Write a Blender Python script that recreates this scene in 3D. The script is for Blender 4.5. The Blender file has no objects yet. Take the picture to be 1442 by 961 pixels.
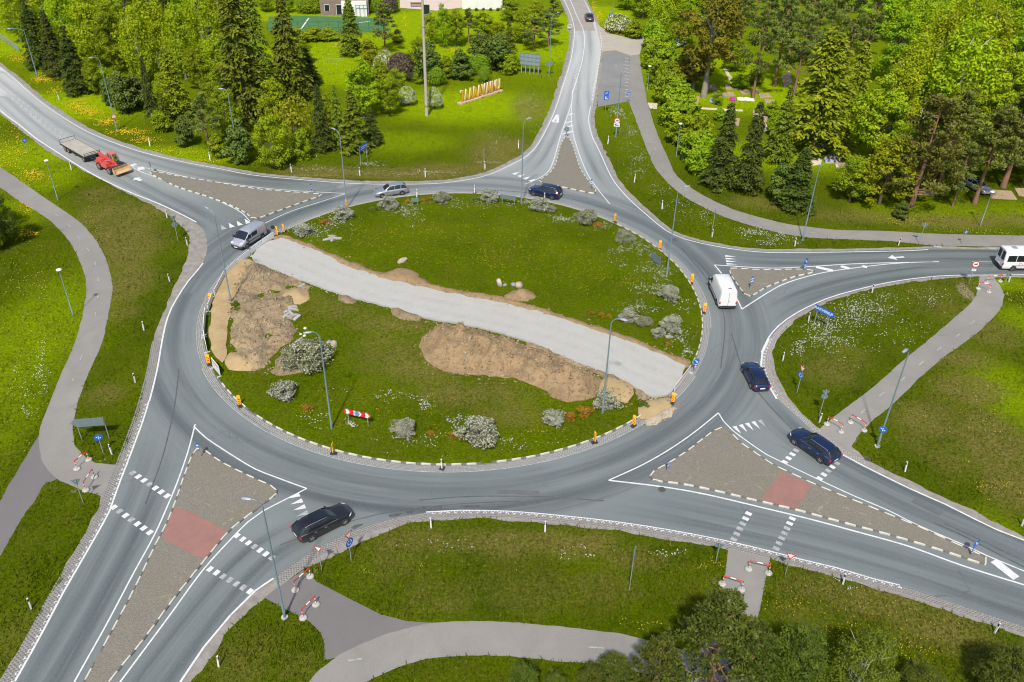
import bpy, bmesh, math, random
import numpy as np
from mathutils import Vector, Matrix
from mathutils.geometry import delaunay_2d_cdt

R_ = math.radians
SC = bpy.context.scene
COL = SC.collection

# ---------------------------------------------------------------- camera
CAM_H, PITCH, ROLL, FPX, IW, IH = 54.0, R_(34.745), R_(1.2375), 1245.0, 1442.0, 961.0
cam = bpy.data.cameras.new('camera')
cam.sensor_width = 36.0
cam.lens = 36.0 * FPX / IW
cam.clip_start, cam.clip_end = 1.0, 6000.0
camo = bpy.data.objects.new('camera', cam)
COL.objects.link(camo)
camo.matrix_world = Matrix.Translation((0, 0, CAM_H)) @ Matrix.Rotation(math.pi / 2 - PITCH, 4, 'X') @ Matrix.Rotation(ROLL, 4, 'Z')
SC.camera = camo

# ---------------------------------------------------------------- sky, sun, exposure
SUN_EL, SUN_AZ = R_(52), R_(188)          # azimuth of the sun, clockwise from +Y: behind the camera, a little to the left
world = bpy.data.worlds.new('World')
SC.world = world
world.use_nodes = True
wn = world.node_tree
sky = wn.nodes.new('ShaderNodeTexSky')
sky.sky_type = 'NISHITA'
sky.sun_disc = False
sky.sun_elevation = SUN_EL
sky.sun_rotation = SUN_AZ
sky.air_density, sky.dust_density, sky.ozone_density = 1.0, 2.5, 1.0
bg = wn.nodes['Background']
bg.inputs['Strength'].default_value = 0.10
wn.links.new(sky.outputs[0], bg.inputs['Color'])
sl = bpy.data.lights.new('sun', 'SUN')
sl.energy, sl.angle, sl.color = 3.3, R_(2.5), (1.0, 0.945, 0.85)
so = bpy.data.objects.new('sun', sl)
COL.objects.link(so)
sdir = Vector((math.sin(SUN_AZ) * math.cos(SUN_EL), math.cos(SUN_AZ) * math.cos(SUN_EL), math.sin(SUN_EL)))
so.rotation_euler = sdir.to_track_quat('Z', 'Y').to_euler()
so.location = (-30, -60, 120)
SC.view_settings.view_transform = 'Standard'
SC.view_settings.look = 'None'
SC.view_settings.exposure = 0.62
SC.view_settings.gamma = 1.0
SC.render.engine = 'CYCLES'
SC.cycles.use_denoising = True
SC.cycles.filter_width = 1.1
SC.cycles.max_bounces = 5
SC.cycles.diffuse_bounces = 2
SC.cycles.glossy_bounces = 2
SC.cycles.transmission_bounces = 3
SC.cycles.transparent_max_bounces = 6

# ---------------------------------------------------------------- survey helpers: the ground plan was measured from the photograph
CT, ST = math.cos(PITCH), math.sin(PITCH)
CR, SR = math.cos(ROLL), math.sin(ROLL)
AX = np.array([CR, SR * ST, SR * CT])                # camera right, up and forward axes in the world
AY = np.array([-SR, CR * ST, CR * CT])
AF = np.array([0.0, CT, -ST])


def G(px, py, z=0.0):
    """survey reading -> point of the site at height z"""
    d = AX * ((px - IW / 2) / FPX) - AY * ((py - IH / 2) / FPX) + AF
    t = (z - CAM_H) / d[2]
    return Vector((d[0] * t, d[1] * t, z))


def GP(pts, z=0.0):
    return [G(p[0], p[1], z) for p in pts]


def HT(bx, by, ty):
    """height of an upright thing standing at reading (bx, by) whose top reads ty"""
    P = np.array(G(bx, by)) - np.array([0, 0, CAM_H])
    k = -(ty - IH / 2) / FPX
    a0, b0, a1, b1 = P @ AY, P @ AF, AY[2], AF[2]
    return (k * b0 - a0) / (a1 - k * b1)


def MPP(px, py):
    """metres across per reading unit at a place"""
    P = np.array(G(px, py)) - np.array([0, 0, CAM_H])
    return float(P @ AF) / FPX


def heading(p, q):
    a, b = G(*p), G(*q)
    return math.atan2(b.y - a.y, b.x - a.x)


def cr(pts, step=1.0, closed=False):
    """smooth curve through points"""
    P = [Vector((p[0], p[1])) for p in pts]
    n = len(P)
    out = []
    rng = range(n if closed else n - 1)
    for i in rng:
        if closed:
            a, b, c, d = P[i - 1], P[i], P[(i + 1) % n], P[(i + 2) % n]
        else:
            b, c = P[i], P[i + 1]
            a = P[i - 1] if i else b * 2 - c
            d = P[i + 2] if i + 2 < n else c * 2 - b
        m = max(1, int((c - b).length / step))
        for k in range(m):
            t = k / m
            t2, t3 = t * t, t * t * t
            out.append(0.5 * ((2 * b) + (c - a) * t + (2 * a - 5 * b + 4 * c - d) * t2 + (3 * b - a - 3 * c + d) * t3))
    if not closed:
        out.append(P[-1])
    return out


def pip(poly, X, Y):
    inside = np.zeros(X.shape, bool)
    px = np.array([p[0] for p in poly]); py = np.array([p[1] for p in poly])
    m = (X >= px.min()) & (X <= px.max()) & (Y >= py.min()) & (Y <= py.max())
    x, y = X[m], Y[m]
    ins = np.zeros(x.shape, bool)
    j = len(px) - 1
    for i in range(len(px)):
        if py[i] != py[j]:
            c = ((py[i] > y) != (py[j] > y)) & (x < (px[j] - px[i]) * (y - py[i]) / (py[j] - py[i]) + px[i])
            ins ^= c
        j = i
    inside[m] = ins
    return inside


def pdist(line, X, Y):
    """distance from points to a polyline"""
    D = np.full(X.shape, 1e9)
    for a, b in zip(line[:-1], line[1:]):
        ax, ay, bx, by = a[0], a[1], b[0], b[1]
        dx, dy = bx - ax, by - ay
        L = dx * dx + dy * dy + 1e-9
        t = np.clip(((X - ax) * dx + (Y - ay) * dy) / L, 0, 1)
        D = np.minimum(D, np.hypot(X - ax - t * dx, Y - ay - t * dy))
    return D


def offset_line(line, d):
    out = []
    n = len(line)
    for i in range(n):
        a, b = line[max(0, i - 1)], line[min(n - 1, i + 1)]
        t = Vector((b[0] - a[0], b[1] - a[1]))
        t = t.normalized() if t.length > 1e-6 else Vector((1, 0))
        out.append(Vector((line[i][0] - t.y * d, line[i][1] + t.x * d)))
    return out


def resample(line, step):
    L = [0.0]
    for a, b in zip(line[:-1], line[1:]):
        L.append(L[-1] + math.hypot(b[0] - a[0], b[1] - a[1]))
    n = max(1, int(round(L[-1] / step)))
    xs = np.interp(np.linspace(0, L[-1], n + 1), L, [p[0] for p in line])
    ys = np.interp(np.linspace(0, L[-1], n + 1), L, [p[1] for p in line])
    return [Vector((x, y)) for x, y in zip(xs, ys)]


# ---------------------------------------------------------------- materials
MATS = {}


def nodes(name):
    m = bpy.data.materials.new(name)
    m.use_nodes = True
    nt = m.node_tree
    b = nt.nodes['Principled BSDF']
    return m, nt, b


def N(nt, typ, **kw):
    n = nt.nodes.new(typ)
    for k, v in kw.items():
        if k.startswith('i_'):
            n.inputs[k[2:].replace('_', ' ')].default_value = v
        else:
            setattr(n, k, v)
    return n


def mixc(nt, fac, a, b, blend='MIX'):
    n = nt.nodes.new('ShaderNodeMix')
    n.data_type = 'RGBA'
    n.blend_type = blend
    for s, v in ((n.inputs[0], fac), (n.inputs[6], a), (n.inputs[7], b)):
        if hasattr(v, 'is_linked'):
            nt.links.new(v, s)
        elif isinstance(v, (int, float)):
            s.default_value = v
        else:
            s.default_value = (*v, 1)
    return n.outputs[2]


def math_(nt, op, a, b=0.0, c=0.0):
    n = nt.nodes.new('ShaderNodeMath')
    n.operation = op
    for s, v in zip(n.inputs, (a, b, c)):
        if hasattr(v, 'is_linked'):
            nt.links.new(v, s)
        else:
            s.default_value = v
    return n.outputs[0]


def noise(nt, scale, detail=4.0, rough=0.6, vec=None, dist=0.0):
    n = N(nt, 'ShaderNodeTexNoise', i_Scale=scale, i_Detail=detail, i_Roughness=rough, i_Distortion=dist)
    if vec is not None:
        nt.links.new(vec, n.inputs['Vector'])
    return n.outputs['Fac']


def ramp(nt, fac, p0, p1):
    n = nt.nodes.new('ShaderNodeMapRange')
    n.inputs[1].default_value, n.inputs[2].default_value = p0, p1
    nt.links.new(fac, n.inputs[0])
    return n.outputs[0]


def bump(nt, b, height, strength, dist):
    n = N(nt, 'ShaderNodeBump', i_Strength=strength, i_Distance=dist)
    nt.links.new(height, n.inputs['Height'])
    nt.links.new(n.outputs[0], b.inputs['Normal'])


def mat(name, c, c2=None, scale=3.0, rough=0.7, metal=0.0, bmp=0.0, bscale=None, spec=0.4, coat=0.0, emit=None):
    """two colours mixed by noise, with relief"""
    if name in MATS:
        return MATS[name]
    m, nt, b = nodes(name)
    co = nt.nodes.new('ShaderNodeTexCoord').outputs['Object']
    c2 = c2 or tuple(x * 0.82 for x in c)
    f = ramp(nt, noise(nt, scale, 5.0, 0.65, co), 0.32, 0.68)
    nt.links.new(mixc(nt, f, c, c2), b.inputs['Base Color'])
    b.inputs['Roughness'].default_value = rough
    b.inputs['Metallic'].default_value = metal
    b.inputs['Specular IOR Level'].default_value = spec
    b.inputs['Coat Weight'].default_value = coat
    if coat:
        b.inputs['Coat Roughness'].default_value = 0.04
    if bmp:
        bump(nt, b, noise(nt, bscale or scale * 4, 4.0, 0.6, co), bmp, 0.05)
    MATS[name] = m
    return m


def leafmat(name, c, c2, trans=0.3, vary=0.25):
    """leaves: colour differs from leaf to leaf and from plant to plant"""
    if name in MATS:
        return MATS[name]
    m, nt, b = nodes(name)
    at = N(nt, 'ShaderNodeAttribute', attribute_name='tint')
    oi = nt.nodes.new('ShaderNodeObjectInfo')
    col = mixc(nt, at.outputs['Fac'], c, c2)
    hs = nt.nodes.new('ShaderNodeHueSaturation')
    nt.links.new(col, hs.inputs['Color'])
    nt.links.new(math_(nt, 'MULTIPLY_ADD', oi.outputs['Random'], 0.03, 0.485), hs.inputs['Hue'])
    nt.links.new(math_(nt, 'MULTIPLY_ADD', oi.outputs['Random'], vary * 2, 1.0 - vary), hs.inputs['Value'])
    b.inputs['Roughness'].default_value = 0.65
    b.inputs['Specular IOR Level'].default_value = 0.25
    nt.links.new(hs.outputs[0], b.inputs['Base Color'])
    tr = nt.nodes.new('ShaderNodeBsdfTranslucent')
    nt.links.new(hs.outputs[0], tr.inputs['Color'])
    mx = nt.nodes.new('ShaderNodeMixShader')
    mx.inputs[0].default_value = trans
    nt.links.new(b.outputs[0], mx.inputs[1])
    nt.links.new(tr.outputs[0], mx.inputs[2])
    nt.links.new(mx.outputs[0], nt.nodes['Material Output'].inputs['Surface'])
    MATS[name] = m
    return m


# ---------------------------------------------------------------- object helpers
def link(name, me, mats, parent=None, loc=None, rotz=None):
    o = bpy.data.objects.new(name, me)
    COL.objects.link(o)
    if me is not None and not me.materials:
        for m in (mats if isinstance(mats, (list, tuple)) else [mats]):
            me.materials.append(m)
    if parent:
        o.parent = parent
    if loc is not None:
        o.location = loc
    if rotz is not None:
        o.rotation_euler = (0, 0, rotz)
    return o


def tag(o, label=None, cat=None, group=None, kind=None):
    if label: o['label'] = label
    if cat: o['category'] = cat
    if group: o['group'] = group
    if kind: o['kind'] = kind
    return o


def thing(name, label, cat, loc, rotz=0.0, group=None):
    o = bpy.data.objects.new(name, None)
    COL.objects.link(o)
    o.empty_display_size = 0.3
    o.location = loc
    o.rotation_euler = (0, 0, rotz)
    return tag(o, label, cat, group)


def dup(root, loc, rotz=0.0, label=None, group=None, scale=None):
    r = root.copy()
    COL.objects.link(r)
    r.location, r.rotation_euler = loc, (0, 0, rotz)
    if scale is not None:
        r.scale = scale if hasattr(scale, '__len__') else (scale,) * 3
    if label: r['label'] = label
    if group: r['group'] = group
    for ch in list(root.children):
        c = ch.copy(); COL.objects.link(c); c.parent = r
        for g in list(ch.children):
            d = g.copy(); COL.objects.link(d); d.parent = c
    return r


def np_mesh(name, V, F, smooth=False):
    """mesh from arrays of equal-size faces"""
    V = np.asarray(V, np.float32); F = np.asarray(F, np.int32)
    me = bpy.data.meshes.new(name)
    k = F.shape[1]
    me.vertices.add(len(V)); me.vertices.foreach_set('co', V.ravel())
    me.loops.add(F.size); me.loops.foreach_set('vertex_index', F.ravel())
    me.polygons.add(len(F))
    me.polygons.foreach_set('loop_start', np.arange(0, F.size, k, dtype=np.int32))
    me.polygons.foreach_set('loop_total', np.full(len(F), k, np.int32))
    if smooth:
        me.polygons.foreach_set('use_smooth', np.ones(len(F), bool))
    me.update(calc_edges=True)
    me.validate()
    return me


def set_attr(me, name, arr, domain='POINT'):
    a = me.attributes.new(name, 'FLOAT', domain)
    a.data.foreach_set('value', np.asarray(arr, np.float32))


class MB:
    """collects solids and links them as one mesh"""
    def __init__(s):
        s.v, s.f, s.m, s.sm = [], [], [], []

    def add(s, v, f, mi=0, smooth=False):
        o = len(s.v)
        s.v += [tuple(x) for x in v]
        s.f += [tuple(i + o for i in q) for q in f]
        s.m += [mi] * len(f); s.sm += [smooth] * len(f)
        return s

    def box(s, c, d, mi=0, rz=0.0, M=None, taper=1.0):
        x, y, z = d[0] / 2, d[1] / 2, d[2] / 2
        v = [Vector((sx * x * (taper if sz > 0 else 1), sy * y * (taper if sz > 0 else 1), sz * z)) for sz in (-1, 1) for sx, sy in ((-1, -1), (1, -1), (1, 1), (-1, 1))]
        if M is not None:
            v = [M @ p for p in v]
        elif rz:
            v = [Matrix.Rotation(rz, 3, 'Z') @ p for p in v]
        v = [p + Vector(c) for p in v]
        return s.add(v, [(3, 2, 1, 0), (4, 5, 6, 7), (0, 1, 5, 4), (1, 2, 6, 5), (2, 3, 7, 6), (3, 0, 4, 7)], mi)

    def tube(s, pts, rad, n=8, mi=0, cap=True, smooth=True):
        pts = [Vector(p) for p in pts]
        rs = rad if hasattr(rad, '__len__') else [rad] * len(pts)
        v, f = [], []
        for i, p in enumerate(pts):
            t = (pts[min(i + 1, len(pts) - 1)] - pts[max(i - 1, 0)])
            t = t.normalized() if t.length > 1e-9 else Vector((0, 0, 1))
            u = t.cross(Vector((0.0123, 1, 0.02) if abs(t.y) < 0.9 else (1, 0.01, 0.02))).normalized()
            w = t.cross(u)
            for k in range(n):
                a = 2 * math.pi * k / n
                v.append(p + (u * math.cos(a) + w * math.sin(a)) * rs[i])
        for i in range(len(pts) - 1):
            for k in range(n):
                f.append((i * n + k, i * n + (k + 1) % n, (i + 1) * n + (k + 1) % n, (i + 1) * n + k))
        s.add(v, f, mi, smooth)
        if cap:
            s.add([v[k] for k in range(n)], [tuple(range(n))[::-1]], mi)
            s.add([v[(len(pts) - 1) * n + k] for k in range(n)], [tuple(range(n))], mi)
        return s

    def prism(s, poly, z0, z1, mi=0, M=None):
        """extrude a convex or simple outline"""
        n = len(poly)
        v = [Vector((p[0], p[1], z0)) for p in poly] + [Vector((p[0], p[1], z1)) for p in poly]
        if M is not None:
            v = [M @ p for p in v]
        return s.add(v, [tuple(range(n))[::-1], tuple(range(n, 2 * n))] + [(i, (i + 1) % n, n + (i + 1) % n, n + i) for i in range(n)], mi)

    def loft(s, rings, mi=0, cap=True, smooth=True, closed=True):
        n = len(rings[0])
        v = [p for r in rings for p in r]
        f = []
        for i in range(len(rings) - 1):
            for k in range(n if closed else n - 1):
                f.append((i * n + k, i * n + (k + 1) % n, (i + 1) * n + (k + 1) % n, (i + 1) * n + k))
        s.add(v, f, mi, smooth)
        if cap:
            s.add(rings[0], [tuple(range(n))[::-1]], mi)
            s.add(rings[-1], [tuple(range(n))], mi)
        return s

    def mesh(s, name):
        me = bpy.data.meshes.new(name)
        me.from_pydata(s.v, [], s.f)
        me.polygons.foreach_set('material_index', s.m)
        me.polygons.foreach_set('use_smooth', s.sm)
        me.update()
        return me

    def build(s, name, mats, parent=None, loc=None, rotz=None, fix=False):
        me = s.mesh(name)
        if fix:
            bm = bmesh.new(); bm.from_mesh(me)
            bmesh.ops.remove_doubles(bm, verts=bm.verts, dist=1e-4)
            bmesh.ops.recalc_face_normals(bm, faces=bm.faces)
            bm.to_mesh(me); bm.free()
        return link(name, me, mats, parent, loc, rotz)


def sheet(name, outline, m, z, parent=None, skirt=0.0, inner_step=None, zfun=None, attrs=None, kind='structure'):
    """flat or moulded sheet over an outline (world xy), with inner points when it needs them"""
    pts = [Vector((p[0], p[1])) for p in outline]
    if (pts[0] - pts[-1]).length < 1e-4:
        pts.pop()
    nb = len(pts)
    verts = list(pts)
    if inner_step:
        xs = np.array([p.x for p in pts]); ys = np.array([p.y for p in pts])
        gx = np.arange(xs.min(), xs.max(), inner_step) + inner_step / 2
        gy = np.arange(ys.min(), ys.max(), inner_step) + inner_step / 2
        X, Y = np.meshgrid(gx, gy)
        X[::2] += inner_step * 0.45
        ok = pip(pts, X, Y) & (pdist(pts + [pts[0]], X, Y) > inner_step * 0.45)
        verts += [Vector((x, y)) for x, y in zip(X[ok], Y[ok])]
    ov, oe, of, *_ = delaunay_2d_cdt(verts, [], [list(range(nb))], 1, 1e-5)
    V = np.array([(v[0], v[1], z) for v in ov], np.float32)
    if zfun is not None:
        V[:, 2] = z + zfun(V[:, 0].astype(float), V[:, 1].astype(float))
    me = bpy.data.meshes.new(name)
    fs = [tuple(f) for f in of]
    vs = [tuple(v) for v in V]
    if skirt:
        o = len(vs)
        ring = [(p.x, p.y) for p in pts]
        near = {}
        for i in range(nb):
            vs.append((ring[i][0], ring[i][1], z)); vs.append((ring[i][0], ring[i][1], z - skirt))
        ar = sum(ring[i - 1][0] * ring[i][1] - ring[i][0] * ring[i - 1][1] for i in range(nb))
        for i in range(nb):
            a, b = o + 2 * i, o + 2 * ((i + 1) % nb)
            q = (a, a + 1, b + 1, b) if ar > 0 else (b, b + 1, a + 1, a)
            fs.append(q)
    me.from_pydata(vs, [], fs)
    if zfun is not None:
        me.polygons.foreach_set('use_smooth', [True] * len(me.polygons))
    me.update()
    # make all top faces look up
    bm = bmesh.new(); bm.from_mesh(me)
    for f in bm.faces:
        if abs(f.normal.z) > 0.05 and f.normal.z < 0:
            f.normal_flip()
    bm.to_mesh(me); bm.free()
    if attrs:
        co = np.empty(len(me.vertices) * 3, np.float32)
        me.vertices.foreach_get('co', co); co = co.reshape(-1, 3).astype(float)
        for k, fn in attrs.items():
            set_attr(me, k, fn(co[:, 0], co[:, 1]))
    o = link(name, me, m, parent)
    if kind:
        o['kind'] = kind
    return o


def ribbon_mesh(line, w, z):
    a, b = offset_line(line, w / 2), offset_line(line, -w / 2)
    n = len(line)
    V = [(p.x, p.y, z) for p in a] + [(p.x, p.y, z) for p in b]
    return V, [(n + i, n + i + 1, i + 1, i) for i in range(n - 1)]


def vnoise(X, Y, scale, seed=0):
    """smooth value noise for moulding the site"""
    r = np.random.RandomState(seed)
    T = r.rand(64, 64)
    x, y = X / scale, Y / scale
    xi, yi = np.floor(x).astype(int), np.floor(y).astype(int)
    fx, fy = x - xi, y - yi
    fx, fy = fx * fx * (3 - 2 * fx), fy * fy * (3 - 2 * fy)
    g = lambda i, j: T[i % 64, j % 64]
    return (g(xi, yi) * (1 - fx) + g(xi + 1, yi) * fx) * (1 - fy) + (g(xi, yi + 1) * (1 - fx) + g(xi + 1, yi + 1) * fx) * fy
# ================================================================ ground plan (survey readings)
CEN, RAD = Vector((-6.459, 86.06)), 27.81           # centre and radius of the roundabout island
NWN = [(-60, 42), (0, 88.6), (25, 107), (62, 138.5), (100, 165), (140, 187), (187, 205), (225, 216), (275, 227), (324.5, 236), (360, 243), (435, 250), (510, 255), (585, 255.5), (622, 254), (655, 249.5), (684.5, 242.5), (720, 226), (735, 217), (750, 200), (770, 162), (785, 120), (797, 82), (802, 47), (800, 30), (795, 15), (788, 0), (775, -22)]
NE_ = [(812, -22), (827, 0), (837, 20), (845, 37.5), (848, 52), (850, 72), (847, 100), (842, 135), (838.6, 155), (837, 170), (842, 192), (852, 212), (865, 240), (875, 257.5), (895, 280), (920, 302), (944.7, 322), (970, 333.6), (1007, 342), (1044.6, 348), (1079.6, 351), (1130, 351), (1205, 350), (1275, 348.6), (1302, 347), (1354.7, 348), (1440, 349), (1500, 350)]
ESE_G = [(1500, 391), (1440, 391), (1400, 391), (1370, 390), (1342, 392), (1305, 395), (1255, 402), (1205, 413.6), (1167, 426), (1130, 445), (1105, 463.5), (1095, 478.5), (1088, 495), (1088.7, 507.5), (1094, 530), (1107.5, 557.5), (1125, 580), (1147.5, 600), (1155, 604), (1200, 630), (1220, 647), (1255, 666), (1292, 682), (1330, 702), (1367, 718), (1405, 738), (1442, 757), (1500, 785)]
S_G = [(1500, 915), (1440, 895), (1380, 875), (1330, 858.5), (1280, 842), (1230, 827), (1190, 816), (1130, 801), (1080, 787), (1027, 776), (945, 760), (870, 749), (782, 739), (720, 732), (660, 730), (610, 732), (572, 739), (535, 754), (505, 766), (465, 785), (435, 797), (420, 806), (375, 842), (360, 852), (337, 870), (312, 900), (294.6, 934.7), (269.6, 960), (245, 1000)]
W_G = [(-30, 1000), (0, 955), (15, 932), (50, 875), (75, 832), (112, 765), (137, 720), (143, 697), (167, 652), (180, 625), (194.7, 580), (207, 530), (214.7, 480), (225, 452), (240, 415), (257, 380), (266, 347), (262, 327), (247, 310), (225, 295), (175, 270), (117, 240), (110, 235), (82, 222), (50, 200), (25, 180), (0, 160), (-60, 105)]
ESE_A = [(1500, 388), (1400, 389), (1342, 389.5), (1305, 392), (1255, 399), (1205, 410.5), (1165, 422.5), (1125, 441.5), (1099, 460), (1084, 478), (1075, 497), (1073, 515), (1080, 537), (1095, 562), (1115, 580), (1142, 605), (1162, 622), (1187, 640), (1215, 655), (1280, 687), (1330, 709), (1352, 720), (1405, 746), (1442, 760), (1500, 790)]
S_A = [(1500, 905), (1440, 882), (1380, 862), (1330, 845), (1267, 825), (1230, 816), (1180, 801), (1130, 789), (1080, 776), (1020, 762), (945, 747.5), (870, 736), (795, 727.5), (720, 721), (647, 719.5), (600, 722), (560, 729), (525, 738), (487, 752), (447, 772), (410, 797), (385, 815), (360, 832), (324.5, 867), (287, 912), (254.6, 960), (230, 1000)]
W_A = [(-5, 1000), (20, 960), (62, 885), (87, 837), (120, 780), (153.5, 720), (165, 687), (185, 635), (204.7, 580), (219.7, 522), (227, 480), (235, 447), (247, 422), (265, 395), (285, 371), (292, 350), (288, 328), (275, 314), (225, 289), (187, 274), (150, 257), (120, 241), (82, 217), (50, 196), (25, 176), (0, 157), (-60, 102)]

W2 = lambda pts: [Vector((p.x, p.y)) for p in GP(pts)]
SM = lambda pts, st=1.5: cr(W2(pts), st)
gNWN, gNE, gESE, gS, gW = SM(NWN), SM(NE_), SM(ESE_G), SM(S_G), SM(W_G)
aNWN, aNE = offset_line(gNWN, -0.7), offset_line(gNE, -0.6)
aESE, aS, aW = SM(ESE_A), SM(S_A), SM(W_A)


def rag(poly, amp, sd=1, step=0.5):
    """grass creeps over an edge unevenly"""
    L = resample(list(poly) + [poly[0]], step)[:-1]
    X = np.array([p.x for p in L]); Y = np.array([p.y for p in L])
    a = amp * ((vnoise(X, Y, 1.3, sd) - .5) * 2 + (vnoise(X, Y, 0.5, sd + 1) - .5) * 1.2)
    O = offset_line(L + [L[0]], 1.0)[:-1]
    return [p + (o - p) * float(k) for p, o, k in zip(L, O, a)]


VERGE = rag(gNWN + gNE + gESE + gS + gW, 0.16)
ASPH = aNWN + aNE + aESE + aS + aW

path_w_l = [(-40, 238), (0, 264), (25, 282), (62, 305), (85, 325), (102, 347), (115, 375), (122, 405), (117, 440), (106, 480), (87, 525), (70, 567), (57, 600), (54, 620), (57, 645), (68, 662), (82, 676), (120, 692), (143.5, 699), (156, 702)]
path_w_r = [(-40, 212), (7, 240), (50, 270), (87, 295), (117, 317), (140, 347), (152, 372), (158.5, 405), (152, 445), (145, 480), (125, 525), (107, 575), (102, 600), (105, 627), (117, 642), (135, 652), (167, 656), (180, 656)]
PATH_W = SM(path_w_l) + SM(path_w_r)[::-1]
PATH_W2 = SM([(56, 612), (41, 635), (0, 705), (-40, 775)]) + SM([(-40, 845), (0, 784), (37, 720), (50, 705), (62, 682), (82, 675)])
PATH_S1 = W2([(385, 832), (427, 803), (447, 820), (485, 840), (535, 865), (572, 875), (600, 877), (640, 878), (600, 884), (545, 900), (478, 926), (457, 930), (457, 906), (452, 892), (435, 875), (400, 857), (372, 842)])
path_s_t = [(435, 962), (448, 945), (478, 922), (545, 892), (600, 878), (660, 875), (720, 877), (795, 883.5), (870, 892), (912, 902), (960, 915), (1010, 932), (1060, 955)]
path_s_b = [(500, 975), (517, 960), (560, 940), (597, 928.5), (647, 923.5), (720, 925), (795, 932), (845, 935), (910, 950), (960, 965), (1010, 985)]
PATH_S2 = SM([(405, 1000), (420, 980)] + path_s_t) + SM(path_s_b)[::-1]
PATH_S3 = W2([(1026, 770), (1022, 802), (1017, 830), (1008, 865), (995, 900), (975, 935), (1010, 960), (1040, 930), (1058, 895), (1069.5, 862), (1077, 820), (1085, 784)])
path_e_l = [(1380, 384), (1378, 400), (1374, 418), (1362, 432), (1330, 460), (1306, 480), (1270, 510), (1230, 545), (1187, 577), (1155, 604), (1140, 612)]
path_e_r = [(1399, 384), (1402, 395), (1409, 403), (1414.5, 415), (1412, 430), (1394.6, 452), (1362, 480), (1330, 502.5), (1292, 535), (1260, 567), (1230, 592), (1212, 610), (1200, 627), (1195, 640)]
PATH_E = SM(path_e_l) + SM(path_e_r)[::-1]
path_n_l = [(884, 60), (886, 77), (886, 105), (886, 142), (892, 160), (905, 195), (920, 232), (924.7, 240), (940, 257), (960, 275), (987, 290), (1020, 306), (1080, 324), (1130, 334), (1180, 337), (1255, 340), (1302, 345), (1354, 347), (1440, 348), (1500, 349)]
path_n_r = [(902, 58), (900, 70), (903.5, 100), (910, 137), (915, 155), (925, 187), (944.7, 232), (949, 242), (965, 259), (994.6, 277.5), (1032, 295), (1080, 309), (1117, 317), (1180, 324), (1255, 326), (1330, 330), (1440, 332), (1500, 333)]
PATH_N = SM(path_n_l) + SM(path_n_r)[::-1]
PATH_W, PATH_W2, PATH_S2, PATH_E, PATH_N = (rag(p, 0.05, 3 + k) for k, p in enumerate((PATH_W, PATH_W2, PATH_S2, PATH_E, PATH_N)))
LAYBY = W2([(838, 30), (845, 37.5), (860, 47.5), (880, 52.5), (905, 54), (925, 54), (925, 58), (904, 64), (901, 77), (886, 79), (867, 74), (848, 74)])
PARK = W2([(850, 72.5), (867, 71), (886, 77.5), (886, 143), (842, 151), (841, 140), (847, 100)])

LANES = [[(60, 961), (130, 840), (193, 720), (224, 637), (245, 560), (262, 480)],
         [(215, 961), (300, 850), (365, 780), (440, 740), (520, 705), (640, 690)],
         [(640, 690), (760, 692), (900, 712), (1080, 748), (1250, 790), (1442, 853)],
         [(1442, 775), (1250, 690), (1150, 635), (1085, 580), (1045, 520), (1030, 460)],
         [(1442, 378), (1300, 382), (1180, 402), (1100, 432), (1060, 470), (1045, 510)],
         [(1442, 360), (1280, 360), (1120, 366), (1020, 360), (960, 340)],
         [(815, 0), (825, 60), (822, 120), (825, 180), (850, 245), (900, 305), (960, 345)],
         [(800, 0), (815, 60), (800, 110), (783, 170), (755, 225), (720, 250), (650, 262)],
         [(0, 105), (100, 180), (200, 222), (330, 250), (480, 262), (600, 262)],
         [(0, 140), (80, 205), (180, 255), (260, 295), (310, 330), (290, 380), (262, 440)]]
LANEW = [SM(l, 2.0) for l in LANES]


def lane_coords(X, Y):
    """distance from the middle of the nearest traffic lane and run along it"""
    D = np.full(X.shape, 99.0); S = np.zeros(X.shape)
    for n, l in enumerate(LANEW):
        s0 = 40.0 * n
        for a, b in zip(l[:-1], l[1:]):
            dx, dy = b[0] - a[0], b[1] - a[1]
            L = math.hypot(dx, dy) + 1e-9
            t = np.clip(((X - a[0]) * dx + (Y - a[1]) * dy) / (L * L), 0, 1)
            ex, ey = X - a[0] - t * dx, Y - a[1] - t * dy
            d = np.hypot(ex, ey) * np.where(dx * ey - dy * ex >= 0, 1, -1)
            k = np.abs(d) < np.abs(D)
            D = np.where(k, d, D); S = np.where(k, s0 + t * L, S)
            s0 += L
    return D, S


def lane_w(X, Y):
    """how much the wheel tracks of an arm show: not outside its lane nor on the ring"""
    d = np.abs(lane_coords(X, Y)[0]); r = np.hypot(X - CEN.x, Y - CEN.y)
    return np.clip((2.9 - d) / 1.3, 0, 1) * np.clip((r - RAD - 7.0) / 6.0, 0, 1)


def far_sunlit(X, Y):
    """paler surface of the two far arms, lightened further to imitate sunlight"""
    n = np.clip((Y - 108) / 55, 0, 1) * (np.abs(X - 15) < 40)
    w = np.clip((-X - 38) / 55, 0, 1) * (Y > 95)
    return np.clip(np.maximum(n, w) ** 0.8, 0, 1)


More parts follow.
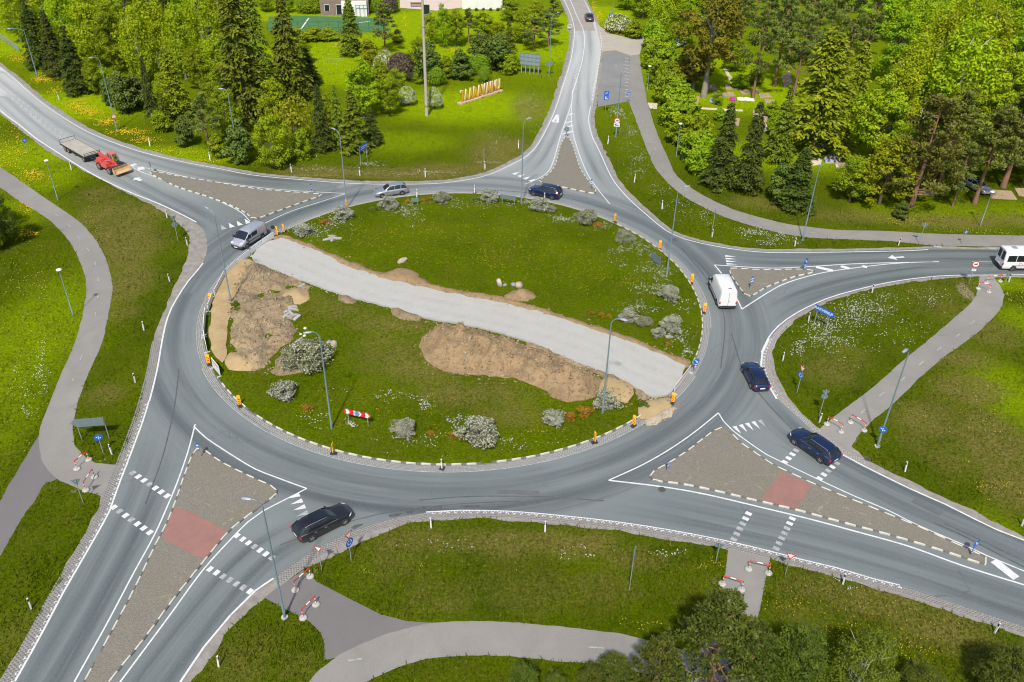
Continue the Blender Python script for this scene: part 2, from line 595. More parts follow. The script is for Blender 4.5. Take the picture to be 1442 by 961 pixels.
# ---------------------------------------------------------------- asphalt, paths
def asphalt(name, c, worn, dark, rough=0.72, cracks=0.5, lanes=False, streak=0.45):
    m, nt, b = nodes(name)
    co = nt.nodes.new('ShaderNodeTexCoord').outputs['Object']
    big = noise(nt, 0.05, 4, 0.6, co)
    med = noise(nt, 0.35, 5, 0.65, co, 0.6)
    fine = noise(nt, 9.0, 3, 0.7, co)
    col = mixc(nt, ramp(nt, big, 0.35, 0.65), c, worn)
    if lanes:
        A = lambda q: N(nt, 'ShaderNodeAttribute', attribute_name=q).outputs['Fac']
        col = mixc(nt, A('far_sunlit'), col, (0.44, 0.445, 0.43))  # sunlit look of the far arms put into the asphalt colour
        # ring lane from its own centre, arms from their lane attributes
        vs = nt.nodes.new('ShaderNodeVectorMath'); vs.operation = 'SUBTRACT'; vs.inputs[1].default_value = (CEN.x, CEN.y, 0)
        nt.links.new(co, vs.inputs[0])
        sx = nt.nodes.new('ShaderNodeSeparateXYZ'); nt.links.new(vs.outputs[0], sx.inputs[0])
        rad = math_(nt, 'SQRT', math_(nt, 'ADD', math_(nt, 'POWER', sx.outputs[0], 2.0), math_(nt, 'POWER', sx.outputs[1], 2.0)))
        rd = math_(nt, 'SUBTRACT', rad, RAD + 4.4)
        for d, s, w, wd in ((A('lane_off'), A('lane_run'), A('lane_w'), 1.0), (rd, math_(nt, 'MULTIPLY', math_(nt, 'ARCTAN2', sx.outputs[1], sx.outputs[0]), 30.0), ramp(nt, math_(nt, 'ABSOLUTE', rd), 4.2, 2.6), 1.35)):
            ad = math_(nt, 'ABSOLUTE', math_(nt, 'DIVIDE', d, wd))
            track = ramp(nt, math_(nt, 'ABSOLUTE', math_(nt, 'SUBTRACT', ad, 0.95)), 0.75, 0.1)
            band = ramp(nt, ad, 2.6, 1.0)
            cx = nt.nodes.new('ShaderNodeCombineXYZ')
            nt.links.new(math_(nt, 'MULTIPLY', s, 0.045), cx.inputs[0]); nt.links.new(math_(nt, 'MULTIPLY', d, 1.5), cx.inputs[1])
            lng = noise(nt, 1.0, 5, 0.6, cx.outputs[0])
            cx2 = nt.nodes.new('ShaderNodeCombineXYZ')
            nt.links.new(math_(nt, 'MULTIPLY', s, 0.02), cx2.inputs[0]); nt.links.new(math_(nt, 'MULTIPLY', d, 0.5), cx2.inputs[1])
            lng2 = noise(nt, 1.0, 3, 0.6, cx2.outputs[0])
            tint = mixc(nt, A('far_sunlit'), dark, (0.235, 0.242, 0.24))
            dk = math_(nt, 'MULTIPLY', math_(nt, 'MULTIPLY_ADD', track, 0.5, math_(nt, 'MULTIPLY', band, 0.5)), ramp(nt, lng2, 0.25, 0.6))
            col = mixc(nt, math_(nt, 'MULTIPLY', math_(nt, 'MULTIPLY', dk, w), 0.95), col, tint)
            mid = math_(nt, 'MULTIPLY', ramp(nt, ad, 0.55, 0.1), ramp(nt, lng2, 0.35, 0.65))
            col = mixc(nt, math_(nt, 'MULTIPLY', math_(nt, 'MULTIPLY', mid, w), 0.4), col, mixc(nt, A('far_sunlit'), worn, (0.38, 0.385, 0.38)))
            col = mixc(nt, math_(nt, 'MULTIPLY', math_(nt, 'MULTIPLY', ramp(nt, lng, 0.5, 0.72), w), streak), col, mixc(nt, A('far_sunlit'), tuple(x * 0.75 for x in dark), (0.24, 0.245, 0.245)))
            col = mixc(nt, math_(nt, 'MULTIPLY', math_(nt, 'MULTIPLY', ramp(nt, lng, 0.48, 0.28), w), streak), col, mixc(nt, A('far_sunlit'), tuple(min(1, x * 1.15) for x in worn), (0.40, 0.405, 0.40)))
    else:
        col = mixc(nt, math_(nt, 'MULTIPLY', ramp(nt, med, 0.4, 0.65), 0.5), col, dark)
    col = mixc(nt, math_(nt, 'MULTIPLY', ramp(nt, fine, 0.35, 0.75), 0.28), col, tuple(min(1, x * 1.7) for x in c))
    v = N(nt, 'ShaderNodeTexVoronoi', feature='DISTANCE_TO_EDGE', i_Scale=0.09)
    wv = nt.nodes.new('ShaderNodeVectorMath'); wv.operation = 'ADD'
    nz = N(nt, 'ShaderNodeTexNoise', i_Scale=0.6, i_Detail=4.0)
    nt.links.new(co, nz.inputs['Vector']); nt.links.new(co, wv.inputs[0])
    sc = nt.nodes.new('ShaderNodeVectorMath'); sc.operation = 'SCALE'; sc.inputs['Scale'].default_value = 1.6
    nt.links.new(nz.outputs['Color'], sc.inputs[0]); nt.links.new(sc.outputs[0], wv.inputs[1]); nt.links.new(wv.outputs[0], v.inputs['Vector'])
    crk = math_(nt, 'LESS_THAN', v.outputs['Distance'], 0.0035)
    crk = math_(nt, 'MULTIPLY', crk, ramp(nt, noise(nt, 0.12, 2, 0.5, co), 0.5, 0.62))
    col = mixc(nt, math_(nt, 'MULTIPLY', crk, cracks), col, (0.04, 0.045, 0.05))
    nt.links.new(col, b.inputs['Base Color'])
    b.inputs['Roughness'].default_value = rough
    b.inputs['Specular IOR Level'].default_value = 0.5
    bump(nt, b, fine, 0.25, 0.02)
    return m


M_ROAD = asphalt('asphalt', (0.122, 0.139, 0.140), (0.162, 0.180, 0.180), (0.060, 0.072, 0.076), rough=0.5, cracks=0.35, lanes=True, streak=0.55)
M_PATH = asphalt('path_asphalt', (0.190, 0.180, 0.164), (0.238, 0.226, 0.206), (0.158, 0.150, 0.138), rough=0.6, cracks=0.3)
M_PATHD = asphalt('new_path_asphalt', (0.130, 0.121, 0.118), (0.148, 0.138, 0.134), (0.114, 0.107, 0.105), rough=0.6, cracks=0.1)
M_PARK = asphalt('parking_asphalt', (0.16, 0.158, 0.157), (0.22, 0.215, 0.205), (0.14, 0.14, 0.14), rough=0.6)
M_GRAVEL = mat('shoulder_gravel', (0.27, 0.255, 0.235), (0.175, 0.160, 0.140), 1.2, 0.95, bmp=0.6, bscale=14)
M_SAND = mat('sand', (0.375, 0.28, 0.145), (0.295, 0.212, 0.108), 0.9, 0.95, bmp=0.9, bscale=6)
M_WHITE = mat('road_paint', (0.62, 0.63, 0.63), (0.44, 0.455, 0.46), 2.5, 0.6)
M_FADED = mat('worn_road_paint', (0.40, 0.415, 0.42), (0.19, 0.205, 0.21), 4.0, 0.65)
M_RED = mat('red_paving', (0.275, 0.135, 0.112), (0.205, 0.118, 0.102), 0.6, 0.85, bmp=0.2, bscale=20)
M_KW = mat('white_kerb_paint', (0.54, 0.525, 0.46), (0.34, 0.325, 0.285), 3.0, 0.8)
M_KD = mat('dark_kerb_stone', (0.085, 0.082, 0.074), (0.16, 0.155, 0.14), 3.0, 0.85)
M_KG = mat('grey_kerb_stone', (0.34, 0.34, 0.33), (0.24, 0.24, 0.23), 2.0, 0.85)


def cobble_mat():
    m, nt, b = nodes('cobbles')
    co = nt.nodes.new('ShaderNodeTexCoord').outputs['Object']
    v = N(nt, 'ShaderNodeTexVoronoi', i_Scale=6.5, i_Randomness=0.6)
    nt.links.new(co, v.inputs['Vector'])
    e = N(nt, 'ShaderNodeTexVoronoi', feature='DISTANCE_TO_EDGE', i_Scale=6.5, i_Randomness=0.6)
    nt.links.new(co, e.inputs['Vector'])
    rgb = nt.nodes.new('ShaderNodeSeparateColor'); nt.links.new(v.outputs['Color'], rgb.inputs[0])
    col = mixc(nt, rgb.outputs[0], (0.158, 0.147, 0.126), (0.196, 0.182, 0.157))
    col = mixc(nt, ramp(nt, noise(nt, 0.25, 5, 0.65, co), 0.35, 0.7), col, (0.17, 0.155, 0.12))
    joint = ramp(nt, e.outputs['Distance'], 0.10, 0.0)
    weed = ramp(nt, noise(nt, 0.5, 4, 0.6, co, 1.5), 0.45, 0.7)
    col = mixc(nt, math_(nt, 'MULTIPLY', joint, 0.36), col, mixc(nt, weed, (0.07, 0.06, 0.045), (0.11, 0.12, 0.03)))
    streak = N(nt, 'ShaderNodeTexVoronoi', feature='DISTANCE_TO_EDGE', i_Scale=0.28)
    nt.links.new(co, streak.inputs['Vector'])
    st = math_(nt, 'MULTIPLY', ramp(nt, streak.outputs['Distance'], 0.03, 0.0), ramp(nt, noise(nt, 1.7, 4, 0.7, co), 0.5, 0.65))
    col = mixc(nt, math_(nt, 'MULTIPLY', st, 0.4), col, (0.36, 0.33, 0.25))
    nt.links.new(col, b.inputs['Base Color'])
    b.inputs['Roughness'].default_value = 0.9
    bump(nt, b, ramp(nt, e.outputs['Distance'], 0.0, 0.15), 0.35, 0.05)
    return m


M_COB = cobble_mat()

sheet('gravel_shoulder', VERGE, M_GRAVEL, 0.008)
ROAD = sheet('road', ASPH, M_ROAD, 0.020, inner_step=0.7, attrs={'lane_off': lambda X, Y: lane_coords(X, Y)[0], 'lane_run': lambda X, Y: lane_coords(X, Y)[1], 'lane_w': lane_w, 'far_sunlit': far_sunlit})
sheet('cycle_path', PATH_W, M_PATH, 0.012)
sheet('cycle_path', PATH_W2, M_PATHD, 0.004)
sheet('cycle_path', PATH_S1, M_PATHD, 0.012)
sheet('cycle_path', PATH_S2, M_PATH, 0.016)
sheet('cycle_path', PATH_S3, M_PATH, 0.012)
sheet('cycle_path', PATH_E, M_PATH, 0.012)
sheet('cycle_path', PATH_N, M_PATH, 0.012)
M_LAY = mat('sandy_asphalt', (0.36, 0.32, 0.27), (0.30, 0.28, 0.25), 0.25, 0.9, bmp=0.3, bscale=10)
sheet('layby_entrance', LAYBY, M_LAY, 0.024)
PARKO = sheet('parking_area', PARK, M_PARK, 0.028)

# ---------------------------------------------------------------- paint on the asphalt: parts of the road
ZP = 0.030


LAYER = [0]


def paint(name, V, F, m=M_WHITE, parent=ROAD):
    LAYER[0] += 1
    V = [(v[0], v[1], v[2] + LAYER[0] * 0.00012) for v in V]
    me = bpy.data.meshes.new(name)
    me.from_pydata(V, [], F); me.update()
    return link(name, me, m, parent)


def line(px, w=0.16, name='edge_line', m=M_WHITE, smooth=True, parent=ROAD, z=ZP):
    L = SM(px, 0.8) if smooth else W2(px)
    return paint(name, *ribbon_mesh(L, w, z), m, parent)


def dashes(px, on, off, w=0.15, name='lane_dash', m=M_WHITE, parent=ROAD, z=ZP):
    L = resample(SM(px, 0.5), 0.25)
    k, per = 0, int((on + off) / 0.25)
    while k + 2 < len(L):
        seg = L[k:k + int(on / 0.25) + 1]
        if len(seg) > 1:
            paint(name, *ribbon_mesh(seg, w, z), m, parent)
        k += per


def wline(L, w, name='edge_line', m=M_WHITE, z=ZP):
    return paint(name, *ribbon_mesh(L, w, z), m)


def comb(L, w=0.22, tooth=0.30, step=0.62, side=1, name='toothed_edge_line', m=M_WHITE):
    """edge line with teeth towards the verge"""
    V, F = ribbon_mesh(L, w, ZP)
    P = resample(L, step)
    for i in range(len(P) - 1):
        t = (P[i + 1] - P[i]).normalized(); nrm = Vector((-t.y, t.x)) * side
        a = P[i] + nrm * w * 0.4; h = step * 0.24
        q = [a - t * h, a + t * h, a + t * h + nrm * tooth, a - t * h + nrm * tooth]
        o = len(V); V += [(p.x, p.y, ZP) for p in q]
        F.append((o, o + 1, o + 2, o + 3) if side > 0 else (o + 3, o + 2, o + 1, o))
    return paint(name, V, F, m)


def sub(L, p, q):
    """stretch of a line between the places nearest two readings"""
    a, b = G(*p).to_2d(), G(*q).to_2d()
    i = min(range(len(L)), key=lambda k: (L[k] - a).length); j = min(range(len(L)), key=lambda k: (L[k] - b).length)
    return L[min(i, j):max(i, j) + 1]


wline(offset_line(aNWN, -0.35), 0.15)
wline(sub(offset_line(aNE, -0.35), (836, 150), (1302, 347)), 0.15)
wline(sub(offset_line(aESE, -0.2), (1500, 388), (1076, 500)), 0.15)
comb(sub(offset_line(aESE, -0.1), (1085, 478), (1100, 565)), 0.2, 0.3, 0.6, 1)
wline(sub(offset_line(aESE, -0.1), (1162, 622), (1500, 790)), 0.16)
comb(sub(aS, (1250, 820), (610, 722)), 0.17, 0.24, 0.62, 1)
wline(sub(aS, (385, 815), (230, 1000)), 0.16)
comb(sub(offset_line(aW, -0.05), (20, 960), (210, 560)), 0.16, 0.22, 0.6, 1)
wline(sub(offset_line(aW, -0.1), (210, 560), (285, 371)), 0.16)
wline(sub(offset_line(aW, -0.15), (275, 314), (-60, 102)), 0.2)
# faint line round the island gutter
RING = lambda r, a0=0, a1=360, st=1.5: [CEN + Vector((math.cos(R_(a)), math.sin(R_(a)))) * r for a in np.arange(a0, a1 + st, st)]

# splitters: their white outlines
line([(275, 598), (264.6, 637), (249.6, 680), (233, 720), (217, 755), (187, 810), (150, 880), (107, 957), (85, 1000)], 0.125)
line([(273, 601), (290, 617), (312, 632), (334, 646), (359.5, 661), (395, 675), (432, 688.5)], 0.125)
line([(432, 688.5), (400, 705), (370, 720.5), (350, 735), (337, 747.5), (287, 802), (237, 870), (170, 960), (140, 1000)], 0.125)
line([(1011.6, 582), (978, 609), (945, 632), (905, 655), (857, 677)], 0.125)
line([(1011.6, 582), (1019, 594), (1032, 607), (1055, 624), (1080, 641), (1102.5, 652), (1155, 677), (1205, 700), (1250, 719), (1292, 740), (1355, 767), (1392, 784), (1440, 804), (1500, 830)], 0.125)
line([(857, 677), (932, 686), (995, 697), (1080, 717), (1142, 732), (1205, 749), (1280, 770), (1355, 797), (1440, 823.6), (1500, 842)], 0.16)
line([(1006, 373.6), (1018, 388.5), (1037, 420), (1044.6, 436)], 0.16)
line([(1044.6, 436), (1079.6, 413.5), (1105, 400), (1142, 388.5), (1180, 381), (1255, 372), (1322, 369)], 0.16)
line([(1006, 373.6), (1080, 378), (1130, 376.5), (1205, 372), (1280, 370)], 0.16)
line([(806, 128), (805, 145), (795, 175), (787, 200), (780, 225), (772, 242), (757, 252.5), (739, 260)], 0.125)
line([(805, 143), (805, 175), (810, 200), (825, 241), (842, 267), (858.6, 287.5)], 0.125)
line([(185, 234), (200, 243), (250, 260), (300, 280), (337, 298), (352, 312)], 0.125)
line([(185, 234), (222, 240), (275, 252), (360, 264), (422, 269.5), (487.5, 273)], 0.125)
line([(487.5, 273), (460, 282), (410, 298), (372.5, 315)], 0.125)
# centre lines of the arms
line([(803, 0), (812, 22), (821, 42), (823, 60), (820, 85), (813, 110), (806, 131)], 0.15, 'centre_line')
dashes([(845, 46), (847, 62), (843.5, 90), (837, 120), (833.5, 142)], 1.2, 0.9, 0.17, 'layby_dash')
line([(-40, 92), (0, 122), (60, 167), (120, 205), (182, 233)], 0.16, 'centre_line', M_FADED)
dashes([(1282, 371), (1333, 368.5), (1380, 369), (1450, 370)], 3, 5, 0.14, 'centre_dash', M_FADED)
dashes([(1315, 347.5), (1360, 350), (1440, 351)], 1, 6, 0.5, 'crossing_mark', M_FADED)


def triangles(p, q, n, base, ln, toward, m=M_WHITE, fades=()):
    """give-way teeth along p-q, pointing at traffic"""
    a, b, t = G(*p).to_2d(), G(*q).to_2d(), G(*toward).to_2d()
    u = (b - a).normalized()
    v = Vector((-u.y, u.x))
    if v.dot(t - a) < 0:
        v = -v
    base = (b - a).length / (n - 1) * 0.66
    for i in range(n):
        c = a.lerp(b, i / max(1, n - 1))
        P = [c - u * base / 2, c + u * base / 2, c + v * ln]
        V = [(x.x, x.y, ZP) for x in P]
        ar = (P[1] - P[0]).cross(P[2] - P[0])
        paint('yield_triangle', V, [(0, 1, 2) if ar > 0 else (2, 1, 0)], M_FADED if i in fades else m)


triangles((1034, 601), (1069, 592), 5, 0.95, 1.15, (1075, 625), fades=(4,))
triangles((422, 697), (434, 722), 4, 0.8, 1.05, (380, 720), fades=(3,))
triangles((1021, 361), (1023, 372), 4, 0.75, 1.4, (1060, 366))
triangles((723, 246), (746, 256), 4, 0.8, 1.3, (755, 235))
triangles((316, 323.5), (350, 315), 4, 0.8, 1.5, (318, 306), fades=(0,))


def crossing(p, q, n, s=(0.62, 0.55), fades=(), skip=()):
    a, b = G(*p).to_2d(), G(*q).to_2d()
    u = (b - a).normalized(); v = Vector((-u.y, u.x))
    s = ((b - a).length / (n - 1) * 0.55, s[1] * 0.85)
    for i in range(n):
        if i in skip:
            continue
        c = a.lerp(b, i / (n - 1))
        P = [c - u * s[0] / 2 - v * s[1] / 2, c + u * s[0] / 2 - v * s[1] / 2, c + u * s[0] / 2 + v * s[1] / 2, c - u * s[0] / 2 + v * s[1] / 2]
        paint('crossing_square', [(x.x, x.y, ZP) for x in P], [(0, 1, 2, 3)], M_FADED if i in fades else M_WHITE)


crossing((187, 666.5), (235.5, 699), 7, (0.62, 0.6), (0, 3))
crossing((160.5, 715), (211, 750.5), 7, (0.62, 0.6), (1, 3))
crossing((334, 755), (383, 786), 7, (0.62, 0.6), (3, 6))
crossing((296, 802), (352, 833.5), 7, (0.62, 0.6), (2, 3, 4, 5))
crossing((1105, 651.5), (1121, 635), 4, (0.7, 0.6), (3,))
crossing((1154, 674.5), (1178, 653), 5, (0.7, 0.6), (2, 4))
crossing((1054, 724), (1033, 760), 6, (0.7, 0.62), (2, 3, 4, 5))
crossing((1115.5, 731), (1093, 773), 7, (0.7, 0.62), (2, 3, 4, 5, 6))

# hatching, arrows and big give-way sign on the road
for p, q in (((801, 163), (806, 160)), ((797, 174), (805, 171)), ((794, 181), (807, 177)), ((791, 190), (808, 185))):
    line([p, q], 0.4, 'hatch_stripe', M_WHITE, False)
line([(1399, 790), (1431, 815)], 0.75, 'hatch_stripe', M_WHITE, False)
for p, q in (((1149, 376.5), (1173, 382)), ((1184, 375.5), (1196, 379)), ((1214, 375.5), (1221, 377))):
    line([p, q], 0.6, 'hatch_stripe', M_WHITE, False)
for p, q in (((778, 172), (785, 162)), ((785, 162), (785.5, 173)), ((785.5, 173), (778, 172))):
    line([p, q], 0.45, 'give_way_mark', M_WHITE, False)


def arrow(tail, tip, w=0.3, head=1.0, m=M_WHITE):
    a, b = G(*tail).to_2d(), G(*tip).to_2d()
    u = (b - a).normalized(); v = Vector((-u.y, u.x)); n = b - u * min(head * 1.4, (b - a).length * .45)
    P = [a - v * w / 2, n - v * w / 2, n - v * head / 2, b, n + v * head / 2, n + v * w / 2, a + v * w / 2]
    paint('lane_arrow', [(x.x, x.y, ZP) for x in P], [(0, 1, 5, 6), (2, 3, 4)], m)


arrow((1273, 362.5), (1250, 364), 0.3, 1.3)
arrow((262, 254), (254, 250), 0.4, 1.3, M_FADED)
arrow((199, 255), (189, 251), 0.6, 1.4)
line([(186, 232), (190, 234)], 0.9, 'hatch_stripe', M_WHITE, False)
line([(197, 236), (200, 240)], 0.9, 'hatch_stripe', M_WHITE, False)
for i in range(12):
    y = 82 + 4.9 * i
    line([(885.5, y + 1.2), (879.5, y)], 0.14, 'bay_line', M_WHITE, False, PARKO, 0.036)
line([(850, 72.8), (867, 71.6), (885, 78)], 0.14, 'bay_line', mat('yellow_road_paint', (0.55, 0.42, 0.08)), False, PARKO, 0.036)

# dark repair patches and tyre rubber
M_PATCH = mat('tar_patch', (0.05, 0.053, 0.058), (0.095, 0.10, 0.105), 1.5, 0.7)
for pts in ([(494, 744), (500, 740), (512, 738), (509, 741), (499, 746)], [(547, 726), (556, 724), (567, 724), (560, 728), (549, 729)], [(572, 721), (583, 720), (581, 724), (573, 724)],
            [(594, 714), (622, 712), (622, 717), (596, 719)], [(648, 712), (676, 712), (676, 715), (650, 716)], [(286, 263), (309, 269), (309, 271.5), (287, 265.5)]):
    P = GP(pts)
    paint('tar_patch', [(p.x, p.y, 0.026) for p in P], [tuple(range(len(P)))[::-1]], M_PATCH)

# tyre marks, a cover in the roadway
M_TYRE = mat('tyre_mark', (0.062, 0.068, 0.073), (0.105, 0.115, 0.12), 1.2, 0.65)
for px, w in (([(395, 768), (440, 752), (500, 733), (560, 720), (640, 711), (730, 706)], .10), ([(1316, 737), (1360, 757), (1400, 778), (1450, 803)], .16), ([(1330, 738), (1372, 757), (1410, 776), (1455, 797)], .12), ([(590, 705), (660, 700), (760, 700), (850, 706)], .12),
              ([(1030, 470), (1046, 520), (1075, 562), (1120, 610)], .12), ([(295, 470), (300, 520), (330, 570), (380, 610)], .10), ([(252, 520), (246, 570), (230, 640), (205, 710)], .10), ([(640, 268), (720, 270), (800, 280), (860, 296)], .12), ([(960, 350), (1000, 400), (1020, 450), (1015, 520)], .12)):
    line(px, w, 'tyre_mark', M_TYRE, True, ROAD, 0.0225)
M_IRON = mat('cast_iron', (0.07, 0.068, 0.065), (0.11, 0.105, 0.1), 6, 0.7, 0.3)
for x, y in ((932, 690), (1222, 537 + 110), (1313, 845 - 90)):
    c = G(x, y)
    paint('manhole_cover', [(c.x + .33 * math.cos(a), c.y + .33 * math.sin(a), 0.028) for a in np.linspace(0, 2 * math.pi, 19)[:-1]], [tuple(range(18))], M_IRON)
for pts in ([(1290, 702), (1330, 722), (1322, 727), (1283, 707)], [(700, 690), (760, 692), (759, 698), (699, 696)]):
    P = GP(pts)
    paint('asphalt_patch', [(p.x, p.y, 0.0215) for p in P], [tuple(range(len(P)))[::-1]], mat('patched_asphalt', (0.115, 0.125, 0.13), (0.09, 0.10, 0.105), .8, .65))

# older beige surface at the very top of the north arm, dashes along the cycle paths
PATHS = [o for o in bpy.data.objects if o.name.startswith('cycle_path')]
o = sheet('old_road_surface', W2([(798, 44), (838, 43.5), (832, 22), (823, 3), (806, -22), (781, -22), (793, 0), (799, 18), (801, 32)]), mat('old_beige_asphalt', (0.30, 0.275, 0.245), (0.25, 0.232, 0.21), .4, .6), 0.025)
for px in ([(78, 302), (92, 312), (106, 329), (120, 346), (130, 362), (136, 378), (138.5, 398), (138, 418), (134, 445)], [(116, 500), (102, 537)], [(1372, 452), (1350, 472), (1318, 495), (1290, 518), (1262, 542), (1236, 560), (1210, 585)], [(490, 931), (535, 925)], [(828, 912), (850, 913)], [(945, 250), (975, 275), (1010, 294), (1060, 309), (1110, 324), (1170, 330)], [(905, 170), (915, 195), (930, 225)]):
    dashes(px, 1.0, 3.2, 0.13, 'path_dash', M_FADED, PATHS[0], 0.024)

# ---------------------------------------------------------------- kerbed islands
def kerb_stone_mesh(name, ln, w, h, m):
    bm = bmesh.new()
    bmesh.ops.create_cube(bm, size=1.0)
    bmesh.ops.scale(bm, vec=(ln, w, h), verts=bm.verts)
    bmesh.ops.bevel(bm, geom=[e for e in bm.edges if all(v.co.z > 0 for v in e.verts)], offset=0.025, segments=1, affect='EDGES')
    me = bpy.data.meshes.new(name); bm.to_mesh(me); bm.free()
    me.materials.append(m)
    return me


KW, KD, KG = (kerb_stone_mesh('kerb_stone', l, 0.13, 0.2, m) for l, m in ((0.88, M_KW), (0.46, M_KD), (1.4, M_KG)))
rk = random.Random(5)


def kerb(L, parent, z=0.085, pattern=True, gaps=0.03):
    L = resample(L, 0.05)
    i = 0
    w = 0
    while True:
        me = (KW, KD)[w % 2] if pattern else KG
        n = int(((0.95, 0.48)[w % 2] if pattern else 1.43) / 0.05)
        if i + n >= len(L):
            break
        a, b = L[i], L[i + n]
        c = (a + b) / 2
        if rk.random() > gaps:
            o = bpy.data.objects.new('kerb_stone', me)
            COL.objects.link(o)
            o.parent = parent
            o.location = (c.x, c.y, z + rk.uniform(-0.012, 0.012))
            o.rotation_euler = (rk.uniform(-0.03, 0.03), rk.uniform(-0.012, 0.012), math.atan2(b.y - a.y, b.x - a.x) + rk.uniform(-0.02, 0.02))
        i += n
        w += 1


def traffic_island(px, red=None):
    L = cr(W2(px), 0.6, closed=True)
    inner = offset_line(L + [L[0]], 0.09)[:-1]
    ar = sum(L[i - 1].x * L[i].y - L[i].x * L[i - 1].y for i in range(len(L)))
    if ar < 0:
        inner = offset_line(L + [L[0]], -0.09)[:-1]
    o = sheet('traffic_island', L, M_COB, 0.13, skirt=0.12)
    kerb(L + [L[0]], o, 0.07)
    if red:
        P = GP(red, 0.135)
        me = bpy.data.meshes.new('red_crossing_paving'); me.from_pydata([tuple(p) for p in P], [], [tuple(range(len(P)))]); me.update()
        bm = bmesh.new(); bm.from_mesh(me)
        for f in bm.faces:
            if f.normal.z < 0: f.normal_flip()
        bm.to_mesh(me); bm.free()
        link('red_crossing_paving', me, M_RED, o)
    return o


TI_SW = traffic_island([(279.6, 631), (271, 642), (259.6, 672), (244.7, 715), (232, 745), (220, 767), (190, 830), (150, 905), (120, 960), (98, 1000), (130, 1000), (155, 960), (200, 905), (244.7, 845), (287, 792), (324.5, 747.5), (359.5, 720), (375, 708), (387, 700), (391, 694), (386, 687), (359.5, 675.5), (312, 652), (290, 636)],
                       [(245.5, 714), (272, 722), (297, 736), (321, 750), (288, 789), (258, 774), (228, 758.5)])
TI_SE = traffic_island([(1016, 603.5), (1002, 610), (964.6, 638.5), (934.7, 657), (918, 666), (914, 671), (921, 678), (957, 682), (1007, 692), (1069.5, 707), (1125, 720), (1180, 735), (1255, 755), (1330, 777.5), (1385, 796), (1392, 794), (1388, 787), (1374.6, 780), (1330, 760), (1292, 742.5), (1227, 716), (1180, 697), (1142, 681), (1087, 655), (1079.6, 650), (1044.6, 626), (1027, 609)],
                       [(1098, 664.5), (1121, 673), (1143, 683), (1132, 702), (1120, 717), (1095, 712), (1071.5, 706), (1086, 683)])
TI_E = traffic_island([(1028, 379.5), (1034, 379), (1080, 381.5), (1117, 380.5), (1140, 381), (1147, 383), (1142, 385.5), (1117, 391), (1080, 405), (1068, 412), (1057, 418.5), (1050, 417), (1037, 400), (1027, 384)])
TI_N = traffic_island([(797, 193), (801, 196), (806, 205), (817, 238), (830, 257.5), (840, 270), (837, 273.5), (795, 265), (763, 258), (758, 255.5), (764, 252), (776, 243), (783, 230), (789, 207)])
TI_NW = traffic_island([(213, 242), (250, 249), (300, 257), (360, 267), (410, 271.5), (450, 274.5), (455, 276), (442, 280), (397.5, 296), (365, 308), (355, 309), (349.5, 303), (324.5, 290), (287, 276), (250, 264), (217, 248)])

# ---------------------------------------------------------------- the round island
LAWN = RING(RAD, 0, 358.5)
ISL = None

# gutter of small setts round the island and its pale rim
M_SETT = mat('granite_setts', (0.235, 0.232, 0.23), (0.15, 0.148, 0.147), 5.0, 0.85)
M_SETTL = mat('pale_granite_setts', (0.31, 0.30, 0.29), (0.215, 0.21, 0.20), 5.0, 0.85)


def setts(L, w, step, cw, z, m, seed=1, h=0.05, gap=0.03):
    """rows of separate small stones along a line, laid to its left"""
    r = np.random.RandomState(seed)
    P = resample(L, step)
    A = np.array([(p.x, p.y) for p in P])
    T = np.diff(A, axis=0); T /= np.linalg.norm(T, axis=1)[:, None] + 1e-9
    Nn = np.stack([-T[:, 1], T[:, 0]], 1)
    nc = max(1, int(abs(w) / cw)); sg = np.sign(w)
    V, F = [], []
    for j in range(nc):
        sh = (0.5 if j % 2 else 0.0) * step
        c = A[:-1] + T * (step / 2 + sh) + Nn * sg * (j + 0.5) * cw
        c = c + r.uniform(-0.015, 0.015, c.shape)
        a, b = (step - gap) / 2 * r.uniform(0.85, 1.0, len(c)), (cw - gap) / 2 * r.uniform(0.85, 1.0, len(c))
        top = z + r.uniform(0, 0.012, len(c))
        o = len(V) * 8
        for k, (sx, sy) in enumerate(((-1, -1), (1, -1), (1, 1), (-1, 1))):
            pass
        q = [c + T * (sx * a)[:, None] + Nn * (sy * b)[:, None] for sx, sy in ((-1, -1), (1, -1), (1, 1), (-1, 1))]
        lo = np.stack([np.concatenate([x, np.full((len(c), 1), z - h)], 1) for x in q], 1)
        hi = np.stack([np.concatenate([c + (x - c) * 0.88, top[:, None]], 1) for x in q], 1)
        V.append(np.concatenate([lo, hi], 1))
    V = np.concatenate(V).reshape(-1, 3)
    n = len(V) // 8
    base = (np.arange(n) * 8)[:, None, None]
    F = (base + np.array([(4, 5, 6, 7), (0, 1, 5, 4), (1, 2, 6, 5), (2, 3, 7, 6), (3, 0, 4, 7)])[None]).reshape(-1, 4)
    me = np_mesh('sett_strip', V, F)
    o = link('sett_strip', me, m)
    o['kind'] = 'stuff'
    return o


